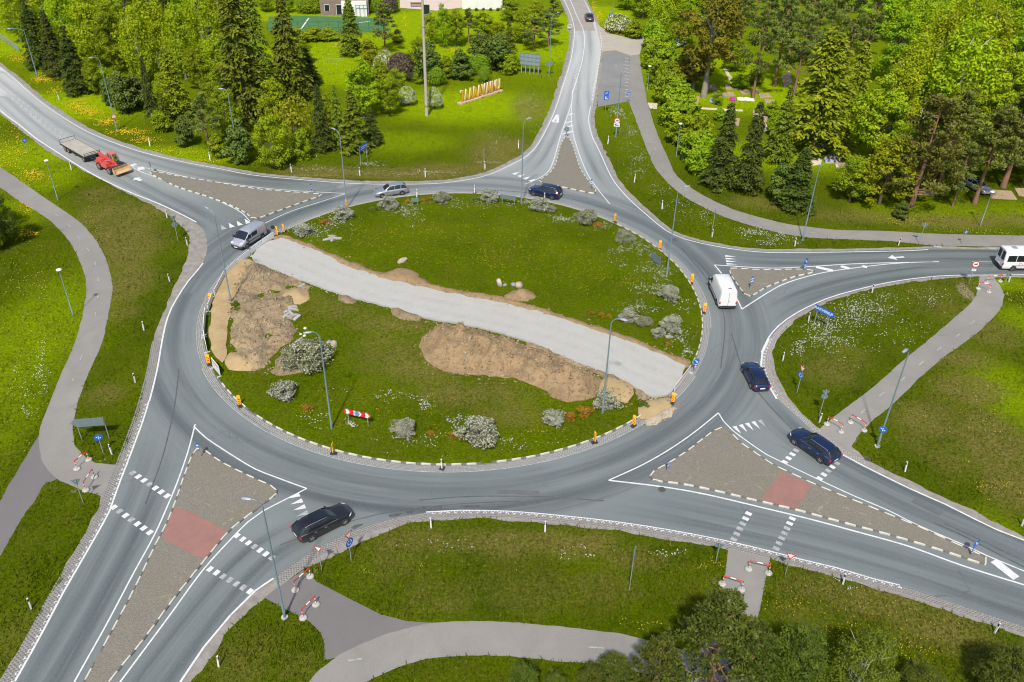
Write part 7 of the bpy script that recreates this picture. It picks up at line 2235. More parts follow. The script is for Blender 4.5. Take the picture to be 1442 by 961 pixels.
mp = MB(); mp.box((0, 0, .04), (.55, .34, .08), taper=.9); mp.box((0, 0, .12), (.12, .12, .1)); MPB = mp.mesh('base_block'); MPB.materials.append(BLACKP)
mq = MB()
pl = [(-.15, .2), (-.11, .14), (.11, .14), (.15, .2), (.15, 1.1), (.11, 1.16), (-.11, 1.16), (-.15, 1.1)]
n = len(pl)
mq.add([(-.02, y, z) for y, z in pl] + [(.02, y, z) for y, z in pl], [tuple(range(n))[::-1], tuple(range(n, 2 * n))] + [(i, (i + 1) % n, n + (i + 1) % n, n + i) for i in range(n)])
MPP_ = mq.mesh('panel'); MPP_.materials.append(SYEL)
MPS = stripes_mesh(.24, .80, 3, .024, -.22, .24).mesh('stripes'); MPS.materials.append(SORG)
GMP = 'orange and yellow striped marker panels round the island'
for x, y, lab in [
    (390.5, 333, 'striped marker panel at the right end of the white fence, left of a pair'), (400, 329.5, 'striped marker panel behind another at the right end of the white fence'),
    (297.5, 428, 'striped marker panel fixed in the line of white fence panels'), (294.5, 514.5, 'striped marker panel left of the large striped board by the sand heap'),
    (338, 573, 'striped marker panel at the kerb left of the round flowering bush'), (470, 640, 'striped marker panel at the southern kerb below a lamp post'),
    (837, 624.5, 'striped marker panel at the southern kerb, left of two'), (892, 601, 'striped marker panel at the broken kerb where sand spills out'),
    (947, 569, 'striped marker panel at the left end of the red and white barrier'), (991, 441.5, 'striped marker panel lowest on the eastern kerb above the barrier'),
    (973.5, 400, 'striped marker panel at the east kerb left of the white van'), (928.5, 352, 'striped marker panel at the kerb near the grey sign back'),
    (865.5, 314, 'striped marker panel at the northeast kerb, farthest up'), (488.5, 294.5, 'striped marker panel at the foot of the northwest lamp post')]:
    P = G(x, y)
    v = P.to_2d() - CEN
    a = math.atan2(v.y, v.x)
    yaw = a - math.pi / 2 + rp.uniform(-.2, .2)
    t = thing('road_marker', lab, 'road marker', (P.x, P.y, .09), yaw, GMP)
    t.scale = (1.12, 1.12, 1.12)
    for n_, me in (('base_block', MPB), ('panel', MPP_), ('stripes', MPS)):
        o = bpy.data.objects.new(n_, me); COL.objects.link(o); o.parent = t

# ---------------------------------------------------------------- works fences and boards
def panel_between(name, label, cat, p, q, h, m, feet=True, z0=.16, extra=None, th=.05, group=None, lean=0.0):
    a, b_ = G(*p), G(*q)
    d = b_ - a; L = d.length; yaw = math.atan2(d.y, d.x)
    c = (a + b_) / 2
    t = thing(name, label, cat, (c.x, c.y, 0.05), yaw, group)
    t.rotation_euler[0] = lean
    x = MB(); x.box((0, 0, z0 + h / 2), (L - .04, th, h)); x.build('panel', m, t)
    x = MB()
    for s in (-1, 1):
        x.tube([(s * (L / 2 - .06), 0, 0), (s * (L / 2 - .06), 0, z0 + h + .05)], .028, 6)
    x.build('posts', GALV2, t)
    if feet:
        for s in (-1, 1):
            x = MB(); x.box((s * (L / 2 - .06), 0, .05), (.24, .7, .11), taper=.85); x.build('foot', CONC, t)
    return t, L, z0, h


FW = mat('white_fence_board', (0.72, 0.73, 0.72), (0.60, 0.61, 0.60), 1.5, 0.6)
GF = 'white fence panels along the western kerb'
for p, q, lab in [((386.5, 337), (370, 348), 'white fence panel farthest right, across the start of the crushed-stone road'), ((369.5, 348.5), (353.3, 361), 'white fence panel in front of the silver van'),
                  ((352.5, 362), (336, 375), 'white fence panel above the top of the yellow sand'), ((335.5, 375.5), (318.4, 391), 'white fence panel behind the lamp post in the sand'),
                  ((317.4, 392.5), (303, 420), 'white fence panel above the one with a striped marker'), ((301, 423), (294, 441), 'white fence panel next to the fixed striped marker'),
                  ((290.5, 444), (288, 474), 'white fence panel turned along the west kerb, lower middle'), ((288, 476), (292.5, 498), 'white fence panel lowest on the west kerb')]:
    panel_between('fence_panel', lab, 'fence panel', p, q, .85, FW, group=GF)
t, L, z0, h = panel_between('barrier_board', 'large white board with orange blocks along its top by the sand heap', 'barrier', (300.5, 519), (311, 532), 1.15, SWHITE, z0=.2, th=.06)
x = MB()
for s in (-1, 1):
    for i in range(7):
        u = -L / 2 + .12 + (L - .24) * (i + .5) / 7
        x.add([(u - .10, s * .034, z0 + .80), (u + .04, s * .034, z0 + .80), (u + .10, s * .034, z0 + 1.08), (u - .04, s * .034, z0 + 1.08)], [(0, 1, 2, 3)[::-s]])
x.build('orange_blocks', SORG, t)
t, L, z0, h = panel_between('barrier_board', 'long white barrier with an orange striped rail across the east end of the crushed-stone road', 'barrier', (948.5, 556), (971.5, 525.5), .75, SWHITE, z0=.25, th=.05)
x = MB()
nn = 12
for s in (-1, 1):
    for i in range(nn):
        u = -L / 2 + .1 + (L - .2) * (i + .5) / nn
        k = (L - .2) / nn * .34
        x.add([(u - k - .04, s * .029, z0 + .48), (u + k - .04, s * .029, z0 + .48), (u + k + .04, s * .029, z0 + .70), (u - k + .04, s * .029, z0 + .70)], [(0, 1, 2, 3)[::-s]])
x.build('orange_stripes', SORG, t)


# ---------------------------------------------------------------- road signs
def plate(b, shape, z, s, x=0.05):
    """plate facing +x; materials: 0 back, 1 white, 2 red, 3 blue, 4 black, 5 yellow"""
    def poly(pts, xx, mi):
        b.add([(xx, y, zz) for y, zz in pts], [tuple(range(len(pts)))], mi)

    def slab(pts, mi_front):
        n = len(pts)
        b.add([(x, y, zz) for y, zz in pts] + [(x + .025, y, zz) for y, zz in pts], [tuple(range(n))[::-1]] + [(i, (i + 1) % n, n + (i + 1) % n, n + i) for i in range(n)], 0)
        poly(pts, x + .026, mi_front)
    circ = lambda r, n=20: [(r * math.cos(6.28319 * k / n), z + r * math.sin(6.28319 * k / n)) for k in range(n)]
    tri = lambda r, up=1: [(r * math.cos(a), z + r * math.sin(a)) for a in (math.pi / 2 * up, math.pi / 2 * up + 2.0944, math.pi / 2 * up + 4.18879)]
    rect = lambda w, h, dy=0, dz=0: [(dy - w / 2, z + dz - h / 2), (dy + w / 2, z + dz - h / 2), (dy + w / 2, z + dz + h / 2), (dy - w / 2, z + dz + h / 2)]
    f, g = x + .028, x + .030
    if shape == 'yield':
        slab(tri(s, -1), 2); poly(tri(s * .66, -1), f, 1)
    elif shape == 'warn':
        slab(tri(s, 1), 2); poly(tri(s * .68, 1), f, 1); poly(rect(.06, s * .5), g, 4)
    elif shape == 'roundabout':
        slab(circ(s), 3)
        for k in range(3):
            a0 = 2.0944 * k
            pts = [(s * .62 * math.cos(a0 + j * .25), z + s * .62 * math.sin(a0 + j * .25)) for j in range(6)] + [(s * .42 * math.cos(a0 + j * .25), z + s * .42 * math.sin(a0 + j * .25)) for j in range(5, -1, -1)]
            for j in range(5):
                poly([pts[j], pts[j + 1], pts[10 - j], pts[11 - j]], f, 1)
            e = a0 - .05
            poly([(s * .75 * math.cos(e), z + s * .75 * math.sin(e)), (s * .3 * math.cos(e), z + s * .3 * math.sin(e)), (s * .55 * math.cos(e - .5), z + s * .55 * math.sin(e - .5))][::-1], f, 1)
    elif shape == 'keep':
        slab(circ(s), 3)
        poly([(-s * .5, z + s * .42), (-s * .36, z + s * .56), (s * .42, z - s * .22), (s * .28, z - s * .36)][::-1], f, 1)
        poly([(s * .55, z - s * .5), (s * .55, z + s * .1), (-s * .05, z - s * .5)], f, 1)
    elif shape == 'path':
        slab(circ(s), 3)
        poly(rect(s * .16, s * 1.1), f, 1); poly(rect(s * .3, s * .3, -s * .4, s * .25), f, 1); poly(rect(s * .35, s * .25, s * .42, -s * .2), f, 1)
    elif shape == 'ban':
        slab(circ(s), 2); poly(circ(s * .78), f, 1); poly(rect(s * .9, s * .34), g, 4); poly(rect(s * .3, s * .2, s * .28, s * .22), g, 4)
    elif shape == 'box_white':
        slab(rect(s * 1.5, s), 1); poly(rect(s * 1.0, s * .22, 0, -s * .12), f, 4); poly(rect(s * .35, s * .25, -s * .3, s * .06), f, 4)
    elif shape == 'box_blue':
        slab(rect(s, s), 3); poly(rect(s * .82, s * .82), f, 3)
        poly(rect(s * .14, s * .62, -s * .18), f, 1); poly(rect(s * .34, s * .12, 0, s * .25), f, 1); poly(rect(s * .34, s * .12, 0, -.01), f, 1); poly(rect(s * .12, s * .34, s * .16, s * .13), f, 1)
    elif shape == 'box_blue2':
        slab(rect(s, s), 3); poly(rect(s * .2, s * .6, -s * .1, 0), f, 1); poly(rect(s * .4, s * .16, s * .1, -s * .2), f, 1); poly(rect(s * .22, s * .22, s * .18, s * .2), f, 2)
    elif shape == 'small_blue':
        slab(rect(s, s), 3); poly(rect(s * .5, s * .5), f, 1); poly(rect(s * .3, s * .3), g, 3)
    elif shape == 'small_white':
        slab(rect(s * 1.6, s), 1); poly(rect(s * 1.0, s * .2), f, 4)
    elif shape == 'stripes':
        slab(rect(s * .6, s * 2.2), 3)
        for k in (-.5, .35):
            poly([(-s * .29, z + s * (k - .35)), (s * .29, z + s * (k - .1)), (s * .29, z + s * (k + .3)), (-s * .29, z + s * (k + .05))], f, 1)
    elif shape == 'tall_blue':
        slab(rect(s * .6, s * 1.8), 3); poly(rect(s * .4, s * .5, 0, s * .4), f, 1)
    elif shape == 'road_no':
        slab(rect(s * 1.4, s), 1); poly(rect(s * 1.2, s * .16, 0, s * .2), f, 4); poly(rect(s * 1.2, s * .16, 0, -s * .2), f, 4)


SM_ = [SBACK, SWHITE, SRED, SBLUE, SBLACK, SYEL]
PNAME = {'yield': 'yield_plate', 'warn': 'warning_plate', 'roundabout': 'roundabout_plate', 'keep': 'arrow_plate', 'path': 'path_plate', 'ban': 'truck_ban_plate', 'box_white': 'white_panel', 'box_blue': 'blue_panel', 'box_blue2': 'blue_panel', 'small_blue': 'blue_panel', 'stripes': 'striped_panel', 'tall_blue': 'blue_panel', 'small_white': 'white_panel', 'road_no': 'white_panel'}


def face_cam(base, off=0.0):
    P = G(*base)
    return math.atan2(-P.y, -P.x) + off


def sign(label, base, plates, yaw, top=None, pole=True, name='road_sign', cat='road sign', z0=0.0, dz=None):
    """plates: (shape, reading of its middle, size)"""
    P = G(*base)
    t = thing(name, label, cat, (P.x, P.y, z0), yaw)
    hs = [HT(base[0], base[1], y) for _, y, _ in plates]
    if pole:
        b = MB(); b.tube([(0, 0, -.05), (0, 0, max(h + p[2] * .9 for h, p in zip(hs, plates)))], .035, 8); b.build('post', GALV2, t)
    for (s, y, sz), h in zip(plates, hs):
        b = MB(); plate(b, s, h, sz, .045 if pole else .11); b.build(PNAME[s], SM_, t)
    return t


sign('double sign seen from behind at the tip of the left grass, triangle above disc', (251, 340), [('yield', 307.5, .5), ('roundabout', 317, .38)], face_cam((251, 340), math.pi + .2))
sign('red and white warning triangle mounted on the far left lamp post', (164.8, 184), [('warn', 164, .55)], face_cam((165, 184), .15), pole=False, name='warning_sign')
sign('dark round sign at the left tip of the northwest traffic island', (213, 244), [('keep', 231.5, .4)], face_cam((213, 244), 1.9))
sign('blue and white striped sign at the right tip of the northwest traffic island', (439, 275), [('stripes', 264, .42)], face_cam((439, 275), .7), z0=.1)
sign('blue and white striped sign at the top corner of the lower left traffic island', (283, 645), [('stripes', 630, .42)], face_cam((283, 645), -.9), z0=.12)
sign('blue and white striped sign at the left corner of the lower right traffic island', (938, 669), [('stripes', 654, .42)], face_cam((938, 669), .95), z0=.12)
sign('dark round sign over blue stripes at the far tip of the lower right traffic island', (1366, 783), [('keep', 766, .36), ('stripes', 776, .36)], face_cam((1366, 783), 1.1), z0=.12)
sign('blue and white striped sign on the east traffic island beside the white van', (1056, 409), [('stripes', 395, .42)], face_cam((1056, 409), .6), z0=.12)
sign('round sign over blue stripes at the right tip of the east traffic island', (1131, 383), [('keep', 369, .42), ('stripes', 376, .4)], face_cam((1131, 383), 1.0), z0=.12)
sign('blue and white striped sign at the lower right corner of the north traffic island', (832, 269), [('stripes', 257.5, .4)], face_cam((832, 269), .3), z0=.1)
sign('grey round sign back at the far tip of the north traffic island', (797.5, 194), [('keep', 183, .42), ('stripes', 188, .34)], face_cam((797, 194), math.pi), z0=.1)
sign('round blue path sign at the left cycle path mouth', (145.6, 638.5), [('path', 616, .36)], face_cam((145, 638), .1))
sign('grey triangle back by the lower red and white barrier on the left', (117.5, 709), [('yield', 679, .45)], face_cam((117, 709), math.pi - .3))
sign('yield triangle over a round blue sign at the tip of the eastern grass', (1122, 554), [('yield', 519, .46), ('roundabout', 528.5, .36)], face_cam((1122, 554), -.75))
sign('sign seen from behind beside the barrier at the navy estate car', (1153.7, 586), [('yield', 553, .42), ('keep', 559, .3)], face_cam((1153, 586), math.pi + .2))
sign('yield triangle over a round blue sign nearest the dark grey estate car', (494.7, 790.5), [('yield', 753, .5), ('roundabout', 763.5, .4)], face_cam((494, 790), .75))
sign('yield triangle at the lower left path mouth beside the barrier', (453.3, 804), [('yield', 772, .42)], face_cam((453, 804), -.6))
sign('yield triangle at the cobbled edge right of the bottom path mouth', (1105, 812), [('yield', 782, .45)], face_cam((1105, 812), .1))
sign('grey triangle back at the cobbled edge left of the bottom path mouth', (1007.4, 794), [('yield', 769, .42)], face_cam((1007, 794), math.pi))
sign('tall thin blue sign seen edge-on in the bottom grass', (886, 831.5), [('tall_blue', 783, .62), ('tall_blue', 773, .3)], face_cam((886, 831), math.pi / 2 - .1))
sign('round truck ban sign over a white panel on the lamp by the parking area', (867, 193.5), [('ban', 170, .48), ('box_white', 175.5, .62)], face_cam((867, 193)), pole=False, name='truck_ban_sign')
sign('two stacked blue parking signs at the lower edge of the parking area', (852, 160), [('box_blue', 131.5, .8), ('box_blue2', 138, .8)], face_cam((852, 160)))
sign('small blue sign at the right corner of the parking area', (884.5, 145), [('small_blue', 132, .5)], face_cam((884, 145)))
sign('blue square road sign at the right verge of the far road', (859.5, 41), [('box_blue2', 23, 1.15)], face_cam((859, 41)))
sign('grey triangle back at the end of the right grass strip', (1294, 344), [('yield', 317.5, .5)], face_cam((1294, 344), math.pi + .1))
sign('small blue sign on a thin post at the right cycle path edge', (1354.5, 344), [('small_blue', 327, .42)], face_cam((1354, 344), .5))
sign('round red-ringed sign over a dark panel left of the minibus', (1364, 400), [('ban', 372, .42), ('small_white', 380, .3)], face_cam((1364, 400), .35))
sign('grey triangle back beside the barrier under the minibus', (1415, 399), [('yield', 387, .42)], face_cam((1415, 399), math.pi))
sign('round blue sign mounted on the lamp by the right-hand cycle path', (1235.3, 629), [('path', 604, .36)], face_cam((1235, 629)), pole=False, name='path_sign')
sign('thin blue sign seen edge-on on the north verge', (681.5, 239), [('tall_blue', 214, .55)], face_cam((681, 239), math.pi / 2 + .12))
sign('small blue sign on the grass at the far left near the cycle path lamp', (40, 216), [('path', 198, .34)], face_cam((40, 216), .3))
sign('thin grey signpost on the northeast grass strip seen edge-on', (1001.5, 333), [('keep', 297, .35)], face_cam((1001, 333), math.pi / 2 + .05))
sign('small grey board mounted on the lamp beside the billboard', (773, 107), [('small_white', 90, .75)], face_cam((773, 107), math.pi), pole=False, name='small_board')
sign('small black and white road board at the left edge of the far road', (801.5, 43), [('road_no', 37, .7)], face_cam((801, 43), .5))
sign('blue keep-right sign on a black block at the upper end of the east barrier', (977.5, 525), [('keep', 509, .34), ('stripes', 515, .32)], face_cam((977, 525), .4), z0=.05)
for base, lab in (((386, 334), 'black round sign back at the right end of the white fence'), ((350.5, 362), 'black round sign back with a yellow edge above the white fence by the silver van')):
    P = G(*base)
    t = thing('round_sign_back', lab, 'warning lamp', (P.x, P.y, .05), face_cam(base, math.pi * .9))  # temporary round traffic sign seen from behind, modelled as a lamp-like drum
    b = MB(); b.tube([(0, 0, 0), (0, 0, 1.4)], .03, 6); b.build('post', GALV2, t)
    b = MB(); n = 16
    b.loft([[(xx, r * math.cos(6.2832 * k / n), 1.35 + r * math.sin(6.2832 * k / n)) for k in range(n)] for xx, r in ((-.06, .2), (-.05, .26), (.05, .26), (.06, .2))]); b.build('sign_disc', SBLACK, t, fix=True)
    b = MB(); b.loft([[(xx, r * math.cos(6.2832 * k / n), 1.35 + r * math.sin(6.2832 * k / n)) for k in range(n)] for xx, r in ((.055, .19), (.10, .15), (.12, .05))]); b.build('amber_disc', SYEL, t, fix=True)
    b = MB(); b.box((0, 0, .06), (.5, .35, .1), taper=.9); b.build('base_block', BLACKP, t)


def text_mesh(s, size, depth, bold=0.0):
    cu = bpy.data.curves.new('lettering', 'FONT')
    cu.body = s; cu.size = size; cu.extrude = depth; cu.align_x = 'CENTER'; cu.align_y = 'CENTER'; cu.offset = bold
    o = bpy.data.objects.new('lettering_tmp', cu)
    COL.objects.link(o)
    dg = bpy.context.evaluated_depsgraph_get(); dg.update()
    me = bpy.data.meshes.new_from_object(o.evaluated_get(dg))
    bpy.data.objects.remove(o); bpy.data.curves.remove(cu)
    return me


def board(name, label, p, q, ylo, yhi, m, back=False, style=None, over=0.15, cat='sign board', z0=0.0, arrow=0):
    """board on two posts standing at readings p and q"""
    a, b_ = G(*p), G(*q)
    d = b_ - a; L = d.length
    c = (a + b_) / 2
    t = thing(name, label, cat, (c.x, c.y, z0), math.atan2(d.y, d.x))
    h1, h0 = HT((p[0] + q[0]) / 2, (p[1] + q[1]) / 2, yhi), HT((p[0] + q[0]) / 2, (p[1] + q[1]) / 2, ylo)
    for s in (-1, 1):
        x = MB(); x.tube([(s * L / 2, .04, -.05), (s * L / 2, .04, h1)], .04, 8); x.build('post', GALV2, t)
    w = L + 2 * over
    pts = [(-w / 2, h0), (w / 2, h0), (w / 2, h1), (-w / 2, h1)]
    if arrow:
        pts = [(-w / 2, h0), (w / 2, h0), (w / 2, h1), (-w / 2, h1), (-w / 2 - .5, (h0 + h1) / 2)] if arrow < 0 else [(-w / 2, h0), (w / 2, h0), (w / 2 + .35, (h0 + h1) / 2), (w / 2, h1), (-w / 2, h1)]
    n = len(pts)
    x = MB()
    x.add([(u, -.045, z) for u, z in pts] + [(u, -.02, z) for u, z in pts], [tuple(range(n)), tuple(range(n, 2 * n))[::-1]] + [(i, n + i, n + (i + 1) % n, (i + 1) % n) for i in range(n)])
    x.build('board', m, t)
    return t, w, h0, h1


# blue town sign with its name
t, w, h0, h1 = board('town_sign', 'blue direction sign reading RAKVERE beside the white flower patch', (1145.5, 458.5), (1162, 467), 442, 434, SBLUE, over=.35, arrow=1)
tm = text_mesh('RAKVERE', (h1 - h0) * .62, .004, .008); tm.materials.clear(); tm.materials.append(SWHITE)
o = link('lettering', tm, SWHITE, t, (-.15, -.052, (h0 + h1) / 2)); o.rotation_euler = (math.pi / 2, 0, 0)
x = MB(); s = (h1 - h0) * .3
x.add([(w / 2 - .12 + u * s, -.05, (h0 + h1) / 2 + v * s) for u, v in ((-.9, -.6), (-.6, -.9), (.25, -.05), (.6, -.4), (.6, .8), (-.6, .8), (-.05, .25))], [(0, 1, 2, 6), (3, 4, 5, 6, 2)]); x.build('arrow', SWHITE, t)
# chevron board
t, w, h0, h1 = board('chevron_board', 'red and white chevron board with a blue roundabout symbol on the south lawn', (491.3, 598), (518.7, 604), 588, 581.5, SRED, over=.30, z0=.2)
x = MB()
hm, hh = (h0 + h1) / 2, (h1 - h0) / 2
for u in (-.36, -.06, .10, .40):
    c = u * w
    if abs(u) < .2:
        c = u * w * 1.0
    x.add([(c - .16 * w / 2, -.047, h1), (c + .0 * w, -.047, h1), (c + .09 * w, -.047, hm), (c - .07 * w, -.047, hm), (c + .0 * w, -.047, h0), (c - .16 * w / 2, -.047, h0)], [(3, 2, 1, 0), (5, 4, 2, 3)])
x.build('chevrons', SWHITE, t)
x = MB(); n = 20
x.add([(hh * .92 * math.cos(6.2832 * k / n), -.050, hm + hh * .92 * math.sin(6.2832 * k / n)) for k in range(n)], [tuple(range(n))], 0)
for k in range(3):
    a0 = 2.0944 * k
    for j in range(4):
        r1, r0 = hh * .62, hh * .40
        x.add([(r * math.cos(a), -.052, hm + r * math.sin(a)) for r, a in ((r0, a0 + j * .3), (r1, a0 + j * .3), (r1, a0 + j * .3 + .3), (r0, a0 + j * .3 + .3))], [(0, 1, 2, 3)], 1)
x.build('roundabout_symbol', [SBLUE, SWHITE], t)
board('sign_board', 'large grey direction board seen from behind by the left cycle path', (115.5, 620.5), (153.7, 617.5), 600, 589, SBACK, over=.0, arrow=-1)
board('sign_board', 'grey board seen from behind on the northeast lawn near the kerb', (918.5, 372), (927.5, 379), 371, 360.5, SBACK, over=.25, z0=.15)
board('sign_board', 'grey board seen from behind at the north kerb left of a lamp post', (707, 289.5), (724, 292), 282, 276.5, SBACK, over=.25, z0=.15)
board('sign_board', 'greenish board seen from behind at the north kerb right of the silver car', (581, 292), (588.5, 292), 286, 280.5, mat('greenish_back', (0.10, 0.20, 0.13), (0.08, 0.16, 0.11)), over=.15, z0=.15)
t, w, h0, h1 = board('direction_sign', 'blue direction board on two posts on the north verge', (508.5, 233), (517.5, 226.5), 211.5, 203.5, SBLUE, over=.12)
x = MB()
for k in range(2):
    x.box((-.05, -.05, h0 + (h1 - h0) * (.34 + .34 * k)), (w * .55, .006, (h1 - h0) * .10))
x.box((w * .38, -.05, (h0 + h1) / 2), (w * .1, .006, (h1 - h0) * .4)); x.build('white_markings', SWHITE, t)

# billboard by the far road
a, b_ = G(735, 103), G(757, 105.5)
d = b_ - a; L = d.length; c = (a + b_) / 2
t = thing('billboard', 'grey gridded billboard back on five posts beside the far road', 'billboard', c, math.atan2(d.y, d.x))
h1, h0 = HT(746, 104, 75.5), HT(746, 104, 91.5)
w = L + .8
x = MB(); x.box((0, 0, (h0 + h1) / 2), (w, .06, h1 - h0)); x.build('panel', mat('pale_grey_panel', (0.19, 0.235, 0.265), (0.165, 0.21, 0.24), .5, .6), t)
x = MB()
for i in range(6):
    x.box((-w / 2 + w * i / 5, -.05, (h0 + h1) / 2), (.07, .06, h1 - h0 + .06))
for i in range(4):
    x.box((0, -.055, h0 + (h1 - h0) * i / 3), (w + .06, .05, .06))
x.build('frame', SBACK, t)
for i in range(5):
    x = MB(); u = -w / 2 + .3 + (w - .6) * i / 4; x.box((u, .08, h1 / 2 - .03), (.16, .14, h1)); x.build('post', GALV2, t)

# letters on a plinth
a, b_ = G(645.5, 147), G(705.5, 127.5)
d = b_ - a; L = d.length; c = (a + b_) / 2
t = thing('letter_sign', 'row of big orange letters spelling TAARAVAINU on a wooden plinth', 'letter sign', (c.x, c.y, 0), math.atan2(d.y, d.x))
x = MB(); x.box((0, -.1, .10), (L, 1.0, .24)); x.build('plinth', mat('pinkish_planks', (0.52, 0.36, 0.25), (0.42, 0.28, 0.19), 1, .8), t)
x = MB()
for u in (-.38, 0, .38):
    x.box((u * L, -.66, .12), (.18, .12, .12))
x.build('floodlights', SBLACK, t)
LORG = mat('orange_letter_face', (0.66, 0.33, 0.012), (0.60, 0.29, 0.01), 1, .5)
LW = mat('white_letter_side', (0.60, 0.52, 0.34), (0.54, 0.46, 0.30), 1, .5)
wd = dict(zip('TARVINU', (1.0, 1.12, 1.08, 1.08, .5, 1.15, 1.1)))
word = 'TAARAVAINU'
tot = sum(wd[k] for k in word)
u = -L * .47
for ch in word:
    ww = wd[ch] / tot * L * .94
    me = text_mesh(ch, 2.6, .14, .085)
    me.materials.clear(); me.materials.append(LW); me.materials.append(LORG)
    for p in me.polygons:
        p.material_index = 1 if abs(p.normal.z) > .6 else 0
    o = link('letter', me, LORG, t, (u + ww / 2, -.1, .22 + .98))
    o.rotation_euler = (math.pi / 2, 0, 0)
    xs = [v.co.x for v in me.vertices]
    o.scale.x = ww * .86 / max(.01, max(xs) - min(xs)) if ch != 'I' else .9
    u += ww

# utility pole
P = G(601, 163.5)
t = thing('utility_pole', 'tall straight concrete pole standing in the upper lawn', 'pole', P)
h = HT(601, 163.5, -45)
x = MB(); x.tube([(0, 0, -.1), (0, 0, h)], [.30, .17], 12); x.build('shaft', mat('pale_concrete', (0.40, 0.36, 0.29), (0.32, 0.285, 0.23), .6, .9), t)
x = MB()
for z in (1.6, 1.75, h * .62, h * .8):
    x.tube([(0, 0, z), (0, 0, z + .09)], .31 - .13 * z / h + .006, 12)
x.build('bands', SYEL if False else mat('pole_bands', (0.13, 0.12, 0.1)), t)

# ---------------------------------------------------------------- red and white barriers on the paths
def arch(label, p, q, h=.92, top='r', footed=True):
    a, b_ = G(*p), G(*q)
    d = b_ - a; L = d.length; c = (a + b_) / 2
    t = thing('path_barrier', label, 'barrier', (c.x, c.y, .014), math.atan2(d.y, d.x), 'red and white barriers on the cycle paths')
    r = .037
    for s in (-1, 1):
        x = MB()
        for i in range(5):
            x.tube([(s * L / 2, 0, .05 + h * i / 5), (s * L / 2, 0, .05 + h * (i + 1) / 5)], r, 8, (i + (0 if top == 'r' else 1)) % 2, cap=False)
        x.build('leg', [SRED, SWHITE], t)
        x = MB(); n = 14
        x.loft([[(s * L / 2 + rr_ * math.cos(6.2832 * k / n), rr_ * math.sin(6.2832 * k / n), z) for k in range(n)] for rr_, z in ((.30, -.01), (.31, .08), (.24, .15), (.1, .17))]); x.build('concrete_foot', CONC, t, fix=True)
    x = MB()
    for i, (u0, u1) in enumerate(((0, .34), (.34, .62), (.62, 1))):
        x.tube([(-L / 2 + L * u0, 0, h + .05), (-L / 2 + L * u1, 0, h + .05)], r * 1.15, 8, i % 2)
    x.build('rail', [SRED, SWHITE], t)
    return t


arch('upper red and white barrier at the left path mouth below the round blue sign', (108.7, 661), (125.3, 648))
arch('lower red and white barrier at the left path mouth next to the triangle back', (121.3, 691), (133.5, 672.5))
arch('upper red and white barrier at the lower left path mouth by the yield triangle', (416, 831.5), (437, 812.5))
arch('lower red and white barrier at the lower left path mouth near the lamp foot', (427, 871), (445, 852))
arch('upper red and white barrier at the bottom path mouth with yellow flowers', (1054, 802), (1082, 808))
arch('lower red and white barrier at the bottom path mouth above the pines', (1017, 823), (1044, 831))
arch('red and white barrier nearest the navy estate car', (1164, 598), (1184, 609))
arch('red and white barrier crossing the right-hand path below the lamp', (1197.3, 595.5), (1216.6, 607))
arch('red and white barrier right beside the minibus', (1389.5, 399), (1408, 397))
arch('red and white barrier left of the minibus on the grass edge', (1377, 407), (1392, 412))

# ---------------------------------------------------------------- stones and broken concrete on the site
def rock(name, label, cat, x, y, s, m, seed, sq=(1, 1, .7), z=.2, group=None):
    g = random.Random(seed)
    bm = bmesh.new()
    bmesh.ops.create_icosphere(bm, subdivisions=2, radius=1)
    ax = [Vector((g.uniform(-1, 1), g.uniform(-1, 1), g.uniform(-1, 1))).normalized() for _ in range(7)]
    for v in bm.verts:
        for a in ax:
            k = v.co.dot(a)
            if k > .72: v.co -= a * (k - .72) * .9
        v.co = Vector((v.co.x * sq[0], v.co.y * sq[1], v.co.z * sq[2])) * s * .85
    me = bpy.data.meshes.new(name); bm.to_mesh(me); bm.free()
    o = link(name, me, m)
    P = G(x, y); o.location = (P.x, P.y, z + s * sq[2] * .55); o.rotation_euler = (g.uniform(-.2, .2), g.uniform(-.2, .2), g.uniform(0, 6.28))
    return tag(o, label, cat, group)


STN = mat('pale_boulder', (0.38, 0.325, 0.225), (0.26, 0.215, 0.15), 1.5, .9, bmp=.5)
STG = mat('blue_grey_stone', (0.24, 0.25, 0.30), (0.18, 0.19, 0.23), 1.5, .9, bmp=.5)
rock('boulder', 'pale pointed boulder at the right side of the largest grey bush', 'boulder', 471, 491, .55, STN, 1, (.8, .8, 1.1))
rock('boulder', 'small grey stone between the pale boulder and the largest grey bush', 'boulder', 464, 485, .32, STG, 2)
rock('boulder', 'long pale boulder alone on the lawn north of the crushed-stone road', 'boulder', 567, 372, .75, STN, 3, (1.3, .6, .6))
rock('boulder', 'flat round stone standing on edge beside the small soil heap', 'boulder', 703, 405, .75, mat('pinkish_stone', (0.50, 0.42, 0.36), (0.40, 0.34, 0.30), 1.5, .9), 4, (.85, .5, .95))
rock('boulder', 'small bluish stone right of the flat round stone', 'boulder', 711, 405, .35, STG, 5)
rock('boulder', 'bluish stone left of the pale triangular boulder', 'boulder', 723, 405, .48, STG, 6)
rock('boulder', 'pale triangular boulder at the top of the small soil heap', 'boulder', 731, 408, .72, STN, 7, (1, .8, .9))
for i, (x, y, s, lab) in enumerate([(430, 466, .28, 'uppermost of three white stones left of the lamp head over the grass'), (424, 474, .22, 'left of three white stones under the broken kerb pieces'), (429, 476.5, .24, 'lowest of three white stones under the broken kerb pieces')]):
    rock('stone', lab, 'stone', x, y, s, mat('white_stone', (0.56, 0.55, 0.46), (0.46, 0.45, 0.38), 2, .9), 20 + i)
CK = mat('broken_kerb_concrete', (0.34, 0.335, 0.305), (0.23, 0.225, 0.205), 2, .9, bmp=.4)
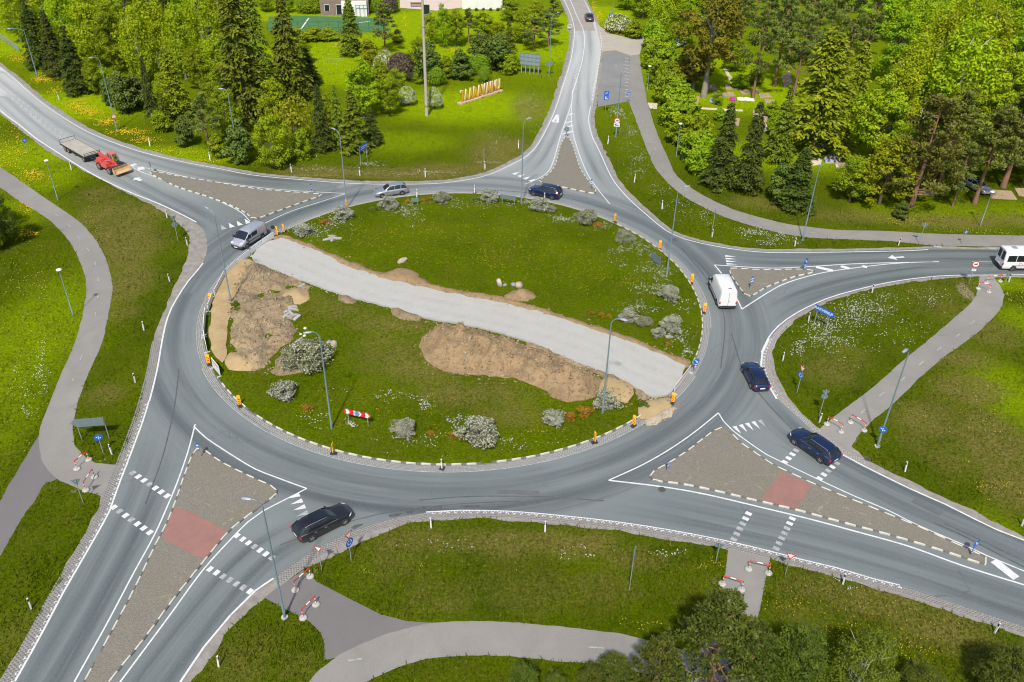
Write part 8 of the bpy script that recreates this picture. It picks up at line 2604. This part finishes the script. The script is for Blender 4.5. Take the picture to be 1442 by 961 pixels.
GK = 'broken concrete kerb pieces dumped on the lawn'
rq = random.Random(4)
for x, y, ln, az, lab in [(399.5, 446, 1.1, .5, 'leftmost broken kerb piece of the pile by the dug ground'), (412.5, 437, 1.2, .2, 'topmost broken kerb piece of the pile by the dug ground'), (413.5, 440.5, 1.3, .1, 'broken kerb piece second from the top of the pile'), (403, 449, 1.2, 1.1, 'broken kerb piece leaning at the lower left of the pile'),
                          (408, 451, 1.2, -.7, 'lowest broken kerb piece of the pile by the dug ground'), (410, 446, 1.4, -.9, 'broken kerb piece in the middle of the pile'), (414, 448.5, 1.3, -.4, 'broken kerb piece right of the middle of the pile'), (418.8, 452, 1.0, .8, 'rightmost broken kerb piece of the pile'),
                          (420, 486, 1.4, .8, 'single kerb piece lying against the largest grey bush'), (427, 488, 1.2, .0, 'kerb piece half hidden at the top of the largest grey bush'), (426, 406.5, .8, .6, 'white concrete lump at the edge of the crushed-stone road'),
                          (463, 341, 1.3, .3, 'left slab of the white rubble by the north end of the crushed-stone road'), (468, 337, 1.2, -.5, 'upper slab of the white rubble by the north end of the crushed-stone road'), (475, 340, 1.2, .2, 'right slab of the white rubble by the north end of the crushed-stone road'), (470, 342, 1.0, 1.2, 'lower slab of the white rubble by the north end of the crushed-stone road'),
                          (924, 470, 1.2, .2, 'pale slab among the bushes at the east edge of the crushed-stone road'), (931, 473, 1.1, -.6, 'second pale slab below the bushes at the east edge of the crushed-stone road'), (942, 531 - 52, .9, .3, 'pale slab in the white flowers near the east kerb')]:
    bm = bmesh.new(); bmesh.ops.create_cube(bm, size=1)
    for v in bm.verts:
        v.co = Vector((v.co.x * ln * rq.uniform(.8, 1.1), v.co.y * .34 * rq.uniform(.8, 1.2), v.co.z * .28 * rq.uniform(.8, 1.2)))
    bmesh.ops.bevel(bm, geom=bm.edges[:], offset=.03, segments=1, affect='EDGES')
    me = bpy.data.meshes.new('kerb_piece'); bm.to_mesh(me); bm.free()
    o = link('kerb_piece', me, CK); P = G(x, y); o.location = (P.x, P.y, .40); o.rotation_euler = (rq.uniform(-.2, .2), rq.uniform(-.35, .35), az)
    tag(o, lab, 'concrete piece', GK)
# loose stones and lumps over the dug soil
g = np.random.RandomState(12)
Vs, Fs = [], []
ico = bmesh.new(); bmesh.ops.create_icosphere(ico, subdivisions=1, radius=1); ico.verts.index_update()
iv = np.array([v.co[:] for v in ico.verts]); fi = np.array([[v.index for v in f.verts] for f in ico.faces]); ico.free()
def scatter_stones(name, px, n, smin, smax, m, z, seed):
    g = np.random.RandomState(seed)
    L = W2(px); xs = [p.x for p in L]; ys = [p.y for p in L]
    X, Y = g.uniform(min(xs), max(xs), n * 4), g.uniform(min(ys), max(ys), n * 4)
    k = pip(L, X, Y); X, Y = X[k][:n], Y[k][:n]
    s = g.uniform(0, 1, len(X)) ** 3 * (smax - smin) + smin
    q = iv[None] * (s[:, None, None] * g.uniform(.6, 1.3, (len(X), 1, 3))) * (1 + .25 * g.normal(size=(len(X), len(iv), 1)))
    zz = np.full(len(X), z if not isinstance(z, tuple) else .26)
    if isinstance(z, tuple):
        for h in z:
            L2, z2, zf2 = HEAPZ[h]
            zz = np.maximum(zz, np.where(pip(L2, X, Y), z2 + zf2(X, Y), 0))
    V = q + np.stack([X, Y, zz], 1)[:, None, :]
    F = fi[None] + (np.arange(len(X)) * len(iv))[:, None, None]
    me = np_mesh(name, V.reshape(-1, 3), F.reshape(-1, 3))
    tag(link(name, me, m), kind='stuff')
STM = mat('loose_stone', (0.33, 0.285, 0.21), (0.20, 0.165, 0.115), .8, .95)
scatter_stones('loose_stones', [(352, 380), (380, 381), (428, 399), (437, 412), (412, 455), (420, 464), (398, 492), (385, 520), (340, 500), (335, 420)], 420, .03, .17, STM, (15, 16), 1)
scatter_stones('loose_stones', [(378, 340), (460, 362), (535, 392), (640, 410), (720, 428), (830, 462), (925, 494), (966, 514), (960, 518), (870, 481), (719, 434), (571, 402), (458, 364), (398, 341)], 420, .03, .14, STM, (11,), 2)
scatter_stones('loose_stones', [(605, 466), (684, 472), (757, 496), (795, 510), (840, 535), (840, 560), (800, 572), (768, 555), (720, 536), (640, 532), (590, 503)], 500, .03, .16, STM, (19,), 3)
scatter_stones('loose_stones', [(895, 560), (925, 562), (950, 560), (952, 568), (905, 578)], 160, .04, .16, STM, .25, 4)
# crumbs of soil and gravel spilling past the edges of the works
for n_, px, k, lo, hi, m_, z_, sd in [
    ('soil_clods', [(585, 455), (660, 456), (730, 478), (800, 502), (880, 530), (902, 560), (884, 578), (800, 582), (755, 566), (700, 546), (615, 538), (575, 505)], 900, .04, .2, M_SOIL, (19, 12, 20), 11),
    ('soil_clods', [(608, 463), (684, 469), (757, 493), (832, 528), (848, 540), (832, 567), (782, 570), (740, 543), (650, 534), (600, 515), (587, 500)], 900, .05, .20, M_SOIL, (19,), 12),
    ('soil_clods', [(345, 372), (430, 395), (448, 415), (425, 440), (430, 465), (405, 500), (380, 532), (345, 530), (325, 500), (320, 430)], 1100, .04, .18, M_SOIL2, (15, 16, 17), 13),
    ('soil_clods', [(375, 334), (460, 350), (540, 380), (600, 392), (700, 412), (830, 453), (970, 508), (970, 524), (870, 486), (719, 438), (571, 408), (458, 368), (398, 346)], 900, .04, .18, M_SOIL, (11, 21), 14),
    ('gravel_crumbs', [(395, 382), (425, 396), (482, 415), (556, 436), (660, 460), (757, 488), (860, 529), (915, 560), (905, 568), (850, 536), (750, 496), (655, 468), (550, 443), (475, 422), (420, 402)], 700, .03, .11, M_STONE, .27, 15),
    ('sand_crumbs', [(885, 570), (915, 555), (950, 556), (962, 572), (935, 596), (905, 606)], 500, .02, .09, M_SAND, .12, 16)]:
    scatter_stones(n_, px, k, lo, hi, m_, z_, sd)
# ================================================================ far side: gardens, pitch, houses
BED = soil_mat('garden_soil', (0.40, 0.31, 0.20), (0.33, 0.25, 0.165), (0.27, 0.205, 0.13))
PALEP = mat('pale_garden_path', (0.56, 0.50, 0.38), (0.46, 0.41, 0.31), .8, .95)


def bed(name, px, z, m, h=.12):
    P = W2(px)
    o = sheet(name, P, m, z + h, skirt=h + .05)
    return o


for px in [[(971, 136), (985, 137), (984, 145), (968, 144)], [(1005, 130), (1032, 131), (1036, 136), (1010, 138)], [(1027, 96), (1040, 93), (1042, 88), (1030, 86)], [(1068, 133), (1082, 132), (1088, 138), (1070, 139)],
           [(1076, 141), (1090, 141), (1092, 146), (1078, 146)], [(1040, 128), (1066, 126), (1070, 131), (1045, 134)], [(1020, 118), (1032, 122), (1040, 127), (1022, 127)], [(1148, 205), (1168, 203), (1170, 211), (1150, 213)],
           [(1292, 270), (1318, 269), (1320, 276), (1290, 275)], [(1392, 268), (1424, 270), (1432, 282), (1396, 280)], [(1428, 266), (1444, 266), (1446, 278), (1434, 276)], [(1060, 156), (1082, 158), (1080, 172), (1060, 170)],
           [(1100, 108), (1112, 100), (1116, 118), (1104, 124)], [(1268, 240), (1288, 236), (1290, 252), (1270, 250)], [(1178, 226), (1200, 224), (1204, 234), (1182, 236)], [(1030, 166), (1042, 168), (1040, 178), (1028, 176)]]:
    bed('garden_bed', px, 0, BED)
for px in [[(976, 151), (1046, 155), (1046, 157.5), (976, 153.5)], [(1018, 96), (1022, 96), (1035, 116), (1029, 118)], [(947, 86), (950, 85), (958, 98), (953, 100)], [(912, 145), (926, 146), (925, 154), (915, 153)],
           [(1172, 214), (1180, 214), (1190, 236), (1178, 238)], [(1066, 166), (1072, 163), (1084, 184), (1076, 186)], [(1143, 224), (1158, 222), (1156, 232), (1142, 234)]]:
    bed('garden_path', px, 0.02, PALEP, .02)


def lump(name, label, cat, x, y, dims, m, seed):
    """soft-cornered loose thing lying in the gardens"""
    bm = bmesh.new(); bmesh.ops.create_grid(bm, x_segments=8, y_segments=5, size=.5)
    g = random.Random(seed)
    top = bmesh.ops.extrude_face_region(bm, geom=bm.faces[:])
    for v in [q for q in top['geom'] if isinstance(q, bmesh.types.BMVert)]:
        e = max(abs(v.co.x), abs(v.co.y)) * 2
        v.co.z += (1 - e ** 4 * .6) * (1 + g.uniform(-.25, .25))
    for v in bm.verts:
        v.co = Vector((v.co.x * dims[0] + g.uniform(-.04, .04), v.co.y * dims[1] + g.uniform(-.04, .04), v.co.z * dims[2]))
    bmesh.ops.recalc_face_normals(bm, faces=bm.faces)
    me = bpy.data.meshes.new(name); bm.to_mesh(me); bm.free()
    o = link(name, me, m); P = G(x, y); o.location = (P.x, P.y, .02); o.rotation_euler = (0, 0, g.uniform(-.15, .15))
    return tag(o, label, cat)


lump('plastic_cover', 'white plastic cover stretched low over a garden bed beside the magenta cover', 'plastic cover', 1050, 141, (3.0, 1.1, .35), mat('white_plastic', (0.62, 0.62, 0.59), (0.55, 0.55, 0.52), 2, .5), 1)
lump('garden_cover', 'magenta cover in the garden plots left of the white plastic', 'garden cover', 1031, 142, (.9, .8, .6), mat('magenta_cloth', (0.36, 0.03, 0.22), (0.30, 0.025, 0.18), 2, .7), 2)
lump('garden_bundle', 'blue and white bundle on the grass path below the ochre maple', 'bundle', 1003, 145, (.9, .7, .8), mat('bluish_cloth', (0.30, 0.42, 0.48), (0.55, 0.6, 0.6), 3, .8), 3)
lump('plastic_cover', 'white plastic cover behind the right dark spruce', 'plastic cover', 1087, 162, (1.7, 2.0, .3), mat('white_plastic', (0.8, 0.8, 0.76)), 4)
lump('tarpaulin', 'grey tarpaulin between the lamp and the green trees on the slope', 'tarpaulin', 1172, 226, (2.6, 3.0, .5), mat('grey_tarp', (0.30, 0.29, 0.29), (0.24, 0.235, 0.24), 1, .7), 5)
lump('wood_pile', 'low heap of dark scrap behind the garden plots under the ochre maple', 'wood pile', 1000, 126, (2.2, 1.4, .8), mat('dark_scrap', (0.16, 0.13, 0.11), (0.30, 0.27, 0.24), 3, .9), 7)

# metal fence at the far left
a, b_ = G(-12, 47), G(28, 74)
d = b_ - a; L = d.length
t = thing('metal_fence', 'grey metal fence in the upper left corner by the road', 'fence', a, math.atan2(d.y, d.x))
x = MB()
for z in (.25, .75, 1.25):
    x.tube([(0, 0, z), (L, 0, z)], .04, 5)
x.build('rails', GALV2, t)
for i in range(12):
    u = L * i / 11
    x = MB(); x.tube([(u, 0, -.05), (u, 0, 1.35)], .05, 6); x.build('post', GALV2, t)
x = MB()
for i in range(int(L / .18)):
    x.box((i * .18, 0, .75), (.03, .02, 1.05))
o = x.build('bars', GALV2, t); o['kind'] = 'stuff'

# sports pitch
PITCH_ = W2([(378, 24), (408, 22), (540, 26), (545, 44), (512, 46), (420, 48), (378, 44)])
sheet('sports_pitch', PITCH_, mat('artificial_turf', (0.055, 0.155, 0.05), (0.045, 0.125, 0.042), .6, .9), .02)
for px in ([(423, 43), (435, 26)], [(505, 32.5), (521, 31)]):
    L_ = W2(px)
    paint('pitch_line', *ribbon_mesh(L_, .35, .05), M_WHITE, None)['kind'] = 'structure'
a, b_ = G(378, 49), G(548, 47)
d = b_ - a; L = d.length
t = thing('pitch_fence', 'thin green mesh fence along the near side of the sports pitch', 'fence', a, math.atan2(d.y, d.x))
GF_ = mat('green_fence_steel', (0.03, 0.09, 0.06), (0.025, 0.075, 0.05))
for i in range(13):
    x = MB(); x.tube([(L * i / 12, 0, 0), (L * i / 12, 0, 2.6)], .04, 5); x.build('post', GF_, t)
x = MB()
for z in (.1, 1.3, 2.55):
    x.tube([(0, 0, z), (L, 0, z)], .03, 4)
x.build('rails', GF_, t)


def house(name, label, front_l, front_r, depth, h, wall, wins, roof=None, door=None, pitched=False):
    a, b_ = G(*front_l), G(*front_r)
    d = b_ - a; L = d.length
    t = thing(name, label, 'house', a, math.atan2(d.y, d.x))
    x = MB(); x.box((L / 2, depth / 2, h / 2), (L, depth, h)); x.build('walls', wall, t)
    x = MB()
    if pitched:
        x.add([(-.4, -.5, h), (L + .4, -.5, h), (L + .4, depth / 2, h + 2.6), (-.4, depth / 2, h + 2.6), (-.4, depth + .5, h), (L + .4, depth + .5, h), (-.4, -.5, h - .18), (L + .4, -.5, h - .18), (L + .4, depth + .5, h - .18), (-.4, depth + .5, h - .18)], [(0, 1, 2, 3), (3, 2, 5, 4), (6, 9, 8, 7), (0, 6, 7, 1), (4, 5, 8, 9), (0, 3, 4, 9, 6), (1, 7, 8, 5, 2)])
    else:
        x.box((L / 2, depth / 2, h + .12), (L + .5, depth + .5, .24))
    x.build('roof', roof, t)
    for u, w, z0, z1, m in wins:
        o = MB(); o.box((u, -.03, (z0 + z1) / 2), (w + .16, .1, z1 - z0 + .16)); f = o.build('window', SWHITE, t)
        o = MB(); o.box((u, -.09, (z0 + z1) / 2), (w, .04, z1 - z0)); o.build('pane', m, f)
    return t, L


BRICK = mat('brown_brick', (0.22, 0.165, 0.135), (0.17, 0.13, 0.11), 1.0, .9)
DKROOF = mat('dark_roofing', (0.10, 0.11, 0.12), (0.08, 0.085, 0.09), .5, .8)
t, L = house('brick_house', 'brown brick house with a white garage front beyond the sports pitch', (452, 22), (520, 22), 9, 4.2, BRICK, [(1.5, 1.0, 1.0, 2.3, GLASS), (4.2, 1.2, .2, 2.3, GLASS), (L - 1.6, 1.6, .3, 2.4, GLASS)], DKROOF)
x = MB(); x.box((7.6, -.4, 1.6), (5.6, 1.0, 3.2)); x.build('garage_front', mat('white_render', (0.66, 0.66, 0.65), (0.60, 0.60, 0.59), .5, .8), t)
x = MB(); x.box((7.6, -.94, 1.25), (2.6, .06, 2.3)); x.build('garage_door', mat('pale_door', (0.66, 0.68, 0.70)), t)
x = MB()
for i in range(4):
    x.box((L - 2.8 + i * .9, -1.6, 1.3), (.08, .08, 2.6))
x.box((L - 1.4, -1.6, 2.62), (3.0, .12, .1)); x.build('pergola', mat('teal_timber', (0.07, 0.16, 0.16), (0.05, 0.12, 0.12)), t)
t, L = house('white_house', 'white house with a plain front at the top beyond the lawn', (651, 13), (713, 13.5), 9, 4.6, mat('white_render', (0.8, 0.8, 0.79)), [(L - 1.0, .9, .4, 2.4, GLASS), (2.0, 1.4, 2.9, 4.0, GLASS)], DKROOF, pitched=True)
TER = W2([(563, -2), (652, -2), (652, 11), (615, 15.5), (598, 14), (563, 11.5)])
sheet('terrace', TER, mat('pinkish_paving', (0.52, 0.43, 0.36), (0.45, 0.38, 0.33), .5, .9), .03)
P = G(586, 10)
t = thing('garden_bench', 'dark wooden bench on the terrace at the top left of the tall pole', 'bench', P, .1)
WD = mat('dark_wood', (0.16, 0.09, 0.06), (0.12, 0.07, 0.05))
x = MB(); x.box((0, 0, .45), (2.6, .5, .07)); x.build('seat', WD, t)
x = MB(); x.box((0, .25, .75), (2.6, .06, .4)); x.build('backrest', WD, t)
for u in (-1.1, 1.1):
    x = MB(); x.box((u, 0, .21), (.1, .45, .42)); x.build('leg', WD, t)
for i, u in enumerate((660, 670, 680, 690, 700)):
    o = plant('juniper', u + 1, 15.5, 11.5, 6, ('first', 'second', 'third', 'fourth', 'fifth')[i] + ' clipped round bush from the left before the white house', 'bush', 'clipped bushes before the white house')
